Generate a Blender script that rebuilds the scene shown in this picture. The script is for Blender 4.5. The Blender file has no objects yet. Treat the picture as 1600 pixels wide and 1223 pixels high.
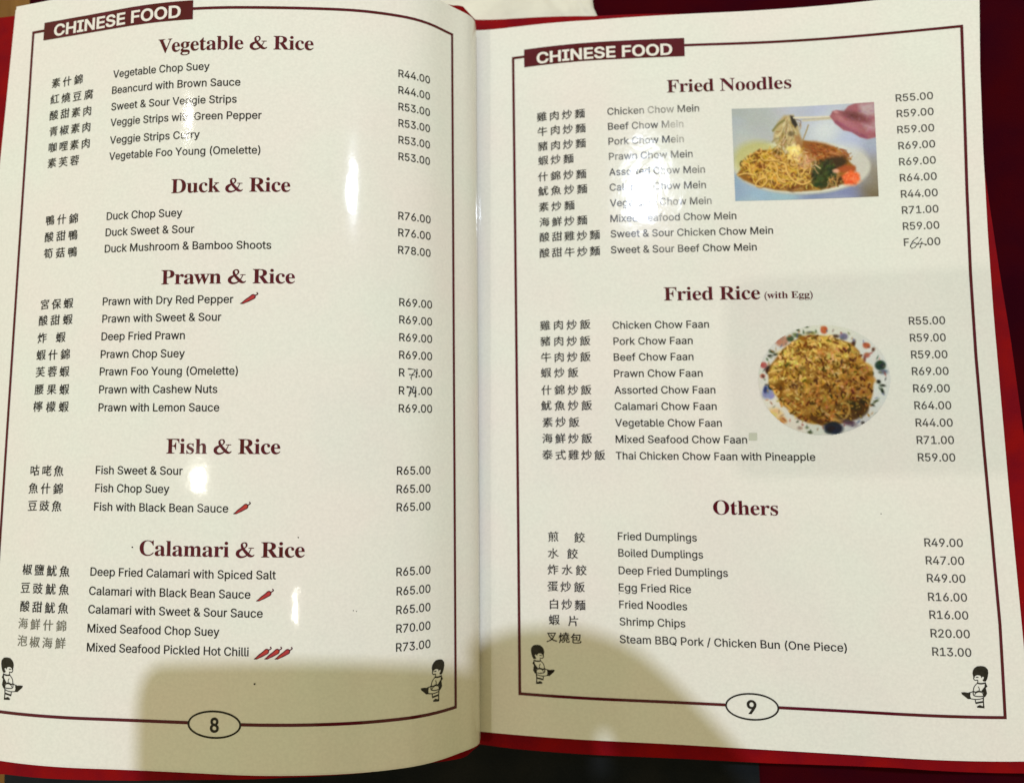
import bpy, math, random, json, zlib, base64
import numpy as np
from mathutils import Vector, Matrix
from mathutils.geometry import tessellate_polygon, delaunay_2d_cdt
random.seed(7); rng = np.random.default_rng(11)
sc = bpy.context.scene
COL = sc.collection
MM = 0.001                                   # everything below is written in millimetres

# ------------------------------------------------------------------ camera, world, lamps, exposure
CAM_C = [33.25,-28.893,296.198]
CAM_R = [[0.998336,0.028434,0.050168],[-0.025469,0.997946,-0.058787],[-0.051736,0.057411,0.997009]]
CAM_F = 1095.014                               # focal length in pixels of a 1600 px wide picture
cd = bpy.data.cameras.new("camera"); cam = bpy.data.objects.new("camera", cd); COL.objects.link(cam)
cam.matrix_world = Matrix.Translation(Vector(CAM_C) * MM) @ Matrix(CAM_R).to_4x4()
cd.sensor_fit = 'HORIZONTAL'; cd.sensor_width = 36.0; cd.lens = CAM_F / 1600 * 36.0
cd.dof.use_dof = True; cd.dof.focus_distance = 0.254; cd.dof.aperture_fstop = 7.0
cd.clip_start = 0.004; cd.clip_end = 50.0
sc.camera = cam

w = bpy.data.worlds.new("World"); sc.world = w; w.use_nodes = True
wb = w.node_tree.nodes['Background']
wb.inputs[0].default_value = (0.95, 0.86, 0.44, 1); wb.inputs[1].default_value = 0.45

def lamp(name, loc, watts, radius, colour):
    l = bpy.data.lights.new(name, 'POINT'); l.energy = watts; l.shadow_soft_size = radius * MM; l.color = colour
    o = bpy.data.objects.new(name, l); o.location = Vector(loc) * MM; COL.objects.link(o); return o
lamp("ceiling_lamp", (186, 1058, 2500), 162.0, 30, (0.76, 0.84, 1.0))
lamp("ceiling_lamp", (-1780, -88, 3000), 50.0, 26, (1.0, 0.95, 0.82))
lamp("ceiling_lamp", (-1105, 925, 1500), 4.2, 13, (1.0, 0.95, 0.85))
lamp("ceiling_lamp", (-308, -342, 1500), 1.2, 12, (1.0, 0.95, 0.85))
sc.view_settings.view_transform = 'Standard'; sc.view_settings.look = 'None'
sc.view_settings.exposure = 0.28; sc.view_settings.gamma = 1.0
sc.render.engine = 'CYCLES'

# ------------------------------------------------------------------ helpers
def link(name, me, mats=(), parent=None, **props):
    o = bpy.data.objects.new(name, me); COL.objects.link(o)
    for m in mats: me.materials.append(m)
    if parent is not None: o.parent = parent
    for k, v in props.items(): o[k] = v
    return o
def empty(name, label, cat, group=None):
    o = bpy.data.objects.new(name, None); COL.objects.link(o); o['label'] = label; o['category'] = cat
    if group: o['group'] = group
    return o
def mesh(name, verts, faces, mat_idx=None, normals=None, smooth=True):
    me = bpy.data.meshes.new(name)
    me.from_pydata([tuple(float(c) * MM for c in v) for v in verts], [], [tuple(int(i) for i in f) for f in faces])
    if mat_idx is not None: me.polygons.foreach_set('material_index', list(mat_idx))
    me.polygons.foreach_set('use_smooth', [smooth] * len(me.polygons))
    if normals is not None: me.normals_split_custom_set_from_vertices([tuple(float(c) for c in n) for n in normals])
    me.update(); return me

# ------------------------------------------------------------------ the open book's two page surfaces
# each page is a ruled sheet: two edge profiles (at v = -150 and v = +150) sampled every 2 mm of arc length
PROF = {"L":[[[1.79,-150.11,6.65],[2.16,-150.06,8.62],[2.47,-150.0,10.59],[2.37,-149.94,12.58],[1.61,-149.89,14.58],[0.31,-149.83,16.52],[-1.34,-149.77,18.36],[-3.09,-149.72,20.03],[-4.62,-149.66,21.58],[-5.98,-149.6,23.05],[-7.38,-149.55,24.47],[-8.82,-149.49,25.85],[-10.31,-149.43,27.19],[-11.86,-149.37,28.46],[-13.45,-149.32,29.67],[-15.11,-149.26,30.79],[-16.81,-149.2,31.84],[-18.57,-149.15,32.8],[-20.36,-149.09,33.67],[-22.2,-149.03,34.46],[-24.07,-148.98,35.18],[-25.95,-148.92,35.85],[-27.85,-148.86,36.49],[-29.75,-148.81,37.09],[-31.67,-148.75,37.67],[-33.59,-148.69,38.21],[-35.53,-148.64,38.72],[-37.47,-148.58,39.2],[-39.42,-148.52,39.65],[-41.37,-148.47,40.07],[-43.34,-148.41,40.45],[-45.3,-148.35,40.81],[-47.28,-148.3,41.13],[-49.26,-148.24,41.43],[-51.24,-148.18,41.7],[-53.22,-148.12,41.96],[-55.21,-148.07,42.19],[-57.2,-148.01,42.41],[-59.19,-147.95,42.61],[-61.18,-147.9,42.78],[-63.17,-147.84,42.94],[-65.17,-147.78,43.07],[-67.16,-147.73,43.19],[-69.16,-147.67,43.28],[-71.16,-147.61,43.36],[-73.16,-147.56,43.41],[-75.16,-147.5,43.45],[-77.16,-147.44,43.46],[-79.16,-147.39,43.46],[-81.16,-147.33,43.43],[-83.16,-147.27,43.39],[-85.16,-147.22,43.32],[-87.16,-147.16,43.24],[-89.15,-147.1,43.15],[-91.15,-147.05,43.06],[-93.15,-146.99,42.97],[-95.15,-146.93,42.89],[-97.15,-146.87,42.81],[-99.14,-146.82,42.73],[-101.14,-146.76,42.66],[-103.14,-146.7,42.59],[-105.14,-146.65,42.52],[-107.14,-146.59,42.46],[-109.14,-146.53,42.4],[-111.14,-146.48,42.34],[-113.14,-146.42,42.28],[-115.14,-146.36,42.23],[-117.14,-146.31,42.19],[-119.14,-146.25,42.14],[-121.14,-146.19,42.1],[-123.13,-146.14,42.06],[-125.13,-146.08,42.03],[-127.13,-146.02,42.0],[-129.13,-145.97,41.97],[-131.13,-145.91,41.95],[-133.13,-145.85,41.93],[-135.13,-145.8,41.91],[-137.13,-145.74,41.89],[-139.13,-145.68,41.86],[-141.13,-145.62,41.82],[-143.13,-145.57,41.75],[-145.13,-145.51,41.67],[-147.13,-145.45,41.56],[-149.12,-145.4,41.43],[-151.12,-145.34,41.28],[-153.11,-145.28,41.11],[-155.1,-145.23,40.92],[-157.09,-145.17,40.71],[-159.08,-145.11,40.48],[-161.06,-145.06,40.22],[-163.04,-145.0,39.95],[-165.02,-144.94,39.65],[-166.99,-144.89,39.33],[-168.96,-144.83,39.0],[-170.93,-144.77,38.64],[-172.9,-144.72,38.26],[-174.86,-144.66,37.86],[-176.81,-144.6,37.44],[-178.76,-144.55,37.0],[-180.71,-144.49,36.54],[-182.65,-144.43,36.06],[-184.59,-144.37,35.55],[-186.52,-144.32,35.03],[-188.44,-144.26,34.49],[-190.36,-144.2,33.93],[-192.27,-144.15,33.34],[-194.18,-144.09,32.74],[-196.08,-144.03,32.12],[-197.97,-143.98,31.47],[-199.86,-143.92,30.81],[-201.74,-143.86,30.13],[-203.62,-143.81,29.45],[-205.5,-143.75,28.77],[-207.38,-143.69,28.09],[-209.26,-143.64,27.4],[-211.14,-143.58,26.72],[-213.02,-143.52,26.04],[-214.9,-143.47,25.35],[-216.78,-143.41,24.67],[-218.66,-143.35,23.99],[-220.54,-143.3,23.3],[-222.42,-143.24,22.62],[-224.3,-143.18,21.94],[-226.18,-143.12,21.25],[-228.06,-143.07,20.57]],[[6.4,149.89,-0.79],[6.54,149.94,1.21],[6.62,150.0,3.21],[6.35,150.06,5.2],[5.52,150.11,7.16],[4.22,150.17,9.02],[2.59,150.23,10.72],[0.86,150.28,12.24],[-0.74,150.34,13.65],[-2.19,150.4,15.03],[-3.61,150.45,16.43],[-5.01,150.51,17.87],[-6.4,150.57,19.3],[-7.82,150.63,20.71],[-9.3,150.68,22.05],[-10.87,150.74,23.3],[-12.51,150.8,24.44],[-14.22,150.85,25.48],[-15.98,150.91,26.42],[-17.8,150.97,27.25],[-19.66,151.02,27.99],[-21.54,151.08,28.67],[-23.44,151.14,29.3],[-25.34,151.19,29.91],[-27.26,151.25,30.47],[-29.19,151.31,31.0],[-31.13,151.36,31.5],[-33.08,151.42,31.96],[-35.03,151.48,32.38],[-36.99,151.53,32.76],[-38.96,151.59,33.11],[-40.94,151.65,33.42],[-42.92,151.7,33.7],[-44.9,151.76,33.95],[-46.89,151.82,34.2],[-48.87,151.88,34.43],[-50.86,151.93,34.66],[-52.85,151.99,34.88],[-54.84,152.05,35.09],[-56.83,152.1,35.29],[-58.82,152.16,35.48],[-60.81,152.22,35.67],[-62.8,152.27,35.85],[-64.79,152.33,36.02],[-66.79,152.39,36.18],[-68.78,152.44,36.33],[-70.78,152.5,36.48],[-72.77,152.56,36.62],[-74.77,152.61,36.75],[-76.76,152.67,36.87],[-78.76,152.73,36.98],[-80.76,152.78,37.09],[-82.76,152.84,37.19],[-84.75,152.9,37.27],[-86.75,152.95,37.33],[-88.75,153.01,37.37],[-90.75,153.07,37.39],[-92.75,153.13,37.38],[-94.75,153.18,37.36],[-96.75,153.24,37.32],[-98.75,153.3,37.25],[-100.75,153.35,37.16],[-102.75,153.41,37.05],[-104.74,153.47,36.92],[-106.74,153.52,36.77],[-108.73,153.58,36.6],[-110.72,153.64,36.4],[-112.71,153.69,36.19],[-114.69,153.75,35.95],[-116.68,153.81,35.69],[-118.66,153.86,35.42],[-120.63,153.92,35.12],[-122.61,153.98,34.79],[-124.58,154.03,34.45],[-126.55,154.09,34.09],[-128.51,154.15,33.7],[-130.47,154.2,33.3],[-132.42,154.26,32.88],[-134.37,154.32,32.45],[-136.33,154.38,32.01],[-138.28,154.43,31.58],[-140.23,154.49,31.15],[-142.19,154.55,30.72],[-144.14,154.6,30.3],[-146.09,154.66,29.87],[-148.05,154.72,29.45],[-150.0,154.77,29.03],[-151.96,154.83,28.61],[-153.92,154.89,28.19],[-155.87,154.94,27.77],[-157.83,155.0,27.36],[-159.79,155.06,26.94],[-161.74,155.11,26.53],[-163.7,155.17,26.12],[-165.66,155.23,25.72],[-167.62,155.28,25.31],[-169.58,155.34,24.91],[-171.53,155.4,24.5],[-173.49,155.45,24.1],[-175.45,155.51,23.7],[-177.41,155.57,23.31],[-179.37,155.63,22.91],[-181.34,155.68,22.52],[-183.3,155.74,22.12],[-185.26,155.8,21.73],[-187.22,155.85,21.35],[-189.18,155.91,20.96],[-191.15,155.97,20.57],[-193.11,156.02,20.19],[-195.07,156.08,19.81],[-197.03,156.14,19.43],[-199.0,156.19,19.05],[-200.96,156.25,18.67],[-202.93,156.31,18.29],[-204.89,156.36,17.91],[-206.85,156.42,17.53],[-208.82,156.48,17.15],[-210.78,156.53,16.77],[-212.74,156.59,16.39],[-214.71,156.65,16.01],[-216.67,156.7,15.63],[-218.63,156.76,15.25],[-220.6,156.82,14.87],[-222.56,156.88,14.49],[-224.53,156.93,14.11]]],"R":[[[-5.98,-149.89,4.27],[-3.99,-149.94,4.49],[-2.0,-150.0,4.72],[-0.02,-150.06,4.95],[1.96,-150.11,5.21],[3.94,-150.17,5.49],[5.92,-150.23,5.79],[7.9,-150.29,6.1],[9.87,-150.34,6.42],[11.85,-150.4,6.73],[13.83,-150.46,7.04],[15.8,-150.52,7.34],[17.78,-150.57,7.64],[19.76,-150.63,7.94],[21.73,-150.69,8.24],[23.71,-150.74,8.53],[25.69,-150.8,8.81],[27.68,-150.86,9.08],[29.66,-150.92,9.34],[31.64,-150.97,9.59],[33.63,-151.03,9.83],[35.61,-151.09,10.06],[37.6,-151.14,10.27],[39.59,-151.2,10.48],[41.58,-151.26,10.68],[43.57,-151.32,10.86],[45.57,-151.37,11.04],[47.56,-151.43,11.2],[49.55,-151.49,11.35],[51.55,-151.55,11.5],[53.54,-151.6,11.63],[55.54,-151.66,11.75],[57.54,-151.72,11.86],[59.53,-151.77,11.97],[61.53,-151.83,12.07],[63.53,-151.89,12.18],[65.53,-151.95,12.3],[67.52,-152.0,12.41],[69.52,-152.06,12.53],[71.52,-152.12,12.65],[73.51,-152.17,12.77],[75.51,-152.23,12.89],[77.5,-152.29,13.02],[79.5,-152.35,13.15],[81.5,-152.4,13.28],[83.49,-152.46,13.41],[85.49,-152.52,13.54],[87.48,-152.58,13.68],[89.48,-152.63,13.82],[91.47,-152.69,13.96],[93.47,-152.75,14.11],[95.46,-152.8,14.25],[97.46,-152.86,14.4],[99.45,-152.92,14.55],[101.44,-152.98,14.7],[103.44,-153.03,14.86],[105.43,-153.09,15.02],[107.43,-153.15,15.18],[109.42,-153.2,15.34],[111.41,-153.26,15.5],[113.41,-153.32,15.66],[115.4,-153.38,15.83],[117.39,-153.43,16.0],[119.39,-153.49,16.17],[121.38,-153.55,16.34],[123.37,-153.61,16.51],[125.36,-153.66,16.68],[127.36,-153.72,16.86],[129.35,-153.78,17.03],[131.34,-153.83,17.21],[133.33,-153.89,17.39],[135.32,-153.95,17.57],[137.32,-154.01,17.75],[139.31,-154.06,17.93],[141.3,-154.12,18.12],[143.29,-154.18,18.3],[145.28,-154.23,18.49],[147.27,-154.29,18.68],[149.26,-154.35,18.87],[151.25,-154.41,19.06],[153.24,-154.46,19.25],[155.23,-154.52,19.45],[157.23,-154.58,19.64],[159.22,-154.64,19.83],[161.21,-154.69,20.0],[163.2,-154.75,20.16],[165.2,-154.81,20.3],[167.19,-154.86,20.43],[169.19,-154.92,20.55],[171.19,-154.98,20.65],[173.19,-155.04,20.73],[175.18,-155.09,20.8],[177.18,-155.15,20.86],[179.18,-155.21,20.9],[181.18,-155.26,20.92],[183.18,-155.32,20.93],[185.18,-155.38,20.93],[187.18,-155.44,20.91],[189.18,-155.49,20.87],[191.18,-155.55,20.82],[193.18,-155.61,20.76],[195.18,-155.67,20.68],[197.18,-155.72,20.59],[199.17,-155.78,20.48],[201.17,-155.84,20.35],[203.17,-155.89,20.21],[205.16,-155.95,20.06],[207.15,-156.01,19.89],[209.14,-156.07,19.71],[211.13,-156.12,19.51],[213.12,-156.18,19.3],[215.11,-156.24,19.09],[217.1,-156.29,18.87],[219.09,-156.35,18.66],[221.08,-156.41,18.45],[223.07,-156.47,18.23],[225.05,-156.52,18.02],[227.04,-156.58,17.81],[229.03,-156.64,17.59],[231.02,-156.7,17.38],[233.01,-156.75,17.16],[235.0,-156.81,16.95],[236.99,-156.87,16.74],[238.97,-156.92,16.52],[240.96,-156.98,16.31]],[[-1.99,150.11,-4.43],[0.01,150.06,-4.58],[2.0,150.0,-4.72],[4.0,149.94,-4.83],[6.0,149.89,-4.89],[8.0,149.83,-4.9],[10.0,149.77,-4.85],[12.0,149.71,-4.75],[13.99,149.66,-4.61],[15.98,149.6,-4.42],[17.97,149.54,-4.2],[19.95,149.48,-3.93],[21.93,149.43,-3.61],[23.9,149.37,-3.26],[25.86,149.31,-2.87],[27.81,149.26,-2.45],[29.77,149.2,-2.04],[31.73,149.14,-1.63],[33.69,149.08,-1.25],[35.66,149.03,-0.88],[37.63,148.97,-0.53],[39.6,148.91,-0.2],[41.57,148.86,0.11],[43.55,148.8,0.41],[45.53,148.74,0.68],[47.52,148.68,0.94],[49.5,148.63,1.18],[51.49,148.57,1.41],[53.48,148.51,1.61],[55.47,148.45,1.8],[57.46,148.4,1.97],[59.46,148.34,2.12],[61.45,148.28,2.26],[63.45,148.23,2.38],[65.44,148.17,2.5],[67.44,148.11,2.61],[69.44,148.05,2.72],[71.44,148.0,2.82],[73.43,147.94,2.92],[75.43,147.88,3.01],[77.43,147.83,3.09],[79.43,147.77,3.17],[81.43,147.71,3.25],[83.43,147.65,3.32],[85.42,147.6,3.39],[87.42,147.54,3.45],[89.42,147.48,3.51],[91.42,147.42,3.56],[93.42,147.37,3.61],[95.42,147.31,3.65],[97.42,147.25,3.68],[99.42,147.2,3.71],[101.42,147.14,3.74],[103.42,147.08,3.76],[105.42,147.02,3.78],[107.42,146.97,3.79],[109.42,146.91,3.8],[111.42,146.85,3.8],[113.42,146.8,3.81],[115.42,146.74,3.82],[117.42,146.68,3.84],[119.42,146.62,3.87],[121.42,146.57,3.91],[123.42,146.51,3.96],[125.42,146.45,4.01],[127.42,146.39,4.08],[129.42,146.34,4.16],[131.41,146.28,4.24],[133.41,146.22,4.33],[135.41,146.17,4.44],[137.41,146.11,4.55],[139.4,146.05,4.67],[141.4,145.99,4.8],[143.39,145.94,4.94],[145.39,145.88,5.09],[147.38,145.82,5.24],[149.37,145.77,5.41],[151.37,145.71,5.58],[153.36,145.65,5.77],[155.35,145.59,5.96],[157.34,145.54,6.16],[159.33,145.48,6.37],[161.32,145.42,6.59],[163.3,145.36,6.82],[165.29,145.31,7.05],[167.28,145.25,7.28],[169.26,145.19,7.53],[171.25,145.14,7.77],[173.23,145.08,8.02],[175.21,145.02,8.28],[177.2,144.96,8.54],[179.18,144.91,8.8],[181.16,144.85,9.07],[183.14,144.79,9.34],[185.12,144.74,9.62],[187.1,144.68,9.9],[189.08,144.62,10.19],[191.06,144.56,10.48],[193.04,144.51,10.78],[195.02,144.45,11.08],[196.99,144.39,11.39],[198.97,144.33,11.7],[200.94,144.28,12.02],[202.92,144.22,12.34],[204.89,144.16,12.66],[206.86,144.11,12.99],[208.83,144.05,13.33],[210.81,143.99,13.67],[212.78,143.93,14.01],[214.74,143.88,14.36],[216.71,143.82,14.71],[218.68,143.76,15.06],[220.65,143.71,15.42],[222.62,143.65,15.77],[224.59,143.59,16.12],[226.56,143.53,16.47],[228.53,143.48,16.83],[230.49,143.42,17.18],[232.46,143.36,17.53],[234.43,143.3,17.89],[236.4,143.25,18.24],[238.37,143.19,18.59],[240.34,143.13,18.95],[242.31,143.08,19.3],[244.27,143.02,19.65]]]}
S0, DS = -4.0, 2.0
TB = {k: np.array(PROF[k]) for k in 'LR'}
def cubic(T, s):
    t = (np.clip(s, S0 + DS, S0 + DS * (T.shape[0] - 2.001)) - S0) / DS
    i = np.floor(t).astype(int); f = (t - i)[:, None]
    p0, p1, p2, p3 = T[i - 1], T[i], T[i + 1], T[i + 2]
    return 0.5 * ((2 * p1) + (-p0 + p2) * f + (2 * p0 - 5 * p1 + 4 * p2 - p3) * f * f + (-p0 + 3 * p1 - 3 * p2 + p3) * f ** 3)
def dent(page, s, v):
    # slow waves of a laminated page that has been handled
    a = 0.10 * np.sin(s * 0.045 + v * 0.021) * np.sin(v * 0.038 + 0.7) + 0.05 * np.sin(s * 0.09 - v * 0.07)
    return a * np.clip((s - 12) / 40, 0, 1)
def surf(page, x, v, lift=0.0):
    """page coordinates in mm (x from the spine, negative on the left page; v up from the middle) -> 3-D point and normal"""
    x = np.atleast_1d(np.asarray(x, float)); v = np.atleast_1d(np.asarray(v, float))
    sg = -1.0 if page == 'L' else 1.0
    def P(s, v):
        t = ((v / 150 + 1) / 2)[:, None]
        q = cubic(TB[page][0], s) * (1 - t) + cubic(TB[page][1], s) * t
        q[:, 2] += dent(page, s, v); return q
    s = x * sg
    p = P(s, v); du = (P(s + .5, v) - P(s - .5, v)) * sg; dv = P(s, v + .5) - P(s, v - .5)
    n = np.cross(du, dv); n /= np.linalg.norm(n, axis=1)[:, None]
    return p + n * np.asarray(lift).reshape(-1, 1), n

# ------------------------------------------------------------------ materials
def nodes(name):
    m = bpy.data.materials.new(name); m.use_nodes = True; nt = m.node_tree
    return m, nt, nt.nodes, nt.links, nt.nodes['Principled BSDF']
def N(nt, t, **kw):
    n = nt.nodes.new(t)
    for k, v in kw.items():
        if k in ('noise_dimensions', 'feature', 'operation', 'blend_type', 'data_type', 'distance', 'interpolation_type', 'clamp', 'noise_type', 'normalize'): setattr(n, k, v)
        else: n.inputs[k.replace('_', ' ')].default_value = v
    return n
def make_film_group():
    """clear laminating film: a glossy coat whose normal carries the film's orange peel and creases"""
    g = bpy.data.node_groups.new("laminating film", 'ShaderNodeTree')
    g.interface.new_socket("Normal", in_out='OUTPUT', socket_type='NodeSocketVector')
    g.interface.new_socket("Roughness", in_out='OUTPUT', socket_type='NodeSocketFloat')
    out = g.nodes.new('NodeGroupOutput'); geo = g.nodes.new('ShaderNodeNewGeometry')
    def math_(op, a, b=None, c=None):
        m = g.nodes.new('ShaderNodeMath'); m.operation = op
        for i, v in enumerate((a, b, c)):
            if v is None: continue
            if isinstance(v, (int, float)): m.inputs[i].default_value = v
            else: g.links.new(v, m.inputs[i])
        return m.outputs[0]
    def noise(scale, detail=2.0, dist=0.0, rough=.5, w4=None, vec=None):
        n = N(g, 'ShaderNodeTexNoise', Scale=scale, Detail=detail, Distortion=dist, Roughness=rough)
        g.links.new(vec or geo.outputs['Position'], n.inputs['Vector']); return n.outputs[0]
    def patch(cx, cy, r):
        d = g.nodes.new('ShaderNodeVectorMath'); d.operation = 'MULTIPLY_ADD'
        g.links.new(geo.outputs['Position'], d.inputs[0]); d.inputs[1].default_value = (1 / (r[0] * MM), 1 / (r[1] * MM), 0)
        d.inputs[2].default_value = (-cx / r[0], -cy / r[1], 0)
        l = g.nodes.new('ShaderNodeVectorMath'); l.operation = 'LENGTH'; g.links.new(d.outputs[0], l.inputs[0])
        s = N(g, 'ShaderNodeMapRange', interpolation_type='SMOOTHSTEP'); g.links.new(l.outputs['Value'], s.inputs[0])
        s.inputs[1].default_value = 0.25; s.inputs[2].default_value = 1.0; s.inputs[3].default_value = 1.0; s.inputs[4].default_value = 0.0
        return s.outputs[0]
    creased = math_('MAXIMUM', patch(92, 88, (48, 62)), math_('MULTIPLY', patch(135, 112, (60, 42)), 0.8))
    creased = math_('MAXIMUM', creased, math_('MULTIPLY', patch(165, 20, (25, 32)), 0.30))
    peel = noise(330, 2.0)
    waves = noise(45, 1.5, 0.6)
    # creases: warped cells with sharp ridges
    folds = N(g, 'ShaderNodeTexNoise', Scale=26, Detail=2.0, Distortion=1.2, Roughness=.55); g.links.new(geo.outputs['Position'], folds.inputs['Vector'])
    fl = folds.outputs[0]
    fine = noise(120, 3.0, .5)
    crease = math_('MULTIPLY', math_('ADD', math_('MULTIPLY', fl, 1.6), math_('MULTIPLY', fine, .75)), creased)
    h = math_('ADD', math_('MULTIPLY', peel, 0.012), math_('MULTIPLY', waves, 0.12))
    h = math_('ADD', h, math_('MULTIPLY', crease, 0.16))
    b = N(g, 'ShaderNodeBump', Strength=1.0, Distance=0.0010); g.links.new(h, b.inputs['Height'])
    g.links.new(b.outputs[0], out.inputs['Normal'])
    rr = math_('MULTIPLY_ADD', creased, 0.055, 0.062)
    g.links.new(math_('ADD', rr, math_('MULTIPLY', math_('SUBTRACT', noise(30, 3), .5), .03)), out.inputs['Roughness'])
    return g
FILM = make_film_group()
def laminate(m):
    nt = m.node_tree; p = nt.nodes['Principled BSDF']
    g = nt.nodes.new('ShaderNodeGroup'); g.node_tree = FILM
    nt.links.new(g.outputs['Normal'], p.inputs['Coat Normal']); nt.links.new(g.outputs['Roughness'], p.inputs['Coat Roughness'])
    p.inputs['Coat Weight'].default_value = 1.0; p.inputs['Coat IOR'].default_value = 1.38
    p.inputs['Roughness'].default_value = 0.55; p.inputs['Specular IOR Level'].default_value = 0.0
def tinted(name, a, b, scale=60, detail=3, film=True, rough=.6, contrast=1.0):
    m, nt, ns, ln, p = nodes(name)
    geo = ns.new('ShaderNodeNewGeometry'); n = N(nt, 'ShaderNodeTexNoise', Scale=scale, Detail=detail)
    ln.new(geo.outputs['Position'], n.inputs['Vector'])
    r = N(nt, 'ShaderNodeMapRange'); ln.new(n.outputs[0], r.inputs[0]); r.inputs[1].default_value = .5 - .18 / contrast; r.inputs[2].default_value = .5 + .18 / contrast
    mx = ns.new('ShaderNodeMix'); mx.data_type = 'RGBA'; mx.inputs['A'].default_value = (*a, 1); mx.inputs['B'].default_value = (*b, 1)
    ln.new(r.outputs[0], mx.inputs['Factor']); ln.new(mx.outputs['Result'], p.inputs['Base Color'])
    p.inputs['Roughness'].default_value = rough
    p.inputs['Specular IOR Level'].default_value = .5 if film else .04
    if film: laminate(m)
    return m, nt, mx, p
PAPER, pnt, pmx, pp = tinted("laminated cream paper", (0.715, 0.722, 0.665), (0.745, 0.700, 0.660), 28, 4)
# faint print grain on top of the two creams
n2 = N(pnt, 'ShaderNodeTexNoise', Scale=900, Detail=2.0); g2 = pnt.nodes.new('ShaderNodeNewGeometry'); pnt.links.new(g2.outputs['Position'], n2.inputs['Vector'])
r2 = N(pnt, 'ShaderNodeMapRange'); pnt.links.new(n2.outputs[0], r2.inputs[0]); r2.inputs[1].default_value = .3; r2.inputs[2].default_value = .7; r2.inputs[3].default_value = .955; r2.inputs[4].default_value = 1.03
hs = pnt.nodes.new('ShaderNodeHueSaturation'); pnt.links.new(r2.outputs[0], hs.inputs['Value']); pnt.links.new(pmx.outputs['Result'], hs.inputs['Color']); pnt.links.new(hs.outputs[0], pp.inputs['Base Color'])
INK = tinted("black print ink", (0.008, 0.007, 0.007), (0.022, 0.019, 0.016), 700)[0]
def pale_patch(m):  # mixes the ink toward pale cream in a noisy oval on the right page
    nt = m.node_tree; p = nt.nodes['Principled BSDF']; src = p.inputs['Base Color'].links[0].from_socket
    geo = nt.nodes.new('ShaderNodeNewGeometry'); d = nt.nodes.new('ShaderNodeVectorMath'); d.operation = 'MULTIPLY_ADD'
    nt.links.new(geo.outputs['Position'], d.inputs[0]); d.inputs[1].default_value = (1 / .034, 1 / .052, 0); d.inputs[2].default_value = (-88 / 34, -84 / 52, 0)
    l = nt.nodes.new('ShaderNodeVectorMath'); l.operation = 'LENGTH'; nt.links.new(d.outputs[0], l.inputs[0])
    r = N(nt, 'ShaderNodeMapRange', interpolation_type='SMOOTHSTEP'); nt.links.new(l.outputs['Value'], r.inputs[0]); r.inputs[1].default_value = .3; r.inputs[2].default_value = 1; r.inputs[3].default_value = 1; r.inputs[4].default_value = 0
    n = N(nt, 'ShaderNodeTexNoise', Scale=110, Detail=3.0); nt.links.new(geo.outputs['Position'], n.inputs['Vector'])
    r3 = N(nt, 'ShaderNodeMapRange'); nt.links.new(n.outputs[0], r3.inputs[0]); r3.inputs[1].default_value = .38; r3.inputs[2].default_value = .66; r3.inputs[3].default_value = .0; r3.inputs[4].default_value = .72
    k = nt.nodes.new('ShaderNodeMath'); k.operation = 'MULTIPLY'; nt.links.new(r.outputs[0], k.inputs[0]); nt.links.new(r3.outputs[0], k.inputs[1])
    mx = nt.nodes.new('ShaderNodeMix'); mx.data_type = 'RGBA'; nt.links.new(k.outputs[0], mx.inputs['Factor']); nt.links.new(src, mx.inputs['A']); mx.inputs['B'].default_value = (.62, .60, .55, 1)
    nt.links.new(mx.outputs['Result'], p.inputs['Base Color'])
pale_patch(INK)
FADED = tinted("faded black print ink", (0.13, 0.125, 0.10), (0.20, 0.19, 0.15), 400)[0]
THIN = tinted("thin grey-black print ink", (0.045, 0.042, 0.042), (0.085, 0.080, 0.075), 500)[0]
PEN = tinted("ballpoint ink", (0.015, 0.015, 0.018), (0.05, 0.05, 0.05), 900)[0]
MAROON = tinted("maroon print ink", (0.070, 0.005, 0.007), (0.090, 0.006, 0.020), 90)[0]
CREAMINK = tinted("unprinted cream lettering", (0.74, 0.70, 0.66), (0.74, 0.71, 0.66), 60)[0]
CHILLI = tinted("red chilli ink", (0.45, 0.045, 0.025), (0.36, 0.03, 0.05), 500)[0]
GREY = tinted("pale grey print", (0.52, 0.54, 0.44), (0.50, 0.50, 0.42), 500)[0]
COVER, cnt_, cmx, cp = tinted("red leatherette cover", (0.235, 0.003, 0.0036), (0.165, 0.002, 0.0070), 90, 4, film=False, rough=.6)
cb = N(cnt_, 'ShaderNodeTexNoise', Scale=1400, Detail=2.0); cg = cnt_.nodes.new('ShaderNodeNewGeometry'); cnt_.links.new(cg.outputs['Position'], cb.inputs['Vector'])
cbb = N(cnt_, 'ShaderNodeBump', Strength=.5, Distance=.0003); cnt_.links.new(cb.outputs[0], cbb.inputs['Height']); cnt_.links.new(cbb.outputs[0], cp.inputs['Normal'])
def attr_mat(name):
    m, nt, ns, ln, p = nodes(name); a = ns.new('ShaderNodeAttribute'); a.attribute_name = 'print'
    ln.new(a.outputs['Color'], p.inputs['Base Color']); laminate(m); return m
PHOTO = attr_mat("halftone photo print")

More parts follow.
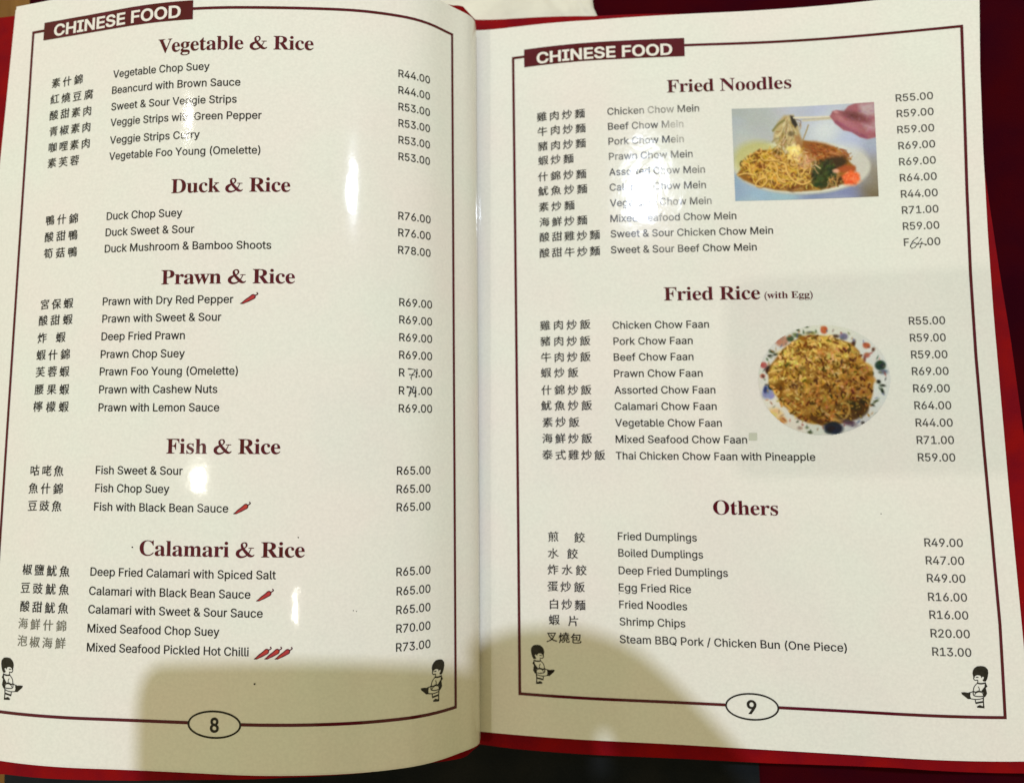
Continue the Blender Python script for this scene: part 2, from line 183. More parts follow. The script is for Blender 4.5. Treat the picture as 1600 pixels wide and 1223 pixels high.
# ------------------------------------------------------------------ lettering outlines (units: 1/1000 em)
GL = {
"lat": {
" ": [188,[]],
"&": [448,[[197,-7,-47,5,-40,14,-32,22,-24,28,-15,34,-5,37,3,30,10,26,38,46,55,44,76,56,21,17,18,23,7,30,-4,22,-13,18,-19,12,-25,4,-33,-8,-23,-22,-8,-32,8,-36,24,-36,35,-43,234,-284,-74,0,-193,231,-50,62,-34,51,-9,26,-3,28,4,32,12,28,18,23,25,18,31,11,35,3,35,-3,31,-11,24,-17,18,-23,12,-26,4,-29,-9,-42,-24,-37,-35,-32,-102,-76,-44,-43,-10,-20,-3,-23,3,-23,9,-21,15,-17,19,-13,23,-8,27,-3,30,4,28,9,50,36,20,26,15,30,10,35,3,38,59,0,-3,-44,-8,-36,-26,-52,-26,-30,-12,-15,-28,-24,-34,-16,-37,-10]]],
"(": [273,[[89,207,12,117,31,117,45,98,59,0,-45,-111,-30,-115,-10,-106,9,-92,28,-99,48,-112,-59,0,-38,75,-28,76,-16,76]]],
")": [273,[[37,-96,49,114,27,98,9,91,-10,106,-30,115,-45,111,60,0,45,-98,31,-118,11,-116,-6,-77,-17,-77,-27,-75,-37,-74]]],
".": [188,[[95,-4,-17,3,-15,10,-10,15,-3,17,3,18,10,14,15,10,17,4,18,-4,15,-10,10,-14,3,-18,-3,-17,-10,-15,-15,-10]]],
"/": [249,[[235,533,-164,-609,-57,0,164,609]]],
"0": [453,[[227,-7,-53,8,-44,23,-35,38,-26,51,-16,65,-5,76,5,76,16,65,26,52,35,37,44,24,53,8,52,-8,44,-24,35,-37,26,-52,16,-65,5,-76,-5,-76,-16,-65,-25,-51,-36,-38,-44,-23],[227,50,34,6,29,18,23,29,17,41,10,50,4,60,-4,60,-10,51,-17,40,-23,30,-29,18,-34,7,-35,-7,-29,-18,-23,-30,-17,-40,-10,-51,-4,-60,4,-60,10,-50,17,-41,23,-29,29,-18]]],
"1": [453,[[76,0,0,55,315,0,0,-55],[276,509,0,-509,-64,0,0,448,-3,0,-123,-90,0,69,112,82]]],
"2": [453,[[64,0,0,47,170,182,48,53,29,45,9,44,-3,26,-9,22,-15,17,-20,13,-49,11,-28,-3,-24,-10,-19,-14,-14,-20,-9,-23,-3,-28,-61,0,5,43,15,37,25,31,32,23,39,15,43,5,43,-5,38,-14,31,-23,24,-29,15,-34,5,-39,-10,-54,-35,-59,-69,-79,-114,-120,0,-3,236,0,0,-57]]],
"3": [453,[[218,-7,-45,4,-40,13,-35,20,-28,27,-18,34,-8,41,65,0,6,-25,11,-20,18,-16,21,-12,54,-9,56,11,22,13,18,19,10,23,4,29,-3,27,-10,24,-17,21,-24,17,-33,10,-41,4,-44,0,0,51,131,149,0,4,-218,0,0,57,302,0,0,-48,-161,-183,0,11,53,-1,44,-12,36,-23,27,-31,16,-36,6,-41,-6,-42,-17,-37,-26,-30,-35,-24,-43,-14]]],
"4": [453,[[40,105,0,53,207,351,64,0,-202,-343,0,-3,304,0,0,-58],[282,0,0,121,0,25,0,172,61,0,0,-318]]],
"5": [453,[[221,-7,-43,5,-38,13,-32,21,-25,28,-17,33,-6,37,62,0,5,-22,11,-19,35,-29,48,-10,29,3,26,11,22,18,16,22,10,27,4,31,-4,31,-10,28,-17,23,-22,18,-27,11,-30,4,-51,-9,-39,-22,-61,7,29,256,270,0,0,-57,-215,0,-17,-151,2,0,42,24,51,9,34,-4,31,-9,27,-15,24,-21,19,-25,15,-29,9,-32,3,-36,-6,-46,-16,-41,-26,-35,-34,-26,-41,-16]]],
"6": [453,[[226,-7,-44,6,-40,16,-33,25,-25,34,-15,41,-5,47,4,37,12,40,57,101,115,169,70,0,-171,-248,-6,0,20,27,31,19,39,7,43,-5,38,-14,30,-24,24,-31,14,-39,5,-44,-5,-45,-16,-39,-25,-34,-33,-25,-39,-16],[226,48,28,4,25,11,20,16,15,22,10,27,3,29,-3,30,-10,26,-15,22,-20,16,-25,11,-28,3,-28,-3,-24,-10,-21,-17,-15,-21,-10,-26,-3,-30,3,-30,10,-26,15,-23,21,-16,24,-11]]],
"7": [453,[[97,0,226,448,0,4,-261,0,0,57,329,0,0,-60,-226,-449]]],
"8": [453,[[226,-7,-48,5,-42,13,-35,22,-27,29,-17,34,-5,39,3,31,10,29,16,25,20,21,24,15,28,9,0,2,-34,15,-26,26,-17,34,-6,38,5,37,15,33,24,27,32,21,38,13,42,5,43,-5,37,-13,31,-21,24,-27,16,-33,5,-37,-6,-38,-17,-34,-26,-26,-33,-15,0,-2,27,-9,24,-15,21,-21,15,-25,10,-29,4,-31,-6,-39,-17,-34,-26,-29,-35,-22,-42,-13],[226,49,32,3,27,8,22,14,16,17,10,22,4,26,-4,26,-11,24,-17,19,-22,15,-27,9,-30,3,-30,-3,-27,-9,-22,-15,-17,-19,-11,-24,-4,-26,4,-26,10,-22,16,-17,22,-14,28,-8],[226,290,48,10,19,13,14,17,9,21,3,25,-3,23,-8,21,-14,17,-19,12,-49,11,-49,-11,-18,-12,-14,-17,-9,-21,-3,-23,3,-25,9,-21,14,-17,19,-13]]],
"9": [453,[[226,516,45,-6,39,-16,33,-26,25,-34,16,-41,5,-46,-4,-38,-12,-39,-58,-102,-115,-168,-70,0,171,248,6,0,-20,-27,-30,-19,-39,-7,-43,4,-38,15,-31,23,-23,32,-15,38,-4,45,5,45,16,39,25,33,33,25,39,16],[226,460,-27,-3,-25,-11,-20,-17,-16,-22,-9,-26,-4,-29,4,-30,9,-27,16,-21,20,-17,25,-10,27,-4,28,4,25,10,20,16,15,22,10,26,3,29,-3,31,-10,26,-15,22,-20,17,-25,11]]],
"A": [480,[[16,0,185,509,75,0,187,-509,-68,0,-108,302,-23,70,-32,106,13,0,-32,-107,-22,-69,-106,-302],[110,142,0,57,260,0,0,-57]]],
"B": [456,[[60,0,0,509,181,0,48,-5,40,-13,30,-22,22,-27,13,-32,4,-36,-3,-30,-8,-24,-31,-34,-41,-19,0,-5,24,-5,24,-12,22,-18,17,-24,12,-30,4,-37,-5,-36,-13,-33,-23,-28,-33,-21,-43,-14,-54,-4],[125,57,120,0,51,6,34,17,19,25,6,32,-3,24,-10,23,-15,19,-21,15,-27,10,-31,3,-123,0],[125,285,113,0,50,11,20,13,15,17,10,22,3,24,-6,31,-17,26,-30,17,-43,6,-115,0]]],
"C": [510,[[267,-7,-62,8,-55,24,-46,38,-34,52,-22,64,-8,75,8,75,22,64,34,52,46,39,55,24,62,8,73,-12,33,-14,29,-19,25,-24,21,-29,15,-33,10,-37,-65,0,-19,47,-32,33,-42,21,-48,7,-44,-6,-39,-18,-34,-29,-25,-39,-16,-50,-6,-60,6,-60,16,-49,26,-40,33,-29,39,-17,44,-6,48,7,42,21,32,33,19,46,65,0,-10,-36,-15,-33,-20,-29,-26,-24,-29,-19,-32,-14,-36,-9]]],
"D": [502,[[219,0,-123,0,0,57,119,0,57,6,46,18,36,29,25,39,15,49,5,57,-5,57,-15,49,-25,38,-34,29,-45,18,-54,6,-128,0,0,57,132,0,69,-8,59,-23,46,-37,34,-50,22,-62,7,-74,-7,-74,-22,-62,-35,-51,-47,-37,-60,-23],[125,509,0,-509,-65,0,0,509]]],
"E": [419,[[60,0,0,509,312,0,0,-57,-247,0,0,-166,230,0,0,-57,-230,0,0,-172,250,0,0,-57]]],
"F": [410,[[60,0,0,509,309,0,0,-57,-244,0,0,-174,221,0,0,-57,-221,0,0,-221]]],
"G": [520,[[269,-7,-64,8,-56,24,-45,39,-35,52,-22,63,-7,75,7,75,22,64,34,52,46,39,54,24,62,8,39,-3,36,-9,34,-15,29,-20,26,-24,20,-29,16,-32,9,-35,-66,0,-21,44,-31,34,-41,21,-50,8,-43,-6,-39,-18,-33,-28,-25,-40,-16,-50,-6,-60,6,-60,16,-49,26,-40,33,-29,40,-17,45,-6,40,4,36,14,29,22,22,30,14,37,5,42,19,-3,-151,0,0,57,195,0,0,-56,-7,-59,-20,-50,-32,-41,-42,-31,-51,-19]]],
"H": [517,[[60,0,0,509,65,0,0,-220,267,0,0,220,65,0,0,-509,-65,0,0,232,-267,0,0,-232]]],
"I": [300,[[31,0,0,57,87,0,0,395,-87,0,0,57,238,0,0,-57,-86,0,0,-395,86,0,0,-57]]],
"L": [393,[[60,0,0,509,65,0,0,-452,236,0,0,-57]]],
"M": [628,[[60,0,0,509,92,0,125,-322,10,-28,12,-36,12,-39,11,-35,-15,0,11,34,12,38,12,37,10,29,124,322,92,0,0,-509,-64,0,0,291,0,36,1,42,1,44,1,44,6,0,-15,-48,-16,-46,-15,-41,-11,-31,-114,-291,-56,0,-116,291,-11,30,-14,40,-16,47,-17,49,7,0,1,-41,1,-44,1,-44,0,-37,0,-291]]],
"N": [523,[[60,0,0,509,76,0,207,-326,20,-32,25,-44,26,-52,-9,-1,-4,54,-2,49,0,38,0,314,64,0,0,-509,-76,0,-185,290,-25,41,-29,50,-40,71,11,2,3,-70,2,-56,1,-37,0,-291]]],
"O": [533,[[267,-7,-62,8,-55,24,-45,38,-35,52,-22,64,-8,75,8,75,22,64,35,52,45,39,55,24,62,8,62,-8,55,-24,45,-39,35,-52,22,-64,7,-75,-7,-75,-22,-64,-35,-52,-45,-38,-55,-24],[267,53,43,6,39,17,34,29,25,39,17,50,5,60,-5,60,-17,51,-25,39,-34,29,-39,17,-43,6,-44,-6,-39,-17,-33,-29,-26,-40,-16,-50,-6,-60,6,-60,16,-50,26,-39,33,-29,39,-17]]],
"P": [445,[[60,0,0,509,175,0,54,-6,43,-16,34,-25,24,-32,14,-39,5,-43,-5,-44,-14,-39,-24,-32,-34,-26,-43,-16,-54,-5,-126,0,0,56,124,0,36,4,28,10,21,16,15,22,9,25,2,29,-2,28,-9,26,-15,21,-21,16,-29,10,-36,3,-107,0,0,-452]]],
"Q": [533,[[245,159,68,0,56,-74,15,-20,84,-113,-67,0,-55,75,-15,19],[267,-7,-62,8,-55,24,-45,38,-35,52,-22,64,-8,75,8,75,22,64,35,52,45,39,55,24,62,8,62,-8,55,-24,45,-39,35,-52,22,-64,7,-75,-7,-75,-22,-64,-35,-52,-45,-38,-55,-24],[267,53,43,6,39,17,34,29,25,39,17,50,5,60,-5,60,-17,51,-25,39,-34,29,-39,17,-43,6,-44,-6,-39,-17,-33,-29,-26,-40,-16,-50,-6,-60,6,-60,16,-50,26,-39,33,-29,39,-17]]],
"R": [449,[[60,0,0,509,176,0,54,-5,43,-15,34,-24,23,-32,15,-38,4,-43,-4,-43,-15,-38,-23,-31,-34,-23,-44,-14,-53,-5,-140,0,0,57,138,0,35,3,29,9,21,14,15,19,8,24,3,28,-3,28,-8,25,-15,20,-21,15,-29,9,-36,3,-108,0,0,-452],[353,0,-123,229,73,0,125,-229]]],
"S": [447,[[224,-9,-52,5,-44,13,-37,22,-27,29,-18,36,-8,41,66,0,6,-27,13,-22,19,-17,24,-12,58,-10,33,3,29,8,25,14,18,18,12,22,5,25,-4,22,-10,18,-36,26,-51,17,-61,17,-56,21,-42,29,-26,37,-8,46,6,41,17,35,27,28,36,22,42,13,47,5,48,-5,41,-13,35,-22,26,-27,17,-34,7,-37,-64,0,-11,34,-24,25,-35,16,-42,6,-31,-3,-27,-8,-22,-13,-16,-17,-11,-20,-3,-22,4,-24,12,-18,38,-26,43,-15,52,-14,48,-15,47,-26,36,-40,10,-27,3,-32,-5,-40,-17,-35,-26,-30,-37,-23,-45,-15]]],
"T": [449,[[32,452,0,57,385,0,0,-57,-160,0,0,-452,-64,0,0,452]]],
"V": [480,[[204,0,-188,509,68,0,108,-303,23,-69,33,-106,-13,0,32,107,23,68,105,303,68,0,-185,-509]]],
"Y": [472,[[203,0,0,208,-187,301,75,0,101,-165,30,-52,28,-62,-26,0,27,63,29,51,101,165,74,0,-187,-301,0,-208]]],
"a": [389,[[160,-9,-34,4,-32,10,-26,17,-20,23,-13,28,-5,35,4,30,9,23,15,18,20,14,47,18,53,9,56,7,31,8,8,8,3,12,0,2,-9,40,-27,25,-44,9,-47,-9,-31,-21,-18,-27,-59,17,16,31,22,24,25,18,29,11,61,9,45,-5,47,-19,20,-17,16,-23,11,-30,4,-39,0,-251,-60,0,0,52,-5,0,-20,-27,-37,-24],[170,45,32,4,26,10,20,15,15,19,9,22,4,23,0,52,-17,-8,-28,-6,-31,-5,-25,-3,-41,-9,-31,-20,-8,-15,-3,-19,10,-33,28,-20]]],
"b": [424,[[229,-8,-31,3,-26,9,-34,27,-20,28,-6,0,0,-59,-59,0,0,509,61,0,0,-190,4,0,19,27,34,27,26,8,32,3,45,-6,39,-17,32,-29,25,-39,15,-48,5,-56,-5,-56,-15,-49,-24,-39,-33,-29,-39,-18],[220,47,33,4,26,15,22,22,15,29,9,34,3,38,-3,38,-9,34,-15,29,-21,21,-27,14,-33,5,-32,-5,-27,-13,-21,-21,-15,-28,-9,-34,-3,-40,3,-39,9,-35,15,-29,22,-21,26,-14]]],
"c": [396,[[207,-8,-48,6,-42,18,-35,30,-26,39,-16,48,-6,54,6,56,16,48,26,39,35,30,42,18,48,6,53,-7,45,-21,35,-34,22,-45,-59,-15,-13,27,-20,22,-28,14,-35,5,-34,-5,-28,-15,-21,-23,-16,-29,-9,-34,-3,-37,3,-36,9,-34,16,-28,21,-23,28,-15,34,-5,36,6,28,14,21,23,12,28,59,-15,-22,-46,-35,-35,-45,-22]]],
"d": [424,[[195,-8,-44,6,-40,18,-32,29,-24,39,-16,49,-5,56,5,56,16,48,24,39,33,29,39,17,45,6,32,-3,25,-8,34,-27,19,-27,5,0,0,190,61,0,0,-509,-59,0,0,59,-6,0,-20,-28,-35,-27,-25,-9],[205,47,31,4,27,14,21,21,15,29,10,35,3,39,-3,40,-9,34,-16,28,-21,21,-26,13,-32,5,-33,-5,-27,-14,-21,-21,-16,-29,-9,-34,-3,-38,3,-38,10,-34,15,-29,21,-22,27,-15]]],
"e": [404,[[212,-8,-51,6,-44,18,-35,30,-26,39,-16,47,-6,55,5,55,16,48,26,39,34,30,42,19,48,6,61,-10,28,-13,25,-20,22,-26,16,-33,11,-40,3,-48,0,-25,-296,0,0,52,263,0,-28,-19,-3,35,-9,32,-15,25,-20,20,-26,12,-32,4,-32,-4,-27,-13,-21,-19,-16,-24,-10,-29,-3,-30,0,-33,4,-39,10,-33,18,-26,23,-19,28,-11,33,-4,42,7,31,20,21,32,59,-14,-12,-28,-18,-24,-24,-20,-28,-15,-34,-9]]],
"f": [254,[[228,379,0,-52,-222,0,0,52],[81,0,0,432,3,29,12,25,17,19,22,14,52,11,35,-3,21,-6,-16,-53,-12,4,-20,2,-24,-4,-17,-10,-9,-17,-3,-24,0,-419]]],
"g": [425,[[207,-151,-39,3,-34,8,-52,30,-31,41,50,28,21,-25,32,-22,53,-9,42,5,33,17,22,28,7,41,0,74,-5,0,-19,-27,-35,-25,-25,-8,-32,-3,-43,5,-39,17,-33,26,-25,37,-16,46,-5,55,5,55,16,47,25,39,32,29,40,17,44,6,32,-2,25,-9,35,-27,20,-27,5,0,0,60,59,0,0,-388,-5,-45,-17,-36,-26,-27,-33,-19,-40,-11],[205,59,32,4,27,12,21,20,15,26,9,33,3,39,-3,38,-9,33,-15,27,-21,21,-27,13,-32,5,-33,-5,-27,-13,-21,-22,-15,-28,-10,-33,-3,-36,3,-38,10,-32,15,-27,21,-20,27,-13]]],
"h": [410,[[114,227,0,-227,-61,0,0,509,61,0,0,-222,-12,0,22,45,28,30,35,17,40,5,37,-4,31,-11,26,-20,20,-28,12,-36,4,-45,0,-240,-61,0,0,235,-6,40,-17,29,-27,19,-36,6,-26,-3,-23,-9,-20,-14,-15,-20,-9,-26]]],
"i": [167,[[53,0,0,379,61,0,0,-379],[84,443,-17,3,-13,9,-10,13,-3,15,3,16,10,13,13,9,17,3,16,-3,14,-9,9,-13,3,-16,-3,-15,-9,-13,-14,-9]]],
"k": [381,[[110,137,0,75,11,0,163,167,76,0,-176,-180,-7,0],[53,0,0,509,61,0,0,-509],[294,0,-146,186,43,43,181,-229]]],
"l": [189,[[139,-2,-38,5,-27,17,-16,27,-5,37,0,425,61,0,0,-410,6,-37,10,-8,16,-2,14,1,10,1,11,-51,-19,-4]]],
"m": [610,[[53,0,0,379,59,0,0,-84,-4,0,10,28,14,23,40,30,47,10,38,-6,30,-19,22,-30,12,-36,-9,0,10,26,15,22,44,32,56,11,31,-3,29,-11,25,-18,19,-26,12,-32,4,-41,0,-255,-61,0,0,254,-6,35,-17,24,-26,13,-28,4,-24,-2,-21,-8,-29,-30,-10,-43,0,-247,-61,0,0,260,-5,28,-16,23,-24,15,-30,4,-41,-10,-18,-13,-14,-18,-9,-23,-3,-28,0,-238]]],
"n": [410,[[114,227,0,-227,-61,0,0,379,59,0,0,-92,-10,0,22,45,28,30,35,17,40,5,37,-4,31,-11,26,-20,20,-28,12,-36,4,-45,0,-240,-61,0,0,235,-6,40,-17,29,-27,19,-36,6,-26,-3,-23,-9,-20,-14,-15,-20,-9,-26]]],
"o": [415,[[207,-8,-48,6,-42,18,-35,30,-26,39,-16,48,-6,54,6,56,16,48,26,39,35,30,42,18,48,6,49,-6,43,-18,34,-30,26,-39,17,-48,5,-56,-5,-54,-17,-48,-26,-39,-34,-30,-43,-18],[207,46,35,5,28,15,22,23,15,28,9,34,3,36,-3,37,-9,34,-15,29,-22,23,-28,15,-35,5,-34,-5,-28,-15,-21,-23,-16,-29,-9,-34,-3,-37,3,-36,9,-34,16,-28,21,-23,28,-15]]],
"p": [424,[[53,-143,0,522,59,0,0,-60,6,0,19,27,34,27,26,8,32,3,45,-6,39,-17,32,-29,25,-39,15,-48,5,-56,-5,-56,-15,-49,-24,-39,-33,-29,-39,-18,-45,-6,-31,3,-25,9,-35,27,-20,28,-4,0,0,-202],[220,47,33,4,26,15,22,22,15,29,9,34,3,38,-3,38,-9,34,-15,29,-21,21,-27,14,-33,5,-32,-5,-27,-13,-21,-21,-15,-28,-9,-34,-3,-40,3,-39,9,-35,15,-29,22,-21,26,-14]]],
"r": [259,[[53,0,0,379,59,0,0,-58,3,0,15,26,22,20,29,13,32,5,16,-1,14,0,0,-62,-13,2,-23,2,-25,-3,-23,-8,-19,-14,-14,-17,-9,-22,-3,-25,0,-237]]],
"s": [365,[[182,-8,-37,3,-33,8,-28,15,-22,20,-17,25,-9,31,58,13,11,-28,19,-19,26,-11,31,-4,36,5,27,12,18,19,6,22,-3,18,-11,15,-17,11,-25,8,-63,15,-45,16,-32,22,-19,29,-6,37,4,31,14,27,22,22,28,16,34,11,38,3,36,-3,31,-9,25,-14,20,-19,25,-49,-56,-13,-10,21,-15,18,-24,12,-32,5,-31,-4,-25,-12,-17,-18,-5,-22,3,-19,12,-15,48,-20,57,-14,46,-15,31,-23,19,-29,6,-35,-5,-32,-14,-28,-22,-23,-30,-18,-37,-11]]],
"t": [227,[[204,379,0,-52,-198,0,0,52],[65,471,61,0,0,-373,2,-22,8,-15,14,-8,20,-3,15,1,17,3,11,-52,-21,-5,-24,-1,-43,6,-33,19,-20,31,-7,41]]],
"u": [410,[[182,-5,-36,4,-31,12,-26,20,-20,28,-12,36,-4,44,0,240,61,0,0,-235,5,-39,18,-30,27,-19,36,-6,26,3,23,9,19,15,15,20,10,25,3,31,0,226,61,0,0,-379,-59,0,0,92,9,0,-21,-45,-29,-30,-35,-17]]],
"w": [567,[[138,0,-115,379,64,0,46,-165,21,-77,21,-96,-10,0,21,94,20,79,46,165,64,0,46,-165,20,-78,20,-95,-11,0,22,94,21,79,46,165,65,0,-116,-379,-61,0,-49,172,-14,53,-14,55,-14,58,14,0,-14,-58,-14,-55,-15,-53,-49,-172]]],
"x": [379,[[21,0,150,218,0,-47,-142,208,71,0,47,-73,32,-53,28,-47,-32,0,27,47,31,53,49,73,70,0,-143,-210,0,45,149,-214,-71,0,-56,85,-31,51,-27,46,32,0,-27,-46,-30,-51,-57,-85]]],
"y": [389,[[47,-139,14,53,10,-1,33,-2,26,15,21,38,12,35,-146,380,67,0,81,-224,22,-68,19,-66,-22,0,18,66,22,68,81,224,66,0,-167,-437,-27,-49,-38,-29,-48,-9,-26,2]]]},
"bold": {
" ": [188,[]],
"8": [453,[[226,-7,-48,5,-42,13,-35,22,-27,29,-17,34,-5,39,3,31,10,29,16,25,20,21,24,15,28,9,0,2,-34,15,-26,26,-17,34,-6,38,5,37,15,33,24,27,32,21,38,13,42,5,43,-5,37,-13,31,-21,24,-27,16,-33,5,-37,-6,-38,-17,-34,-26,-26,-33,-15,0,-2,27,-9,24,-15,21,-21,15,-25,10,-29,4,-31,-6,-39,-17,-34,-26,-29,-35,-22,-42,-13],[226,49,32,3,27,8,22,14,16,17,10,22,4,26,-4,26,-11,24,-17,19,-22,15,-27,9,-30,3,-30,-3,-27,-9,-22,-15,-17,-19,-11,-24,-4,-26,4,-26,10,-22,16,-17,22,-14,28,-8],[226,290,48,10,19,13,14,17,9,21,3,25,-3,23,-8,21,-14,17,-19,12,-49,11,-49,-11,-18,-12,-14,-17,-9,-21,-3,-23,3,-25,9,-21,14,-17,19,-13]]],
"9": [453,[[226,516,45,-6,39,-16,33,-26,25,-34,16,-41,5,-46,-4,-38,-12,-39,-58,-102,-115,-168,-70,0,171,248,6,0,-20,-27,-30,-19,-39,-7,-43,4,-38,15,-31,23,-23,32,-15,38,-4,45,5,45,16,39,25,33,33,25,39,16],[226,460,-27,-3,-25,-11,-20,-17,-16,-22,-9,-26,-4,-29,4,-30,9,-27,16,-21,20,-17,25,-10,27,-4,28,4,25,10,20,16,15,22,10,26,3,29,-3,31,-10,26,-15,22,-20,17,-25,11]]],
"C": [510,[[267,-7,-62,8,-55,24,-46,38,-34,52,-22,64,-8,75,8,75,22,64,34,52,46,39,55,24,62,8,73,-12,33,-14,29,-19,25,-24,21,-29,15,-33,10,-37,-65,0,-19,47,-32,33,-42,21,-48,7,-44,-6,-39,-18,-34,-29,-25,-39,-16,-50,-6,-60,6,-60,16,-49,26,-40,33,-29,39,-17,44,-6,48,7,42,21,32,33,19,46,65,0,-10,-36,-15,-33,-20,-29,-26,-24,-29,-19,-32,-14,-36,-9]]],
"D": [502,[[219,0,-123,0,0,57,119,0,57,6,46,18,36,29,25,39,15,49,5,57,-5,57,-15,49,-25,38,-34,29,-45,18,-54,6,-128,0,0,57,132,0,69,-8,59,-23,46,-37,34,-50,22,-62,7,-74,-7,-74,-22,-62,-35,-51,-47,-37,-60,-23],[125,509,0,-509,-65,0,0,509]]],
"E": [419,[[60,0,0,509,312,0,0,-57,-247,0,0,-166,230,0,0,-57,-230,0,0,-172,250,0,0,-57]]],
"F": [410,[[60,0,0,509,309,0,0,-57,-244,0,0,-174,221,0,0,-57,-221,0,0,-221]]],
"H": [517,[[60,0,0,509,65,0,0,-220,267,0,0,220,65,0,0,-509,-65,0,0,232,-267,0,0,-232]]],
"I": [300,[[31,0,0,57,87,0,0,395,-87,0,0,57,238,0,0,-57,-86,0,0,-395,86,0,0,-57]]],
"N": [523,[[60,0,0,509,76,0,207,-326,20,-32,25,-44,26,-52,-9,-1,-4,54,-2,49,0,38,0,314,64,0,0,-509,-76,0,-185,290,-25,41,-29,50,-40,71,11,2,3,-70,2,-56,1,-37,0,-291]]],
"O": [533,[[267,-7,-62,8,-55,24,-45,38,-35,52,-22,64,-8,75,8,75,22,64,35,52,45,39,55,24,62,8,62,-8,55,-24,45,-39,35,-52,22,-64,7,-75,-7,-75,-22,-64,-35,-52,-45,-38,-55,-24],[267,53,43,6,39,17,34,29,25,39,17,50,5,60,-5,60,-17,51,-25,39,-34,29,-39,17,-43,6,-44,-6,-39,-17,-33,-29,-26,-40,-16,-50,-6,-60,6,-60,16,-50,26,-39,33,-29,39,-17]]],
"S": [447,[[224,-9,-52,5,-44,13,-37,22,-27,29,-18,36,-8,41,66,0,6,-27,13,-22,19,-17,24,-12,58,-10,33,3,29,8,25,14,18,18,12,22,5,25,-4,22,-10,18,-36,26,-51,17,-61,17,-56,21,-42,29,-26,37,-8,46,6,41,17,35,27,28,36,22,42,13,47,5,48,-5,41,-13,35,-22,26,-27,17,-34,7,-37,-64,0,-11,34,-24,25,-35,16,-42,6,-31,-3,-27,-8,-22,-13,-16,-17,-11,-20,-3,-22,4,-24,12,-18,38,-26,43,-15,52,-14,48,-15,47,-26,36,-40,10,-27,3,-32,-5,-40,-17,-35,-26,-30,-37,-23,-45,-15]]]},
"ser": {
"(": [323,[[167,232,9,130,27,121,45,110,63,101,-53,0,-81,-98,-61,-114,-38,-124,-14,-126,14,-126,38,-124,61,-114,81,-98,53,0,-63,101,-45,110,-27,121]]],
")": [323,[[156,232,-9,-130,-27,-120,-45,-111,-63,-101,53,0,81,98,61,114,38,124,14,126,-14,126,-38,124,-61,114,-81,98,-53,0,63,-101,45,-110,27,-121]]],
"C": [697,[[382,-16,-94,11,-83,35,-70,54,-52,72,-33,86,-11,98,11,97,34,86,53,71,70,54,84,34,95,11,74,-9,87,-29,30,-7,30,11,17,34,26,0,0,-234,-25,0,-41,83,-53,64,-65,40,-71,14,-65,-13,-51,-39,-36,-64,-22,-91,-7,-116,8,-109,24,-84,40,-61,56,-36,72,-12,60,8,59,24,56,38,49,53,28,-26,-56,-65,-66,-46,-76,-28]]],
"D": [738,[[30,0,0,26,39,6,25,12,12,25,4,42,0,446,-5,49,-14,29,-27,13,-42,5,0,25,308,0,85,-5,73,-17,63,-28,53,-38,40,-49,30,-58,17,-67,6,-77,-14,-122,-43,-95,-72,-68,-99,-40,-129,-14],[331,36,46,5,39,14,33,23,27,34,20,42,14,53,9,62,3,72,-8,109,-22,86,-38,60,-54,37,-68,12,-31,-4,-19,-10,-8,-22,-3,-36,0,-466,3,-35,8,-21,18,-11]]],
"E": [658,[[21,0,0,25,45,5,27,14,14,28,5,44,0,433,-5,54,-14,31,-27,14,-42,5,0,25,570,0,0,-202,-23,0,-9,43,-13,36,-19,28,-23,22,-67,27,-95,9,-47,-3,-13,-6,-8,-11,-5,-43,0,-212,16,0,58,9,40,26,26,45,17,68,24,0,0,-338,-25,0,-8,54,-13,40,-21,29,-27,19,-37,10,-46,3,-4,0,0,-231,3,-31,11,-17,21,-8,36,-3,67,4,57,13,46,21,39,33,33,44,27,57,28,0,-41,-213]]],
"F": [602,[[23,0,0,26,43,8,27,16,14,29,4,46,0,433,-5,45,-14,27,-28,15,-43,8,0,25,565,0,0,-202,-24,0,-13,55,-20,43,-28,31,-39,21,-53,12,-67,4,-44,-2,-21,-13,-6,-34,0,-225,12,0,57,9,41,26,27,45,15,68,27,0,0,-340,-26,0,-15,75,-27,48,-41,25,-60,9,-10,0,0,-213,9,-56,12,-18,20,-11,70,-9,0,-26]]],
"N": [735,[[600,-16,-441,537,0,-404,4,-44,14,-27,26,-14,45,-6,0,-26,-221,0,0,26,54,9,15,10,10,17,7,55,0,461,-59,67,-27,8,0,25,206,0,349,-427,0,311,-7,55,-10,15,-16,11,-56,10,0,25,221,0,0,-25,-43,-6,-26,-14,-13,-28,-4,-44,0,-577]]],
"O": [782,[[388,-16,-71,7,-66,20,-59,32,-51,43,-43,52,-31,61,-20,68,-6,72,7,72,19,68,31,60,43,53,52,43,61,32,67,20,74,7,71,-7,66,-19,59,-32,51,-42,42,-52,32,-61,19,-68,7,-74,-7,-73,-19,-67,-32,-61,-43,-52,-52,-43,-60,-32,-68,-20],[394,18,62,13,47,38,35,65,20,89,7,116,-3,74,-9,65,-15,55,-20,46,-26,35,-31,26,-35,15,-39,5,-62,-13,-47,-38,-35,-65,-20,-89,-7,-116,3,-74,9,-64,15,-55,21,-46,26,-36,31,-25,34,-16]]],
"P": [622,[[23,0,0,26,43,6,27,15,14,28,4,45,0,444,-5,41,-13,26,-27,15,-42,7,0,25,294,0,110,-6,72,-17,46,-27,34,-36,22,-45,7,-53,-4,-40,-12,-37,-19,-32,-28,-27,-35,-23,-43,-16,-50,-10,-58,-3,-89,0,0,-186,5,-45,13,-28,27,-15,44,-6,0,-26],[271,342,29,0,63,9,42,25,22,46,8,68,-6,68,-19,47,-35,28,-53,9,-25,-3,-15,-8,-8,-15,-3,-23]]],
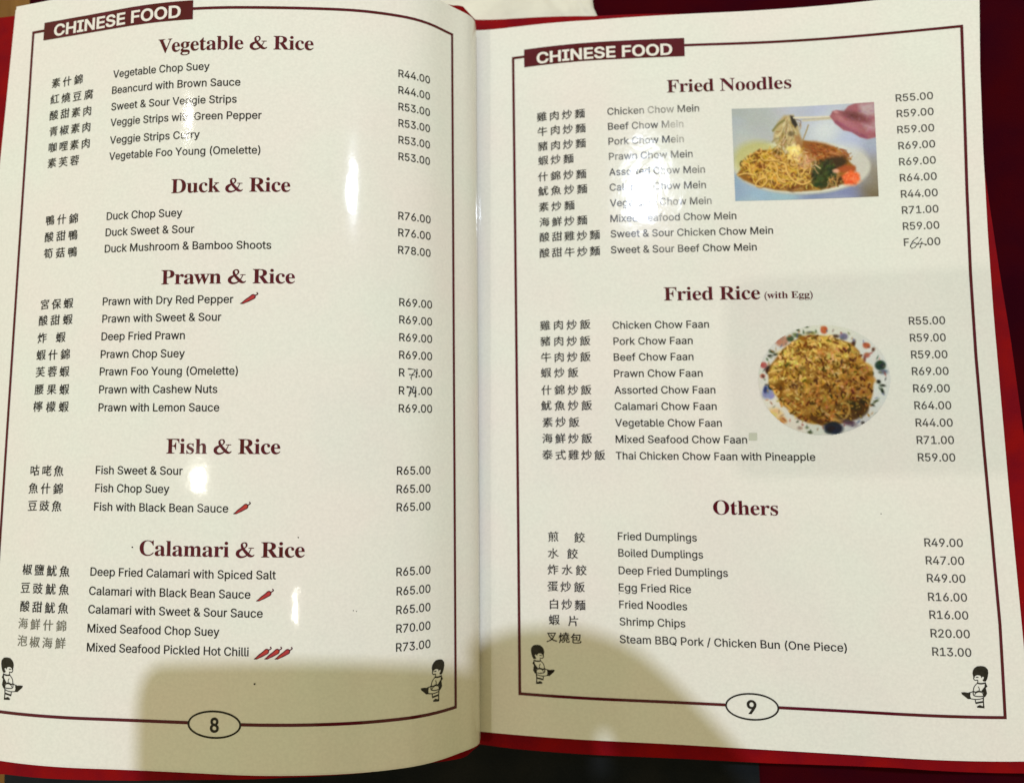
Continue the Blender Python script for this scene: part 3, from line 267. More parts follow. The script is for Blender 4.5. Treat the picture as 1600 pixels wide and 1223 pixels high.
"R": [704,[[23,0,0,26,43,6,27,15,14,28,4,45,0,444,-5,41,-13,26,-27,15,-42,7,0,25,299,0,131,-11,93,-33,32,-25,24,-31,13,-37,5,-43,-9,-57,-29,-46,-48,-36,-66,-26,174,-258,31,-37,16,-9,22,-3,3,0,0,-26,-211,0,-204,316,-29,0,0,-196,5,-45,13,-28,27,-15,44,-6,0,-26],[271,348,32,0,67,9,47,28,26,47,9,68,-7,62,-22,45,-37,26,-52,9,-33,-3,-19,-10,-8,-20,-3,-35]]],
"V": [637,[[316,-19,-250,586,-32,59,-22,18,-33,9,0,25,335,0,0,-25,-40,-2,-26,-7,-16,-14,-5,-20,13,-47,145,-350,133,349,10,47,-5,21,-14,13,-64,10,0,25,213,0,0,-25,-28,-4,-22,-12,-19,-25,-20,-42,-227,-589]]],
"a": [512,[[379,-15,-33,4,-25,13,-16,21,-7,29,-35,-28,-38,-21,-40,-12,-43,-4,-46,8,-36,22,-22,34,-8,43,4,32,12,28,20,26,29,23,82,41,119,39,0,76,-4,36,-14,26,-23,14,-35,5,-49,-8,-16,-24,14,-26,11,-19,3,-19,-5,-24,-14,-19,-22,-13,-27,-4,-28,5,-20,14,-14,21,-4,28,6,33,18,30,30,24,38,19,47,12,53,4,91,-10,60,-29,33,-50,11,-72,0,-220,3,-34,14,-8,24,11,13,-21,-52,-42],[225,50,34,11,37,33,0,158,-52,-18,-38,-28,-22,-36,-8,-45,3,-33,9,-23,16,-14]]],
"b": [537,[[64,-17,0,595,-2,39,-7,21,-16,11,-27,5,0,24,194,0,0,-263,26,26,29,18,33,11,35,4,50,-7,44,-22,36,-34,27,-46,17,-55,6,-63,-7,-72,-21,-63,-34,-53,-45,-40,-55,-26,-61,-8,-66,14,-64,43,-77,-59],[272,21,24,3,21,10,16,16,12,23,15,68,5,97,-5,80,-16,56,-28,32,-42,11,-22,-4,-21,-11,-16,-19,-9,-23,0,-258,4,-35,13,-26,20,-15]]],
"c": [437,[[232,-15,-54,8,-49,23,-41,37,-32,48,-20,58,-7,64,8,69,23,61,35,50,48,39,55,25,62,8,64,-8,49,-23,30,-35,10,-44,-4,-25,-12,-19,-20,-13,-25,-4,-26,4,-19,13,-11,22,-4,30,1,16,1,15,-10,29,-32,9,-37,-10,-27,-31,-16,-51,-5,-71,9,-96,28,-69,20,-25,24,-18,26,-10,30,-4,52,12,48,38,20,-17,-40,-46,-45,-33,-51,-19]]],
"d": [551,[[208,-15,-49,8,-43,23,-37,36,-27,47,-17,57,-6,63,6,72,19,63,29,51,38,38,46,23,50,8,33,-4,31,-10,27,-18,24,-25,0,180,-4,26,-12,18,-21,9,-33,4,0,24,213,0,0,-566,2,-31,7,-20,14,-13,28,-7,0,-25,-88,-8,-106,-23,0,73,-23,-32,-29,-23,-33,-13],[255,42,23,5,23,15,19,22,12,29,0,247,-8,23,-17,19,-22,12,-26,4,-40,-12,-25,-34,-14,-60,-5,-84,4,-82,14,-59,25,-34]]],
"e": [448,[[229,-15,-55,8,-48,23,-40,36,-31,50,-19,61,-7,71,7,66,20,58,32,48,42,37,49,23,55,8,41,-4,36,-10,32,-18,28,-25,22,-31,15,-37,10,-43,3,-48,0,-11,-247,0,8,-80,24,-58,38,-35,53,-11,29,4,27,12,25,21,24,28,22,-20,-40,-54,-45,-38,-52,-23],[173,286,127,0,0,34,-3,55,-9,38,-19,22,-29,7,-29,-9,-21,-26,-13,-43,-4,-61]]],
"g": [487,[[217,-209,-85,7,-61,21,-37,32,-13,38,5,23,15,20,26,16,35,14,-29,17,-21,20,-13,22,-4,24,7,35,21,30,36,28,53,26,-52,26,-37,34,-23,42,-7,50,6,44,20,39,31,31,41,24,48,15,55,5,58,-5,55,-16,125,0,0,-54,-73,0,26,-45,9,-51,-6,-41,-17,-37,-27,-30,-36,-23,-43,-14,-49,-5,-22,1,-23,1,-24,-4,-19,-10,-14,-16,-4,-19,15,-25,45,-8,51,0,71,-3,54,-10,39,-17,26,-24,14,-32,5,-42,-4,-34,-12,-30,-20,-27,-28,-22,-80,-31],[234,185,30,8,20,24,10,40,3,57,-3,57,-10,40,-20,23,-30,8,-30,-8,-19,-23,-11,-40,-4,-57,4,-57,11,-40,19,-24],[239,-173,67,5,48,14,28,23,10,33,-5,22,-16,14,-27,8,-39,3,-161,0,-26,-26,-9,-31,8,-25,24,-21,40,-14]]],
"h": [567,[[27,0,0,24,25,4,15,10,8,18,3,27,0,511,-2,27,-8,18,-15,11,-25,5,0,23,192,0,0,-281,30,34,34,24,37,14,41,5,57,-10,40,-30,25,-49,8,-70,0,-232,3,-27,7,-17,15,-11,24,-4,0,-24,-240,0,0,24,7,0,18,4,14,11,7,18,3,26,0,240,-9,61,-14,15,-25,5,-44,-13,-38,-41,0,-267,2,-27,8,-17,14,-11,24,-4,0,-24]]],
"i": [295,[[150,539,-29,5,-24,17,-17,24,-5,29,5,30,17,24,24,17,29,5,29,-5,25,-17,16,-24,5,-30,-5,-29,-17,-24,-24,-17],[27,0,0,24,25,5,16,9,7,17,3,28,0,292,-2,31,-6,18,-15,9,-25,4,1,25,190,0,0,-379,2,-27,7,-17,14,-10,24,-5,0,-24]]],
"k": [534,[[26,0,0,24,26,5,16,10,7,17,3,27,0,509,-8,48,-14,9,-26,5,1,24,189,0,0,-427,118,118,19,24,6,21,-13,17,-39,6,-5,0,0,25,208,0,0,-25,-55,-14,-50,-36,-78,-76,184,-260,21,-20,24,-7,0,-24,-246,0,0,24,9,0,25,6,8,17,-11,26,-103,146,-22,-19,0,-117,2,-27,8,-17,14,-10,24,-5,0,-24]]],
"l": [297,[[27,0,0,24,25,5,16,9,7,17,3,28,0,509,-8,47,-14,11,-26,4,0,24,191,0,0,-595,2,-27,7,-17,14,-10,24,-5,0,-24]]],
"m": [825,[[27,0,0,24,25,4,15,10,8,18,3,27,0,294,-2,27,-8,19,-15,11,-25,4,0,24,190,0,0,-68,30,35,32,25,35,15,38,5,46,-5,36,-16,26,-27,16,-37,31,37,34,27,38,16,42,5,56,-10,40,-30,24,-49,8,-70,0,-232,2,-27,8,-17,14,-11,24,-4,0,-24,-236,0,0,24,24,4,14,11,8,18,2,26,0,240,-9,61,-14,15,-25,5,-42,-13,-37,-38,0,-270,2,-26,8,-18,14,-11,23,-4,0,-24,-233,0,0,24,24,4,14,11,8,18,2,26,0,240,-9,61,-14,15,-25,5,-43,-13,-36,-41,0,-267,2,-26,7,-17,14,-11,23,-5,0,-24]]],
"n": [567,[[27,0,0,24,25,4,15,10,8,18,3,27,0,294,-2,27,-8,19,-15,11,-25,4,0,24,192,0,0,-64,30,33,33,24,38,14,41,5,57,-10,40,-30,25,-49,8,-70,0,-232,3,-27,7,-17,15,-11,24,-4,0,-24,-240,0,0,24,7,0,18,4,14,11,7,18,3,26,0,240,-9,61,-14,15,-25,5,-44,-13,-38,-41,0,-267,2,-27,8,-17,14,-11,24,-4,0,-24]]],
"o": [501,[[251,-15,-62,8,-54,24,-45,38,-34,50,-21,58,-7,66,7,67,21,60,34,49,45,38,54,23,61,8,61,-8,54,-23,45,-37,34,-49,21,-59,7,-69,-7,-68,-21,-59,-34,-49,-44,-37,-54,-23],[251,17,36,10,24,31,13,63,3,108,-4,110,-14,64,-23,32,-35,10,-37,-11,-23,-31,-13,-65,-4,-108,4,-108,13,-64,24,-31]]],
"r": [428,[[27,0,0,24,25,5,16,9,7,17,3,28,0,292,-2,31,-7,19,-14,8,-25,4,1,25,186,0,0,-87,28,42,34,32,34,19,34,6,37,-5,26,-16,16,-25,5,-32,-4,-26,-13,-21,-20,-13,-25,-5,-23,3,-15,10,-23,28,-12,11,-15,4,-20,-7,-20,-20,-14,-33,-5,-41,0,-203,4,-28,11,-17,21,-10,36,-4,0,-24]]],
"s": [429,[[225,-15,-44,6,-52,18,-20,4,-20,-6,-13,-20,-23,0,0,170,26,0,19,-56,31,-43,38,-27,42,-9,33,4,24,14,15,20,5,27,-13,38,-41,31,-73,37,-46,28,-32,31,-19,36,-7,40,10,58,32,47,49,32,64,10,37,-4,49,-13,11,-2,10,-2,15,5,11,16,20,0,0,-145,-23,0,-20,48,-27,35,-34,21,-37,7,-28,-4,-21,-11,-13,-18,-4,-22,4,-22,12,-18,46,-31,67,-33,44,-27,31,-29,17,-37,6,-48,-11,-65,-32,-49,-51,-32]]],
"t": [340,[[184,-14,-51,7,-35,23,-19,37,-7,53,0,309,-42,0,0,31,101,104,61,81,23,0,0,-169,94,0,0,-47,-94,0,0,-293,8,-46,10,-12,17,-4,32,13,25,38,24,-13,-26,-49,-34,-35,-40,-21]]],
"u": [558,[[195,-15,-59,10,-39,31,-22,49,-7,69,0,225,-2,30,-7,22,-16,12,-26,5,0,24,194,0,0,-352,3,-23,11,-18,16,-12,22,-4,42,11,35,34,0,271,-3,32,-8,21,-17,12,-30,4,0,24,200,0,0,-358,3,-28,8,-18,16,-9,27,-5,0,-25,-90,-8,-106,-26,0,75,-28,-31,-35,-24,-39,-15]]],
"w": [647,[[182,-15,-157,409,-16,30,-25,13,0,25,222,0,0,-25,-28,-6,-8,-20,2,-15,6,-20,70,-187,66,161,-15,46,-17,34,-32,9,0,23,231,0,0,-25,-31,-7,-10,-19,1,-10,2,-11,57,-180,69,171,7,29,-3,12,-7,8,-36,9,0,23,133,0,0,-23,-18,-4,-12,-11,-20,-40,-160,-399,-23,0,-98,308,-124,-308]]],
" ": [250,[]]},
"cj": {
"什": [1000,[[291,836,-50,-114,-61,-109,-70,-99,-74,-83,43,-74,56,63,54,71,0,-569,73,0,0,685,54,102,45,106],[607,830,0,-336,-280,0,0,-74,280,0,0,-500,78,0,0,500,270,0,0,74,-270,0,0,336]]],
"保": [1000,[[452,726,372,0,0,-184,-372,0],[380,793,0,-319,218,0,0,-124,-292,0,0,-69,248,0,-57,-78,-68,-72,-75,-61,-77,-47,52,-59,74,50,71,64,66,73,58,81,0,-312,75,0,0,315,55,-81,63,-75,68,-65,69,-52,53,60,-73,47,-71,62,-65,72,-54,78,236,0,0,69,-281,0,0,124,226,0,0,319],[277,837,-50,-112,-61,-107,-69,-96,-74,-81,42,-74,55,60,53,69,0,-573,72,0,0,684,55,102,47,106]]],
"包": [1000,[[303,845,-51,-101,-64,-94,-73,-83,-80,-69,62,-55,90,86,84,105,525,0,-15,-297,-23,-107,-14,-11,-20,-2,-101,3,14,-34,7,-37,116,0,36,10,28,24,18,44,13,88,10,143,8,212,1,35,-557,0,61,118],[269,463,263,0,0,-163,-263,0],[195,530,0,-449,6,-58,21,-40,38,-25,58,-13,82,-4,380,0,70,5,48,17,32,31,19,49,12,68,-38,11,-35,17,-9,-64,-17,-39,-32,-19,-52,-5,-383,0,-65,3,-38,11,-18,21,-5,34,0,152,336,0,0,297]]],
"叉": [1000,[[390,577,90,-82,69,-80,54,47,-72,78,-90,79],[95,745,0,-74,73,0,52,-139,62,-126,75,-113,87,-100,-94,-66,-101,-56,-107,-47,-112,-37,26,-32,20,-35,114,40,109,50,104,60,97,71,89,-65,98,-56,109,-45,120,-36,49,68,-116,32,-106,42,-97,52,-86,61,97,106,84,123,69,141,54,160,-51,24,-9,-3],[242,671,528,0,-49,-127,-61,-113,-73,-100,-84,-88,-83,91,-71,102,-59,112]]],
"咕": [1000,[[73,732,0,-637,70,0,0,90,223,0,0,547],[143,661,153,0,0,-405,-153,0],[461,342,0,-421,74,0,0,54,305,0,0,-46,77,0,0,413,-203,0,0,210,246,0,0,72,-246,0,0,213,-75,0,0,-213,-219,0,0,-72,219,0,0,-210],[535,45,0,227,305,0,0,-227]]],
"咖": [1000,[[421,837,-1,-199,-85,0,0,-67,84,0,-7,-153,-17,-138,-29,-123,-45,-106,-66,-87,28,-21,24,-26,70,95,49,114,32,133,18,148,8,164,87,0,-9,-245,-10,-164,-12,-97,-15,-45,-13,-13,-16,-3,-77,3,13,-34,5,-34,89,1,32,10,26,26,19,53,14,110,11,185,9,278,1,36,-153,0,2,199],[677,723,0,-766,63,0,0,84,124,0,0,-76,65,0,0,758],[740,108,0,547,124,0,0,-547],[76,767,0,-694,60,0,0,99,163,0,0,595],[136,704,102,0,0,-470,-102,0]]],
"咾": [1000,[[74,735,0,-624,67,0,0,87,138,0,-10,-5,57,-59,95,56,91,63,0,-217,6,-53,20,-33,40,-17,64,-5,190,0,55,8,35,26,20,52,11,83,-36,12,-33,18,-5,-67,-9,-39,-16,-18,-28,-4,-178,0,-32,1,-19,6,-9,11,-2,19,0,109,175,65,154,76,-59,53,-121,-68,-149,-63,0,105,64,58,61,63,252,0,0,69,-192,0,91,124,78,136,-71,25,-87,-149,-106,-136,-55,0,0,137,155,0,0,68,-155,0,0,132,-74,0,0,-132,-163,0,0,-68,163,0,0,-137,-186,0,0,-69,250,0,-129,-111,-142,-93,0,505],[141,667,134,0,0,-399,-134,0]]],
"哩": [1000,[[471,529,154,0,0,-128,-154,0],[690,529,150,0,0,-128,-150,0],[471,718,154,0,0,-126,-154,0],[690,718,150,0,0,-126,-150,0],[328,22,0,-69,634,0,0,69,-267,0,0,138,232,0,0,68,-232,0,0,74,-5,0,0,33,222,0,0,449,-509,0,0,-449,222,0,0,-33,-4,0,0,-74,-231,0,0,-68,231,0,0,-138],[74,745,0,-655,69,0,0,96,181,0,0,559],[143,675,112,0,0,-419,-112,0]]],
"宮": [1000,[[313,528,371,0,0,-132,-371,0],[170,245,0,-322,75,0,0,41,520,0,0,-37,77,0,0,318,-354,0,44,89,227,0,0,256,-517,0,0,-256,202,0,-35,-89],[245,30,0,149,520,0,0,-149],[424,824,40,-80,-382,0,0,-226,73,0,0,157,691,0,0,-157,76,0,0,226,-369,0,-53,102]]],
"式": [1000,[[709,791,80,-63,64,-63,52,47,-65,61,-80,60],[565,836,5,-183,-515,0,0,-73,520,0,23,-212,37,-182,54,-142,71,-93,89,-33,49,11,34,36,22,70,13,109,-34,18,-32,24,-6,-86,-9,-59,-13,-34,-18,-11,-57,28,-50,80,-42,124,-32,161,-21,191,294,0,0,73,-298,0,-4,183],[59,24,24,-74,482,110,-6,68,-214,-46,0,276,187,0,0,73,-442,0,0,-73,180,0,0,-291]]],
"果": [1000,[[159,792,0,-398,302,0,0,-85,-399,0,0,-69,338,0,-76,-70,-91,-62,-98,-53,-99,-40,52,-62,100,45,100,60,92,71,81,79,0,-288,79,0,0,293,82,-78,94,-71,99,-60,99,-46,51,63,-97,39,-97,52,-92,61,-78,67,338,0,0,69,-399,0,0,85,308,0,0,398],[236,563,225,0,0,-104,-225,0],[540,563,227,0,0,-104,-227,0],[236,727,225,0,0,-102,-225,0],[540,727,227,0,0,-102,-227,0]]],
"椒": [1000,[[357,325,-31,-123,-49,-102,53,-32,51,111,36,134],[542,300,47,-93,33,-87,57,26,-34,86,-49,91],[627,751,0,-64,31,0,36,-254,55,-223,-43,-72,-47,-63,-54,-54,-58,-45,28,-24,23,-28,51,40,47,47,44,55,40,62,61,-117,77,-92,23,28,27,25,-45,45,-39,55,-35,62,-30,70,44,111,36,127,27,142,19,159,-41,10,-13,-2],[720,687,155,0,-34,-212,-53,-177,-41,186],[444,821,0,-346,-146,0,0,-67,149,0,0,-390,-3,-10,-10,-3,-81,1,23,-61,65,2,43,9,23,23,6,39,0,390,151,0,0,67,-152,0,0,138,127,0,0,62,-127,0,0,146],[161,840,0,-193,-111,0,0,-70,103,0,-22,-102,-30,-101,-35,-91,-37,-74,34,-73,53,119,45,150,0,-484,65,0,0,505,63,-140,38,57,-101,174,0,60,96,0,0,70,-96,0,0,193]]],
"檬": [1000,[[471,512,0,-49,347,0,0,49],[362,623,0,-148,61,0,0,94,449,0,0,-94,63,0,0,148],[349,409,0,-54,214,0,-106,-48,-113,-35,32,-47,87,31,86,39,38,-38,-116,-61,-134,-44,31,-51,129,52,117,66,21,-44,-68,-48,-85,-46,-92,-38,-91,-28,33,-52,83,29,85,38,80,44,71,48,4,-41,-4,-36,-10,-28,-15,-19,-23,-13,-28,-2,-71,4,13,-32,5,-30,66,-2,46,6,39,22,28,36,15,52,2,64,-15,69,52,23,26,-75,34,-67,44,-55,54,-42,46,55,-52,34,-42,49,-33,59,-24,67,110,62,-44,49,-90,-56,-102,-53,-35,53,-47,49,44,31,307,0,0,54],[716,841,0,-77,-155,0,0,77,-67,0,0,-77,-143,0,0,-57,143,0,0,-65,67,0,0,65,155,0,0,-65,68,0,0,65,170,0,0,57,-170,0,0,77],[166,840,0,-212,-113,0,0,-70,110,0,-23,-106,-30,-105,-37,-97,-40,-78,39,-64,50,106,44,132,0,-425,67,0,0,501,65,-131,43,61,-108,170,0,36,94,0,0,70,-94,0,0,212]]],
"檸": [1000,[[504,627,0,-72,4,-35,14,-22,28,-12,45,-3,133,0,32,4,21,12,13,25,7,41,-26,8,-23,12,-2,-27,-6,-15,-9,-7,-15,-2,-121,0,-32,4,-7,17,0,72],[563,661,107,-101,35,38,-108,96],[440,624,-39,-57,-49,-49,49,-35,49,55,38,59],[769,622,100,-127,51,27,-101,122],[589,826,31,-69,-274,0,0,-146,66,0,0,87,459,0,0,-87,68,0,0,146,-244,0,-41,86],[343,187,0,-57,280,0,0,-128,-3,-10,-12,-4,-106,1,21,-63,81,1,53,9,28,23,6,41,0,130,244,0,0,57],[398,444,0,-147,-83,0,0,-59,645,0,0,59,-66,0,0,147],[459,297,0,95,88,0,0,-95],[599,297,0,95,89,0,0,-95],[741,297,0,95,90,0,0,-95],[167,840,0,-193,-113,0,0,-70,103,0,-23,-102,-30,-101,-35,-91,-37,-74,34,-73,55,123,46,155,0,-493,62,0,0,497,64,-140,37,57,-101,176,0,66,92,0,0,70,-92,0,0,193]]],
"水": [1000,[[71,584,0,-76,246,0,-46,-139,-63,-120,-79,-98,-90,-75,32,-26,29,-32,81,70,74,91,63,111,52,130,37,148,-49,19,-14,-3],[817,652,-91,-112,-103,-107,-44,80,-37,83,0,242,-80,0,0,-816,-5,-17,-17,-5,-126,1,29,-82,96,3,61,13,19,12,13,18,8,25,2,33,0,422,75,-131,89,-117,101,-98,112,-75,56,69,-88,51,-83,66,-76,78,-68,89,114,107,111,120]]],
"泡": [1000,[[88,777,97,-53,79,-59,43,62,-79,56,-98,49],[38,506,98,-49,79,-55,44,63,-81,52,-99,46],[66,-21,66,-46,84,158,79,169,-58,45,-87,-177],[458,465,194,0,0,-155,-194,0],[468,841,-35,-99,-44,-93,-53,-83,-60,-70,65,-45,43,52,0,-451,5,-52,16,-36,30,-23,45,-12,64,-3,271,0,56,5,39,17,26,32,16,50,10,69,-37,12,-33,18,-7,-68,-12,-41,-23,-20,-38,-5,-266,0,-45,2,-27,9,-13,17,-3,29,0,191,265,0,0,288,-319,0,64,108,372,0,-12,-298,-21,-106,-12,-11,-18,-3,-90,4,14,-35,6,-38,108,0,33,10,26,24,16,44,11,87,8,144,7,213,0,35,-415,0,41,113]]],
"泰": [1000,[[235,229,61,-53,48,-54,53,43,-48,52,-63,51],[695,276,-46,-57,-55,-58,-54,25,0,177,-74,0,0,-206,-354,-123,36,-63,318,122,0,-90,-4,-13,-13,-4,-111,1,24,-61,86,1,55,9,18,9,11,13,6,19,2,25,0,112,155,-77,127,-74,44,57,-212,113,101,104],[459,839,-17,-94,-337,0,0,-62,321,0,-29,-79,-241,0,0,-60,213,0,-50,-84,-268,0,0,-63,220,0,-48,-53,-55,-49,-62,-45,-68,-40,31,-23,26,-28,80,51,71,58,62,62,55,67,262,0,60,-71,71,-63,80,-53,84,-41,23,33,28,29,-73,29,-70,39,-64,46,-54,52,238,0,0,63,-543,0,45,84,411,0,0,60,-385,0,28,79,398,0,0,62,-381,0,17,87]]],
"海": [1000,[[95,775,95,-52,78,-55,44,57,-79,53,-95,48],[42,484,90,-51,74,-54,43,58,-75,51,-91,48],[72,-22,65,-41,68,158,63,168,-58,41,-69,-177],[557,469,63,-56,48,-57,-210,0,17,141,346,0,-7,-141,-142,0,41,30,-49,56,-64,55],[285,356,0,-69,93,0,-37,-220,445,0,-10,-40,-13,-22,-15,-12,-22,-3,-118,6,14,-32,7,-33,126,-1,39,9,32,27,18,37,15,64,76,0,0,65,-67,0,12,155,83,0,0,69,-79,0,8,170,1,36,-481,0,-25,-206],[448,287,362,0,-13,-155,-371,0],[532,257,67,-63,52,-62,45,32,-53,60,-68,60],[442,841,-32,-87,-39,-83,-47,-76,-51,-63,65,-42,56,77,52,91,492,0,0,69,-459,0,36,95]]],
"炒": [1000,[[82,635,-14,-128,-30,-116,58,-23,31,126,12,134],[356,665,-33,-107,-40,-102,46,-21,45,97,44,108],[493,670,-31,-163,-46,-139,63,-31,49,147,35,173],[775,662,67,-142,45,-133,68,25,-46,132,-70,140],[839,351,-54,-108,-74,-90,-96,-71,-117,-54,-138,-39,24,-32,17,-34,146,46,124,62,101,79,79,99,58,120],[633,840,0,-619,72,0,0,619],[195,835,0,-342,-3,-111,-11,-110,-26,-107,-45,-101,-69,-94,29,-25,24,-29,54,66,42,70,30,74,21,76,116,-143,50,56,-152,164,9,106,2,108,0,342]]],
"炸": [1000,[[84,635,-14,-128,-30,-116,57,-23,30,126,13,134],[345,668,-28,-107,-34,-102,42,-20,83,204],[527,841,-27,-107,-35,-102,-41,-93,-49,-78,62,-45,52,88,46,105,56,0,0,-689,74,0,0,258,286,0,0,68,-286,0,0,154,277,0,0,69,-277,0,0,140,299,0,0,70,-404,0,41,147],[196,835,0,-342,-3,-111,-12,-110,-25,-107,-46,-101,-69,-94,29,-25,24,-28,52,63,41,66,30,70,22,73,111,-159,53,56,-149,183,11,112,2,112,0,342]]],
"煎": [1000,[[595,584,0,-319,70,0,0,319],[793,615,0,-386,-4,-14,-16,-4,-126,1,27,-65,92,1,60,10,19,10,13,14,6,19,2,26,0,388],[340,102,14,-92,6,-84,73,10,-7,82,-17,91],[549,106,36,-93,23,-86,73,16,-25,84,-38,91],[756,104,71,-96,52,-90,70,33,-55,88,-72,94],[178,130,-58,-101,-65,-86,70,-30,66,93,59,104],[696,842,-36,-58,-44,-59,-282,0,46,18,-34,52,-47,51,-69,-25,41,-48,32,-48,-247,0,0,-66,890,0,0,66,-247,0,71,96],[413,545,0,-70,-220,0,0,70],[125,600,0,-446,68,0,0,144,220,0,0,-70,-3,-12,-14,-4,-103,1,22,-57,81,1,53,9,27,21,7,41,0,372],[193,423,220,0,0,-73,-220,0]]],
"燒": [1000,[[93,634,-4,-69,-11,-67,-17,-59,-25,-47,47,-32,29,55,19,65,11,73,4,74],[323,672,-31,-109,-38,-104,45,-20,43,99,43,110],[761,549,0,-72,-86,0,0,-54,86,0,0,-77,-115,0,0,-55,304,0,0,55,-124,0,0,77,97,0,0,54,-97,0,0,72],[385,624,0,-58,564,0,0,58,-255,0,0,72,201,0,0,58,-201,0,0,86,-72,0,0,-86,-183,0,0,-58,183,0,0,-72],[359,329,12,-57,258,35,-2,53,-90,-11,0,74,83,0,0,54,-83,0,0,72,-63,0,0,-72,-87,0,0,-54,87,0,0,-81],[362,240,0,-64,157,0,-17,-71,-34,-56,-60,-41,-91,-30,23,-28,17,-30,86,31,62,39,43,50,26,62,15,74,107,0,0,-160,4,-42,14,-27,27,-14,44,-4,100,0,36,6,24,22,15,42,8,68,-62,26,-3,-54,-4,-31,-9,-15,-13,-3,-82,0,-24,5,-6,21,0,160,194,0,0,64],[181,829,0,-341,-3,-110,-10,-109,-24,-107,-43,-100,-65,-93,50,-50,49,63,38,67,29,70,20,72,100,-140,50,53,-136,164,10,110,2,110,0,341]]],
"片": [1000,[[180,814,0,-333,-2,-107,-11,-106,-24,-103,-41,-98,-64,-90,32,-28,27,-31,60,79,43,86,29,91,17,93,422,0,0,-347,81,0,0,424,-495,0,4,137,0,23,645,0,0,77,-282,0,0,258,-79,0,0,-258,-284,0,0,233]]],
"牛": [1000,[[472,840,0,-183,-212,0,49,141,-77,15,-33,-101,-41,-96,-50,-86,-56,-72,71,-40,54,76,50,90,245,0,0,-239,-420,0,0,-74,420,0,0,-350,79,0,0,350,399,0,0,74,-399,0,0,239,343,0,0,73,-343,0,0,183]]],
"甜": [1000,[[40,557,0,-71,172,0,0,-168,-134,0,0,-386,69,0,0,60,206,0,0,-37,71,0,0,363,-139,0,0,168,163,0,0,71,-163,0,0,183,155,43,-61,54,-153,-43,-186,-32,23,-59,149,23,0,-169],[147,60,0,190,206,0,0,-190],[432,652,0,-72,88,0,0,-660,75,0,0,56,217,0,0,-52,75,0,0,656,73,0,0,72,-73,0,0,185,-75,0,0,-185,-217,0,0,185,-75,0,0,-185],[595,580,217,0,0,-225,-217,0],[595,284,217,0,0,-236,-217,0]]],
"白": [1000,[[446,844,-25,-81,-31,-83,-246,0,0,-760,75,0,0,73,561,0,0,-68,78,0,0,755,-385,0,66,147],[219,68,0,234,561,0,0,-234],[219,376,0,228,561,0,0,-228]]],
"筍": [1000,[[540,175,0,-87,-254,0,0,87],[540,229,-254,0,0,84,254,0],[184,845,-28,-66,-35,-64,-40,-58,-45,-49,62,-40,47,56,44,67,39,0,48,-91,-26,7,-41,-89,-51,-84,-60,-75,-66,-63,60,-50,84,90,76,111,574,0,-11,-189,-13,-130,-15,-80,-19,-39,-18,-11,-24,-2,-145,5,16,-36,7,-38,154,-1,44,10,33,26,24,49,18,94,14,151,13,220,1,36,-617,0,34,75,-15,4,41,16,-45,84,183,0,0,61,-264,0,32,75],[218,373,0,-403,68,0,0,58,324,0,0,345],[578,845,-30,-66,-38,-62,-45,-55,-51,-46,62,-43,53,54,49,64,72,0,42,-62,29,-57,66,26,-24,44,-33,49,223,0,0,61,-338,0,34,75]]],
"紅": [1000,[[221,189,19,-109,11,-102,65,17,-12,101,-21,108],[106,197,-28,-123,-38,-108,66,-24,37,112,31,129],[333,212,29,-80,22,-74,61,23,-22,73,-31,78],[71,240,66,19,238,40,12,-51,65,20,-26,95,-42,106,-62,-16,35,-96,-181,-24,129,148,119,166,-67,41,-84,-129,-120,-11,95,124,86,139,-72,31,-89,-155,-69,-95,-34,-37,-29,-17,25,-72,40,10,118,16,-97,-114,-45,-45,-36,-20],[419,52,0,-74,542,0,0,74,-223,0,0,638,207,0,0,74,-485,0,0,-74,201,0,0,-638]]],
"素": [1000,[[636,86,134,-75,110,-75,59,46,-114,74,-134,71],[293,128,-113,-79,-134,-64,58,-51,135,74,123,93],[193,294,55,10,192,12,-204,-79,-79,-25,-59,-11,18,-66,80,12,283,18,0,-157,-4,-12,-17,-4,-131,1,17,-34,11,-36,94,2,61,10,20,11,13,14,7,20,2,26,0,163,249,14,66,-65,59,41,-89,79,-109,77,-55,-36,66,-46,-411,-20,208,77,204,98,-52,48,-119,-62,-232,-12,80,38,78,44,-24,19,479,0,0,60,-414,0,0,65,308,0,0,57,-308,0,0,64,367,0,0,58,-367,0,0,74,-75,0,0,-74,-356,0,0,-58,356,0,0,-64,-301,0,0,-57,301,0,0,-65,-407,0,0,-60,352,0,-97,-55,-66,-30,-70,-20]]],
"肉": [1000,[[96,692,0,-772,75,0,0,699,273,0,-31,-72,-47,-62,-65,-53,-88,-42,26,-27,19,-29,76,36,62,42,49,50,38,55,137,-88,110,-83,50,59,-122,86,-147,89,13,39,306,0,0,-602,-5,-18,-18,-6,-146,2,24,-77,107,2,69,12,21,12,13,17,7,23,2,31,0,677,-364,0,17,145,-79,0,-16,-145],[472,405,-19,-72,-31,-69,-48,-64,-70,-55,-95,-44,25,-26,20,-30,79,36,65,44,50,50,39,55,128,-96,103,-90,55,55,-116,96,-139,99,18,54,13,57]]],
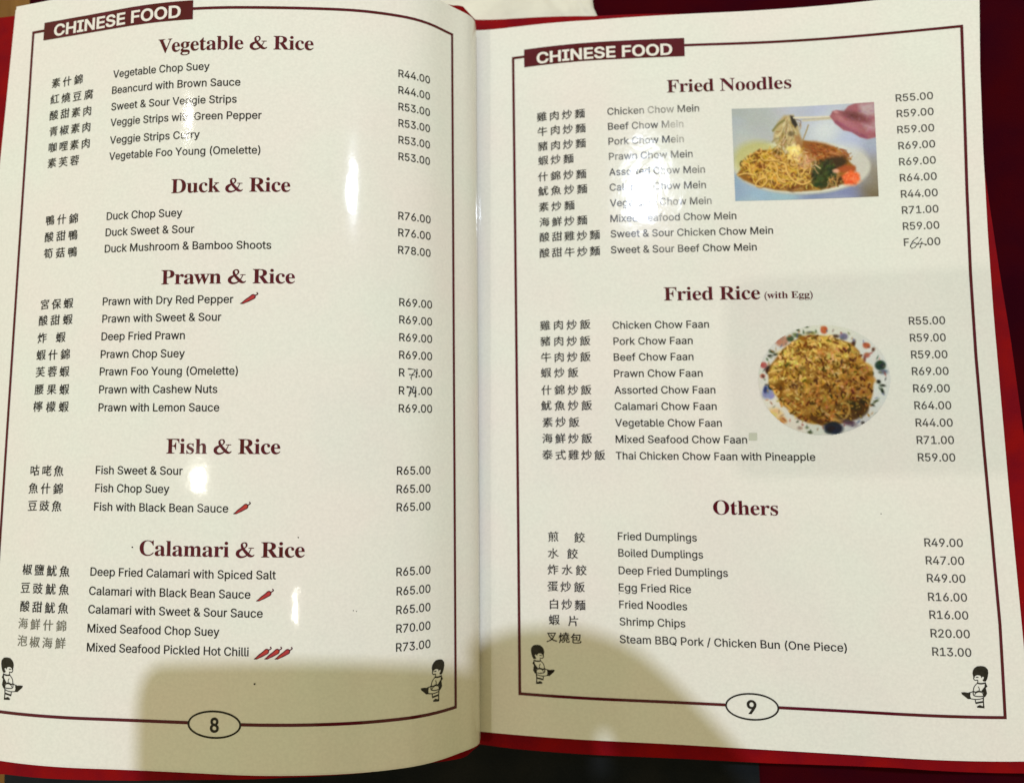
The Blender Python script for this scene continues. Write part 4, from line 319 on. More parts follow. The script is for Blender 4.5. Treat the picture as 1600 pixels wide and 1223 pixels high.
"腐": [1000,[[480,498,133,-82,42,40,-135,77],[749,678,0,-70,-288,0,0,-57,288,0,0,-126,-3,-12,-12,-3,-91,1,20,-48,75,1,47,7,25,17,7,35,0,128,121,0,0,57,-121,0,0,70],[556,378,-10,-58,-286,0,0,-392,68,0,0,336,195,0,-26,-34,-36,-27,-49,-23,-62,-17,32,-43,102,35,69,50,109,-43,92,-43,39,40,-98,43,-114,43,9,19,231,0,0,-261,-4,-12,-14,-3,-113,0,20,-58,89,1,57,9,27,22,6,41,0,317,-281,0,9,58],[549,161,-25,-43,-41,-37,-56,-31,-76,-23,36,-46,101,39,71,53,177,-82,40,39,-187,82,22,49],[407,684,-38,-49,-46,-46,-51,-42,-54,-35,42,-53,67,50,0,-155,66,0,0,217,40,46,34,47],[464,830,35,-66,-376,0,0,-304,-2,-121,-11,-131,-26,-130,-47,-119,61,-44,51,128,29,143,14,144,3,130,0,239,753,0,0,65,-366,0,-47,81]]],
"腰": [1000,[[91,803,0,-359,-2,-119,-8,-128,-21,-127,-38,-116,57,-32,27,76,20,84,14,88,8,89,125,0,0,-243,-3,-13,-13,-5,-95,1,20,-66,77,2,47,10,24,26,7,44,0,788],[154,735,119,0,0,-166,-119,0],[154,500,119,0,0,-171,-121,0,2,115],[399,640,0,-262,502,0,0,262,-139,0,0,82,170,0,0,67,-559,0,0,-67,175,0,0,-82],[610,722,88,0,0,-82,-88,0],[775,229,-39,-78,-58,-63,-160,51,57,90],[417,107,196,-61,-108,-41,-138,-26,17,-28,13,-32,89,18,78,21,68,26,59,32,110,-46,90,-46,52,51,-87,44,-106,43,59,75,40,92,91,0,0,65,-329,0,30,63,-72,13,-35,-76,-159,0,0,-65,123,0],[460,576,92,0,0,-134,-92,0],[609,576,89,0,0,-134,-89,0],[757,576,81,0,0,-134,-81,0]]],
"芙": [1000,[[458,619,0,-111,-324,0,0,-70,324,0,0,-55,-4,-71,-390,0,0,-71,371,0,-31,-58,-51,-56,-74,-54,-103,-50,-137,-45,27,-30,20,-32,139,48,108,53,79,59,56,62,37,64,72,-103,93,-81,114,-61,136,-41,49,71,-136,34,-114,54,-91,73,-67,93,381,0,0,71,-410,0,4,71,0,55,335,0,0,70,-335,0,0,111],[639,840,0,-88,-279,0,0,88,-77,0,0,-88,-225,0,0,-72,225,0,0,-103,77,0,0,103,279,0,0,-103,77,0,0,103,227,0,0,72,-227,0,0,88]]],
"菇": [1000,[[621,840,0,-84,-253,0,0,84,-74,0,0,-84,-237,0,0,-71,237,0,0,-86,74,0,0,86,253,0,0,-81,75,0,0,81,248,0,0,71,-248,0,0,84],[495,260,0,-340,69,0,0,50,273,0,0,-44,72,0,0,334,-171,0,0,138,209,0,0,67,-209,0,0,124,-75,0,0,-124,-199,0,0,-67,199,0,0,-138],[564,36,0,159,273,0,0,-159],[354,409,-34,-131,-49,-107,-101,58,64,180],[84,197,146,-85,-40,-44,-44,-37,-50,-31,-53,-26,56,-53,54,28,49,34,46,41,42,47,71,-55,55,-52,45,62,-57,52,-73,54,34,68,29,77,24,88,17,99,-45,15,-14,-2,-121,0,30,115,-66,8,-32,-123,-143,0,0,-68,122,0,-41,-115]]],
"蓉": [1000,[[327,512,-93,-80,-115,-64,51,-51,120,76,103,97],[608,475,120,-76,99,-78,56,44,-100,75,-120,74],[492,473,-86,-95,-109,-84,-126,-71,-133,-55,47,-60,142,63,0,-251,72,0,0,34,409,0,0,-34,74,0,0,254,132,-57,22,34,27,31,-118,43,-112,52,-103,63,-93,78,19,26],[299,17,0,148,409,0,0,-148],[323,227,90,67,80,74,91,-77,97,-64],[432,672,36,-72,-376,0,0,-169,70,0,0,108,679,0,0,-108,73,0,0,169,-362,0,-46,88],[62,777,0,-65,222,0,0,-73,73,0,0,73,279,0,0,-73,74,0,0,73,231,0,0,65,-231,0,0,63,-74,0,0,-63,-279,0,0,63,-73,0,0,-63]]],
"蛋": [1000,[[254,704,-36,-85,-50,-74,-62,-62,-71,-48,36,-73,57,40,52,47,47,53,41,60,65,-63,85,-38,105,-18,128,-5,282,0,10,36,16,32,-308,-1,-114,3,0,87,238,0,0,55,-238,0,0,81,291,0,-48,-101,65,-17,41,78,39,91,-54,15,-13,-3,-756,0,0,-63,360,0,0,-213,-52,14,-45,20,-38,28,-31,37,28,70],[225,293,239,0,0,-100,-239,0],[538,293,237,0,0,-100,-237,0],[67,23,5,-73,746,31,87,-73,50,48,-108,86,-129,92,132,0,0,217,-312,0,0,66,-74,0,0,-66,-310,0,0,-217,310,0,0,-103],[665,95,79,-56,-206,-6,0,101,172,0]]],
"蝦": [1000,[[684,788,0,-64,179,0,0,-190,-179,0,0,-65,247,0,0,319],[265,216,35,-108,-62,-12,0,202,114,0,0,371,-114,0,0,167,-58,0,0,-167,-110,0,0,-402,53,0,0,31,57,0,0,-214,-145,-28,14,-64,266,57,14,-78,54,14,-26,118,-41,126],[123,606,62,0,0,-246,-62,0],[233,606,65,0,0,-246,-65,0],[403,788,0,-867,66,0,0,197,183,0,0,64,-183,0,0,124,173,0,0,64,-173,0,0,105,184,0,0,313],[727,327,-57,-15,37,-111,48,-101,-41,-40,-46,-35,-50,-28,-54,-22,38,-56,103,52,88,72,65,-72,77,-54,46,55,-79,51,-66,71,37,59,31,67,25,76,19,86,-42,11,-12,-2,-231,0,0,-63,206,0,-30,-94,-43,-80,-40,83],[469,724,120,0,0,-185,-120,0]]],
"豆": [1000,[[78,788,0,-69,839,0,0,69],[243,244,45,-106,31,-96,73,22,-32,95,-48,104],[247,541,487,0,0,-186,-487,0],[170,612,0,-327,645,0,0,327],[676,262,-48,-119,-61,-118,-511,0,0,-69,887,0,0,69,-299,0,115,216]]],
"豉": [1000,[[51,782,0,-68,392,0,0,68],[139,556,214,0,0,-152,-214,0],[74,618,0,-276,347,0,0,276],[97,295,25,-98,18,-91,63,18,-18,90,-27,96],[32,46,16,-71,414,91,-7,66,-124,-26,55,196,-69,18,-24,-117,-30,-111],[665,840,0,-155,-211,0,0,-70,211,0,0,-151,-194,0,0,-68,92,0,-58,-17,61,-138,81,-121,-115,-80,-131,-57,26,-28,21,-33,130,61,118,84,104,-84,121,-62,49,61,-120,56,-103,80,55,68,48,76,40,87,32,96,-46,21,-15,-2,-121,0,0,151,213,0,0,70,-213,0,0,155],[831,396,-56,-124,-77,-102,-73,106,-54,120]]],
"豬": [1000,[[412,633,-55,-71,-64,-72,-32,62,-38,55,68,98,163,0,0,69,-408,0,0,-69,164,0,-81,-100,-97,-81,53,-53,97,88,38,-68,-84,-94,-101,-74,45,-56,87,70,79,88,22,-92,-46,-64,-59,-61,-65,-52,-67,-40,24,-29,17,-31,110,80,98,104,1,-77,-6,-66,-12,-52,-17,-32,-28,-22,-34,-5,-84,4,12,-34,5,-34,83,-3,58,11,45,35,34,71,15,114,-7,137,-31,144,59,-78,45,-71,56,37,-49,73,-65,80,115,118],[808,650,-89,-126,-41,0,0,126],[498,343,0,-28,-110,-70,51,-57,59,38,0,-305,70,0,0,38,258,0,0,-34,72,0,0,418,-256,0,108,114,203,0,0,67,-149,0,70,103,61,111,-67,21,-57,-105,0,62,-133,0,0,124,-70,0,0,-124,-119,0,0,-66,119,0,0,-126,-162,0,0,-67,214,0,-61,-59,-64,-55],[568,119,258,0,0,-98,-258,0],[568,179,0,100,3,2,255,0,0,-102]]],
"酸": [1000,[[748,532,90,-97,72,-90,54,39,-74,88,-92,94],[621,557,-75,-94,-87,-82,49,-50,91,95,84,107],[511,562,2,1,75,14,264,25,31,-58,60,35,-62,104,-80,112,-55,-30,70,-103,-211,-15,66,79,60,88,-76,24,-66,-105,-51,-63,-26,-25,-23,-12,22,-63],[632,266,189,0,-44,-75,-57,-65,-52,63,-40,72],[648,421,-37,-68,-45,-64,-52,-58,-55,-48,54,-48,71,71,39,-64,46,-59,-105,-63,-116,-42,39,-59,121,48,110,68,97,-65,111,-46,45,61,-107,39,-93,57,43,48,39,54,32,60,27,66,-46,19,-12,-3,-182,0,42,75],[119,158,263,0,0,-104,-263,0],[119,214,0,86,27,-26,38,47,23,51,12,52,3,49,0,80,55,0,0,-189,2,-29,8,-18,16,-8,24,-2,49,0,6,0,0,-93],[46,801,0,-64,122,0,0,-119,-105,0,0,-694,56,0,0,69,263,0,0,-55,58,0,0,680,-108,0,0,119,121,0,0,64],[220,618,0,119,59,0,0,-119],[119,309,0,244,61,0,0,-79,-2,-41,-9,-42,-18,-42],[319,553,63,0,0,-201,-14,-2,-37,0,-10,3,-2,12]]],
"錦": [1000,[[545,549,305,0,0,-85,-305,0],[545,688,305,0,0,-84,-305,0],[74,286,27,-97,13,-90,57,15,-16,89,-28,96],[363,311,-20,-94,-25,-91,48,-16,57,184],[461,331,0,-332,68,0,0,265,129,0,0,-343,70,0,0,343,144,0,0,-190,-3,-10,-10,-3,-75,1,23,-65,63,2,42,10,23,24,5,39,0,259,-212,0,0,75,193,0,0,339,-212,0,35,86,-80,13,-26,-99,-161,0,0,-339,181,0,0,-75],[233,844,-41,-75,-50,-70,-56,-64,-59,-54,34,-70,45,41,0,-24,108,0,0,-106,-152,0,0,-66,152,0,0,-309,-168,-29,17,-68,378,72,-4,65,-156,-28,0,297,143,0,0,66,-143,0,0,106,119,0,0,65,-256,0,55,68,49,72,87,-65,68,-62,43,52,-75,63,-92,65,18,36]]],
"雞": [1000,[[227,703,24,-58,15,-54,54,24,-16,52,-25,56],[454,829,-183,-38,-217,-23,15,-56,220,21,197,40],[72,682,26,-58,16,-55,54,25,-18,53,-27,56],[445,739,-30,-72,-36,-68,45,-20,37,63,37,74],[247,277,-7,-76,-191,0,0,-58,179,0,-24,-57,-38,-46,-56,-38,-77,-29,23,-26,17,-28,69,27,54,33,42,39,30,46,99,-69,76,-66,44,47,-88,72,-109,71,7,24,199,0,0,58,-189,0,8,76],[617,375,125,0,0,-136,-125,0],[617,440,0,131,125,0,0,-131],[715,794,41,-79,32,-76,-167,0,32,91,27,93,-71,17,-30,-108,-39,-102,-45,-92,-53,-78,53,-57,54,83,0,-565,68,0,0,47,343,0,0,69,-150,0,0,136,121,0,0,66,-121,0,0,136,121,0,0,65,-121,0,0,131,139,0,0,68,-143,0,50,18,-34,76,-45,81],[617,173,125,0,0,-136,-125,0],[79,262,72,15,277,29,24,-53,55,25,-40,80,-57,82,-52,-23,40,-59,-204,-18,117,85,115,102,-48,38,-90,-87,-122,-4,56,51,54,59,-50,33,-64,-76,-48,-44,-23,-16,-20,-8,16,-64,33,7,102,8,-81,-59,-43,-27,-35,-12]]],
"青": [1000,[[733,336,0,-71,-459,0,0,71],[200,394,0,-476,74,0,0,166,459,0,0,-81,-5,-15,-17,-5,-137,1,25,-62,102,1,66,9,19,9,13,14,7,20,2,27,0,392],[274,211,459,0,0,-73,-459,0],[460,840,0,-67,-336,0,0,-59,336,0,0,-67,-302,0,0,-58,302,0,0,-72,-401,0,0,-60,882,0,0,60,-405,0,0,72,309,0,0,58,-309,0,0,67,351,0,0,59,-351,0,0,67]]],
"飯": [1000,[[885,814,-174,-42,-208,-24,0,-319,-2,-115,-12,-124,-28,-123,-51,-112,31,-16,27,-21,53,119,31,134,14,134,3,124,0,63,4,0,24,-100,30,-93,36,-87,42,-79,-80,-91,-90,-65,45,-54,87,65,78,85,79,-85,93,-66,47,57,-51,29,-47,35,-42,42,-38,47,46,86,39,98,31,110,22,122,-43,13,-12,-2,-300,0,0,135,98,9,98,13,91,19,77,24],[848,492,-42,-160,-62,-137,-64,140,-44,157],[349,359,0,-86,-180,0,0,86],[349,416,-180,0,0,77,180,0],[284,170,33,-64,-148,-61,0,170,243,0,0,335,-110,0,-39,107,-55,-19,30,-88,-134,0,0,-476,-5,-27,-11,-20,-15,-14,-14,-9,17,-33,13,-35,1,-3,11,9,64,34,175,79,30,-78,56,29,-39,89,-51,99],[243,846,-43,-65,-53,-59,-60,-53,-62,-44,33,-69,101,83,91,103,94,-79,74,-74,42,54,-78,75,-97,77,16,28]]],
"餃": [1000,[[753,569,80,-110,66,-101,60,43,-67,96,-82,107],[569,602,-62,-110,-74,-96,60,-45,76,107,70,121],[616,817,66,-120,-234,0,0,-69,493,0,0,69,-257,0,62,32,-29,56,-39,60],[770,420,-32,-102,-46,-92,-50,91,-38,98,-64,-18,48,-123,61,-111,-49,-56,-55,-50,-63,-44,-70,-39,47,-55,67,38,62,44,55,48,49,54,49,-56,54,-49,59,-42,63,-34,24,33,27,29,-66,33,-60,41,-56,50,-50,56,61,112,43,127],[311,359,0,-87,-143,0,0,87],[311,416,-143,0,0,77,143,0],[270,170,33,-76,-135,-51,0,171,211,0,0,336,-84,0,-41,103,-59,-18,32,-85,-127,0,0,-480,-5,-26,-12,-20,-15,-14,-16,-9,19,-35,13,-34,52,30,187,80,23,-72,60,26,-33,92,-46,103],[228,846,-39,-64,-48,-60,-55,-54,-58,-44,35,-71,94,83,84,102,75,-72,59,-67,49,50,-65,70,-84,73,17,32]]],
"魚": [1000,[[346,123,15,-102,6,-91,76,10,-7,89,-18,100],[547,121,40,-100,28,-90,73,18,-30,90,-43,97],[743,127,87,-106,63,-102,72,34,-67,101,-88,103],[180,149,-26,-56,-34,-53,-39,-47,-42,-37,67,-39,44,43,40,52,34,57,28,60],[239,370,223,0,0,-117,-223,0],[535,370,237,0,0,-117,-237,0],[239,547,223,0,0,-116,-223,0],[535,547,237,0,0,-116,-237,0],[331,844,-48,-76,-64,-80,-80,-79,-95,-71,30,-26,25,-30,67,52,0,-346,681,0,0,423,-263,0,49,66,40,69,-53,33,-11,-3,-227,0,32,51],[249,611,88,102,230,0,-75,-102]]],
"魷": [1000,[[766,787,56,-85,46,-80,61,32,-46,76,-59,84],[699,452,0,-419,4,-48,13,-30,26,-16,43,-5,93,0,39,8,25,28,15,53,7,83,-33,12,-30,18,-3,-70,-4,-41,-9,-19,-14,-5,-76,0,-21,6,-5,27,0,418],[106,153,-29,-107,-44,-99,59,-24,41,102,29,109],[387,156,27,-58,17,-56,52,22,-19,53,-28,57],[293,141,25,-86,16,-81,54,14,-17,79,-27,86],[199,137,8,-96,3,-90,57,8,-15,185],[620,840,0,-133,-3,-131,-139,0,0,-70,135,0,-18,-136,-35,-140,-58,-137,-85,-128,63,-45,90,140,60,148,36,151,18,147,268,0,0,70,-264,0,3,131,0,133],[310,694,-53,-107,-108,0,52,107],[181,839,-23,-75,-32,-81,-43,-80,-53,-75,51,-40,12,15,0,-305,349,0,0,389,-116,0,40,70,34,73,-44,28,-13,-4,-119,0,24,76],[156,364,81,0,0,-104,-81,0],[293,364,85,0,0,-104,-85,0],[156,526,81,0,0,-103,-81,0],[293,526,85,0,0,-103,-85,0]]],
"鮮": [1000,[[395,156,47,-95,31,-89,52,20,-33,88,-49,94],[296,146,29,-91,16,-86,52,13,-17,85,-31,90],[202,148,11,-97,1,-89,55,7,-2,89,-13,96],[111,155,-9,-59,-15,-56,-21,-51,-30,-40,51,-30,32,44,22,55,15,60,9,63],[836,841,-34,-93,-42,-89,47,-14,-189,0,44,17,-29,85,-44,91,-62,-22,40,-87,28,-84,-96,0,0,-67,181,0,0,-130,-160,0,0,-66,160,0,0,-138,-192,0,0,-68,192,0,0,-255,72,0,0,255,211,0,0,68,-211,0,0,138,170,0,0,66,-170,0,0,130,187,0,0,67,-116,0,45,82,44,94],[324,690,-52,-102,-113,0,49,102],[186,841,-22,-76,-32,-80,-43,-81,-53,-75,54,-44,12,16,0,-301,370,0,0,388,-129,0,38,67,33,70,-44,29,-13,-4,-126,0,25,81],[164,365,92,0,0,-103,-92,0],[312,365,95,0,0,-103,-95,0],[164,526,92,0,0,-102,-92,0],[312,526,95,0,0,-102,-95,0]]],
"鴨": [1000,[[447,181,-13,-54,-19,-53,-26,-50,-31,-41,56,-32,33,44,25,53,19,57,14,58],[541,150,17,-88,9,-83,54,11,-10,81,-20,88],[644,161,32,-74,20,-70,51,15,-23,69,-34,72],[745,178,39,-56,28,-53,45,23,-30,52,-41,54],[131,487,86,0,0,-158,-86,0],[372,487,0,-158,-90,0,0,158],[131,551,0,156,86,0,0,-156],[372,551,-90,0,0,156,90,0],[72,772,0,-565,59,0,0,57,86,0,0,-344,65,0,0,344,90,0,0,-43,60,0,0,551],[651,841,-29,-89,-140,0,0,-530,393,0,-17,-168,-23,-65,-13,-8,-20,-2,-102,5,12,-30,6,-31,115,-2,34,8,26,18,17,32,14,56,11,88,10,127,2,30,-396,0,0,59,412,0,0,57,-412,0,0,59,332,0,0,297,-187,0,37,74],[551,699,264,0,0,-68,-264,0],[551,509,0,69,264,0,0,-69]]],
"鹽": [1000,[[655,526,49,-39,24,23,-50,36],[553,443,52,-37,22,23,-52,35],[781,454,53,-41,24,21,-23,21,-30,17],[154,230,0,-219,-114,0,0,-62,923,0,0,62,-102,0,0,219],[224,11,0,158,140,0,0,-158],[434,11,0,158,141,0,0,-158],[644,11,0,158,143,0,0,-158],[86,801,0,-517,27,0,332,-1,0,61,-143,0,0,101,116,0,0,204,-116,0,0,92,138,0,0,60],[144,344,0,101,105,0,0,-101],[556,841,-21,-58,-28,-62,-36,-62,-45,-58,54,-37,7,9,0,-290,435,0,0,310,-186,0,0,36,178,0,0,45,-178,0,0,40,225,0,0,53,-362,0,24,65],[582,497,96,-59,-105,-78,34,-27,103,82,85,-70,27,26,-86,70,72,85,-42,12,-62,-75,-95,56],[144,594,216,0,0,-95,-216,0],[144,649,0,92,105,0,0,-92],[669,714,0,-121,-166,0,40,59,33,62],[677,369,50,-41,-182,0,0,220,315,0,0,-220,-129,0,24,20,-54,40]]],
"麵": [1000,[[674,336,76,0,0,-123,-76,0],[674,394,0,117,76,0,0,-117],[674,155,76,0,0,-122,-76,0],[620,33,-76,0,0,478,76,0],[802,33,0,478,74,0,0,-478],[485,578,0,-657,59,0,0,46,332,0,0,-44,60,0,0,655,-203,0,29,139,194,0,0,67,-490,0,0,-67,224,0,-27,-139],[153,149,77,-61,-93,-65,-105,-47,38,-57,110,52,97,74,74,-82,49,42,-80,84,67,96,49,116,-41,21,-12,-2,-137,0,25,51,-4,1,31,0,0,99,128,-110,36,52,-164,117,0,19,35,-31,40,51,62,-67,33,37,-73,75,20,65,-46,9,-26,-75,-45,-60,0,154,152,0,0,58,-152,0,0,76,-62,0,0,-76,-179,0,0,-58,179,0,0,-152,-41,-48,-51,-45,-56,-40,-56,-30,40,-45,85,58,79,77,0,-101,-27,7,-31,-63,-39,-59,-46,-52,-51,-45,45,-50,67,66,59,79,141,0,-37,-71,-45,-63,-73,56],[136,689,-13,-51,-19,-46,-26,-41,-33,-34,41,-30,33,38,28,46,45,-54,33,37,-58,62,17,64]]]}}
def contours(enc):
    out = []
    for c in enc:
        pts = []; x = y = 0
        for i in range(0, len(c), 2):
            x += c[i]; y += c[i + 1]; pts.append((x, y))
        out.append(pts)
    return out
def ribbon(pts, wds):
    """outline of a tapering pen stroke"""
    L = []; R = []
    for i, p in enumerate(pts):
        a = pts[max(i - 1, 0)]; b = pts[min(i + 1, len(pts) - 1)]
        d = np.array(b, float) - np.array(a, float); d /= (np.linalg.norm(d) + 1e-9); n = np.array([-d[1], d[0]])
        L.append(tuple(np.array(p) + n * wds[i] / 2)); R.append(tuple(np.array(p) - n * wds[i] / 2))
    return L, R
def spline(pts, k=5):
    P = [np.array(p, float) for p in pts]; P = [P[0]] + P + [P[-1]]; out = []
    for i in range(1, len(P) - 2):
        for j in range(k):
            f = j / k; out.append(0.5 * ((2 * P[i]) + (-P[i - 1] + P[i + 1]) * f + (2 * P[i - 1] - 5 * P[i] + 4 * P[i + 1] - P[i + 2]) * f * f + (-P[i - 1] + 3 * P[i] - 3 * P[i + 1] + P[i + 2]) * f ** 3))
    out.append(P[-2]); return out
_cache = {}
def area(c): return sum(a[0] * b[1] - b[0] * a[1] for a, b in zip(c, c[1:] + c[:1])) / 2
def swell(c, d, dn):
    """move an outline outward: d across upright strokes, dn across level ones (outer outlines grow, holes shrink, following their winding)"""
    n = len(c); out = []
    for i in range(n):
        a, b, e = np.array(c[i - 1], float), np.array(c[i], float), np.array(c[(i + 1) % n], float)
        u = b - a; v = e - b; u /= np.linalg.norm(u) + 1e-9; v /= np.linalg.norm(v) + 1e-9
        m = np.array([u[1] + v[1], -u[0] - v[0]]); k = max(0.35, 1 + float(u @ v)); m = m / k; out.append((b[0] + m[0] * d, b[1] + m[1] * dn))
    return out
def fill_outline(cs, grow=(0.0, 0.0)):
    """triangles inside a set of outlines that may cross each other (non-zero winding)"""
    if not cs: return [], []
    sg = 1 if area(max(cs, key=lambda c: abs(area(c)))) > 0 else -1
    if grow[0] or grow[1]: cs = [swell(c, grow[0] * sg, grow[1] * sg) for c in cs]
    V = []; E = []
    for c in cs:
        o = len(V); V += [Vector((x / 100, y / 100)) for x, y in c]; E += [(o + i, o + (i + 1) % len(c)) for i in range(len(c))]
    vo, eo, fo, *_ = delaunay_2d_cdt(V, E, [], 0, 1e-5)
    P = np.array([(v.x, v.y) for v in vo]); F = np.array([tuple(f) for f in fo]); M = P[F].mean(1); wn = np.zeros(len(F))
    for c in cs:
        A = np.array(c) / 100; B = np.roll(A, -1, 0)
        for (ax, ay), (bx, by) in zip(A, B):
            cr = (bx - ax) * (M[:, 1] - ay) - (M[:, 0] - ax) * (by - ay)
            wn += ((ay <= M[:, 1]) & (by > M[:, 1]) & (cr > 0)).astype(int) - ((ay > M[:, 1]) & (by <= M[:, 1]) & (cr < 0)).astype(int)
    keep = F[wn != 0]
    return [(x * 100, y * 100) for x, y in P], [tuple(int(i) for i in f) for f in keep]
def glyph(face, ch):
    k = (face, ch)
    if k in _cache: return _cache[k]
    if face == 'ser' and ch == '&':
        P = []; T = []
        def st(pts, wd, k=6):
            q = spline([(a, b) for a, b in pts], k); ww = 1.22 * np.interp(np.linspace(0, 1, len(q)), np.linspace(0, 1, len(wd)), wd)
            L, R = ribbon(q, ww); o = len(P); P.extend(L + R); n = len(L)
            for i in range(n - 1): T.append((o + i, o + i + 1, o + n + i + 1, o + n + i))
        st([(670, 405), (640, 330), (560, 170), (460, 70), (330, 12), (200, 20), (110, 110), (120, 230), (215, 320), (330, 375), (440, 450), (478, 540), (450, 625), (375, 652), (300, 610), (278, 530), (320, 400), (430, 250), (560, 110), (650, 55), (740, 60), (800, 120)],
           [26, 30, 34, 50, 62, 90, 120, 120, 90, 44, 40, 62, 60, 34, 50, 84, 96, 110, 118, 90, 50, 24])
        st([(555, 412), (680, 412), (785, 412)], [28, 30, 28], 2)
        r = (833, P, T, [0.006 if i >= 2 * 127 else 0.0 for i in range(len(P))])
    else:
        adv, enc = GL[face][ch]; cs = contours(enc)
        P, tris = fill_outline(cs, {'lat': (11, 8), 'bold': (22, 20), 'cj': (15, 8)}.get(face, (1.5, 1.5))); Z = [0.0] * len(P)
        r = (adv, P, tris, Z)
    _cache[k] = r; return r

class Print:
    """flat print gathered in page coordinates and laid on the paper as one mesh"""
    def __init__(s, page, lift=0.10): s.page = page; s.P = []; s.F = []; s.M = []; s.lift = lift; s.Z = []
    def add(s, pts, faces, mat=0, dz=0.0):
        o = len(s.P); s.P.extend(pts); s.Z.extend([s.lift + (dz if not hasattr(dz, '__len__') else dz[i]) for i in range(len(pts))])
        for f in faces: s.F.append(tuple(i + o for i in f)); s.M.append(mat)
    def poly(s, pts, mat=0, dz=0.0):
        t = tessellate_polygon([[Vector((p[0], p[1], 0)) for p in pts]]); s.add(list(pts), t, mat, dz)
    def stroke(s, pts, wds, mat=0, dz=0.0):
        if not hasattr(wds, '__len__'): wds = [wds] * len(pts)
        L, R = ribbon(pts, wds); n = len(L); s.add(L + R, [(i, i + 1, n + i + 1, n + i) for i in range(n - 1)], mat, dz)
    def text(s, face, string, x0, x1, v, unit, v1=None, mat=0, skip=(), kern=0):
        v1 = v if v1 is None else v1
        pen = 0; items = []
        for i, ch in enumerate(string):
            if ch == ' ': pen += GL[face][' '][0] if ' ' in GL[face] else 250; continue
            a, P, T, Z = glyph(face, ch)
            if i not in skip: items.append((pen, P, T, Z))
            pen += a + kern
            xr = pen
        # width of the inked line, first and last glyph included even where skipped
        f = glyph(face, string[0]); l = glyph(face, string[-1])
        ink0 = min(p[0] for p in f[1]); ink1 = pen - kern - l[0] + max(p[0] for p in l[1])
        k = (x1 - x0) / (ink1 - ink0)
        for pen, P, T, Z in items:
            pts = []
            for px, py in P:
                X = x0 + (pen + px - ink0) * k; t = (X - x0) / (x1 - x0); pts.append((X, v + (v1 - v) * t + py * unit))
            s.add(pts, T, mat, Z)
    def build(s, name, mats, parent, **props):
        A = np.array(s.P, float)
        p, n = surf(s.page, A[:, 0], A[:, 1], np.array(s.Z))
        F = []
        for f in s.F:
            a, b, c = p[f[0]], p[f[1]], p[f[2]]
            F.append(f if np.dot(np.cross(b - a, c - a), n[f[0]]) > 0 else f[::-1])
        me = mesh(name, p, F, s.M, n); return link(name, me, mats, parent, **props)

# ------------------------------------------------------------------ sheets of the book
def sheet(name, page, edges, drop, thick, mats, parent, nu=100, nv=70, **props):
    """closed thin slab following the page surface; edges = functions outer(v01), top(x01), bottom(x01)"""
    x_in, outer, top, bot = edges
    U = np.linspace(0, 1, nu); V = np.linspace(0, 1, nv)
    uu, vv = np.meshgrid(U, V)
    xo = np.interp(vv.ravel(), np.linspace(0, 1, len(outer)), outer); X = x_in + (xo - x_in) * uu.ravel()
    vt = np.interp(np.abs(X), np.abs(top[:, 0]), top[:, 1]); vb = np.interp(np.abs(X), np.abs(bot[:, 0]), bot[:, 1])
    VV = vb + (vt - vb) * vv.ravel()
    p, n = surf(page, X, VV); pt = p - n * 0 ; pt = p + np.array([0, 0, -drop]); pb = pt - n * thick
    idx = lambda i, j: j * nu + i
    F = []; O = nu * nv
    for j in range(nv - 1):
        for i in range(nu - 1):
            q = (idx(i, j), idx(i + 1, j), idx(i + 1, j + 1), idx(i, j + 1))
            if page == 'L': q = q[::-1]
            F.append(q); F.append(tuple(O + a for a in q[::-1]))
    ring = [idx(i, 0) for i in range(nu)] + [idx(nu - 1, j) for j in range(1, nv)] + [idx(i, nv - 1) for i in range(nu - 2, -1, -1)] + [idx(0, j) for j in range(nv - 2, 0, -1)]
    base = len(F)
    for a, b in zip(ring, ring[1:] + ring[:1]):
        q = (a, O + a, O + b, b)
        F.append(q[::-1] if page == 'L' else q)
    me = mesh(name, np.vstack([pt, pb]), F)
    sm = [True] * base + [False] * (len(F) - base); me.polygons.foreach_set('use_smooth', sm)
    e = [i for i in range(len(me.edges))]
    ringset = set(ring)
    for ed in me.edges:
        a, b = ed.vertices
        if (a in ringset and b in ringset) or (a - O in ringset and b - O in ringset): ed.use_edge_sharp = True
    return link(name, me, mats, parent, **props)

BOOK = empty("menu_book", "open restaurant menu book with red cover showing laminated Chinese food price pages 8 and 9", "menu")
A_ = lambda l: np.array(l, float)
COV = {"coverL":{"top":[[-238.31,151.45],[-216.96,149.23],[-208.29,148.82],[-94.76,138.61],[-14.66,151.56],[-9.26,153.8],[-7.83,153.03],[-5.33,151.45]],"bottom":[[-211.2,-160.58],[-188.05,-157.8],[-134.89,-156.72],[-77.3,-153.57],[-27.61,-152.51],[-9.57,-155.15],[-5.5,-153.13]]},"coverR":{"top":[[2.99,157.85],[20.2,157.04],[55.99,153.69],[83.55,153.1],[206.0,146.85]],"bottom":[[3.12,-156.08],[17.09,-156.52],[51.27,-156.4],[117.26,-155.67],[163.79,-154.28],[210.65,-155.12],[229.71,-156.38]],"right":[[205.93,145.48],[211.75,64.41],[213.25,42.25],[215.36,26.26],[216.85,3.87],[218.71,-24.21],[229.71,-156.38]]}}
cl_t, cl_b = A_(COV['coverL']['top']), A_(COV['coverL']['bottom']); cr_t, cr_b, cr_r = A_(COV['coverR']['top']), A_(COV['coverR']['bottom']), A_(COV['coverR']['right'])
def ordered(a): return a[np.argsort(np.abs(a[:, 0]))]
sheet("cover", 'L', (-2.0, [-229, -229], ordered(cl_t), ordered(cl_b)), 4.0, 2.4, [COVER], BOOK, label="left half of the red cover")
ro = [np.interp(v, cr_r[::-1, 1], cr_r[::-1, 0]) for v in np.linspace(-155, 146, 12)]
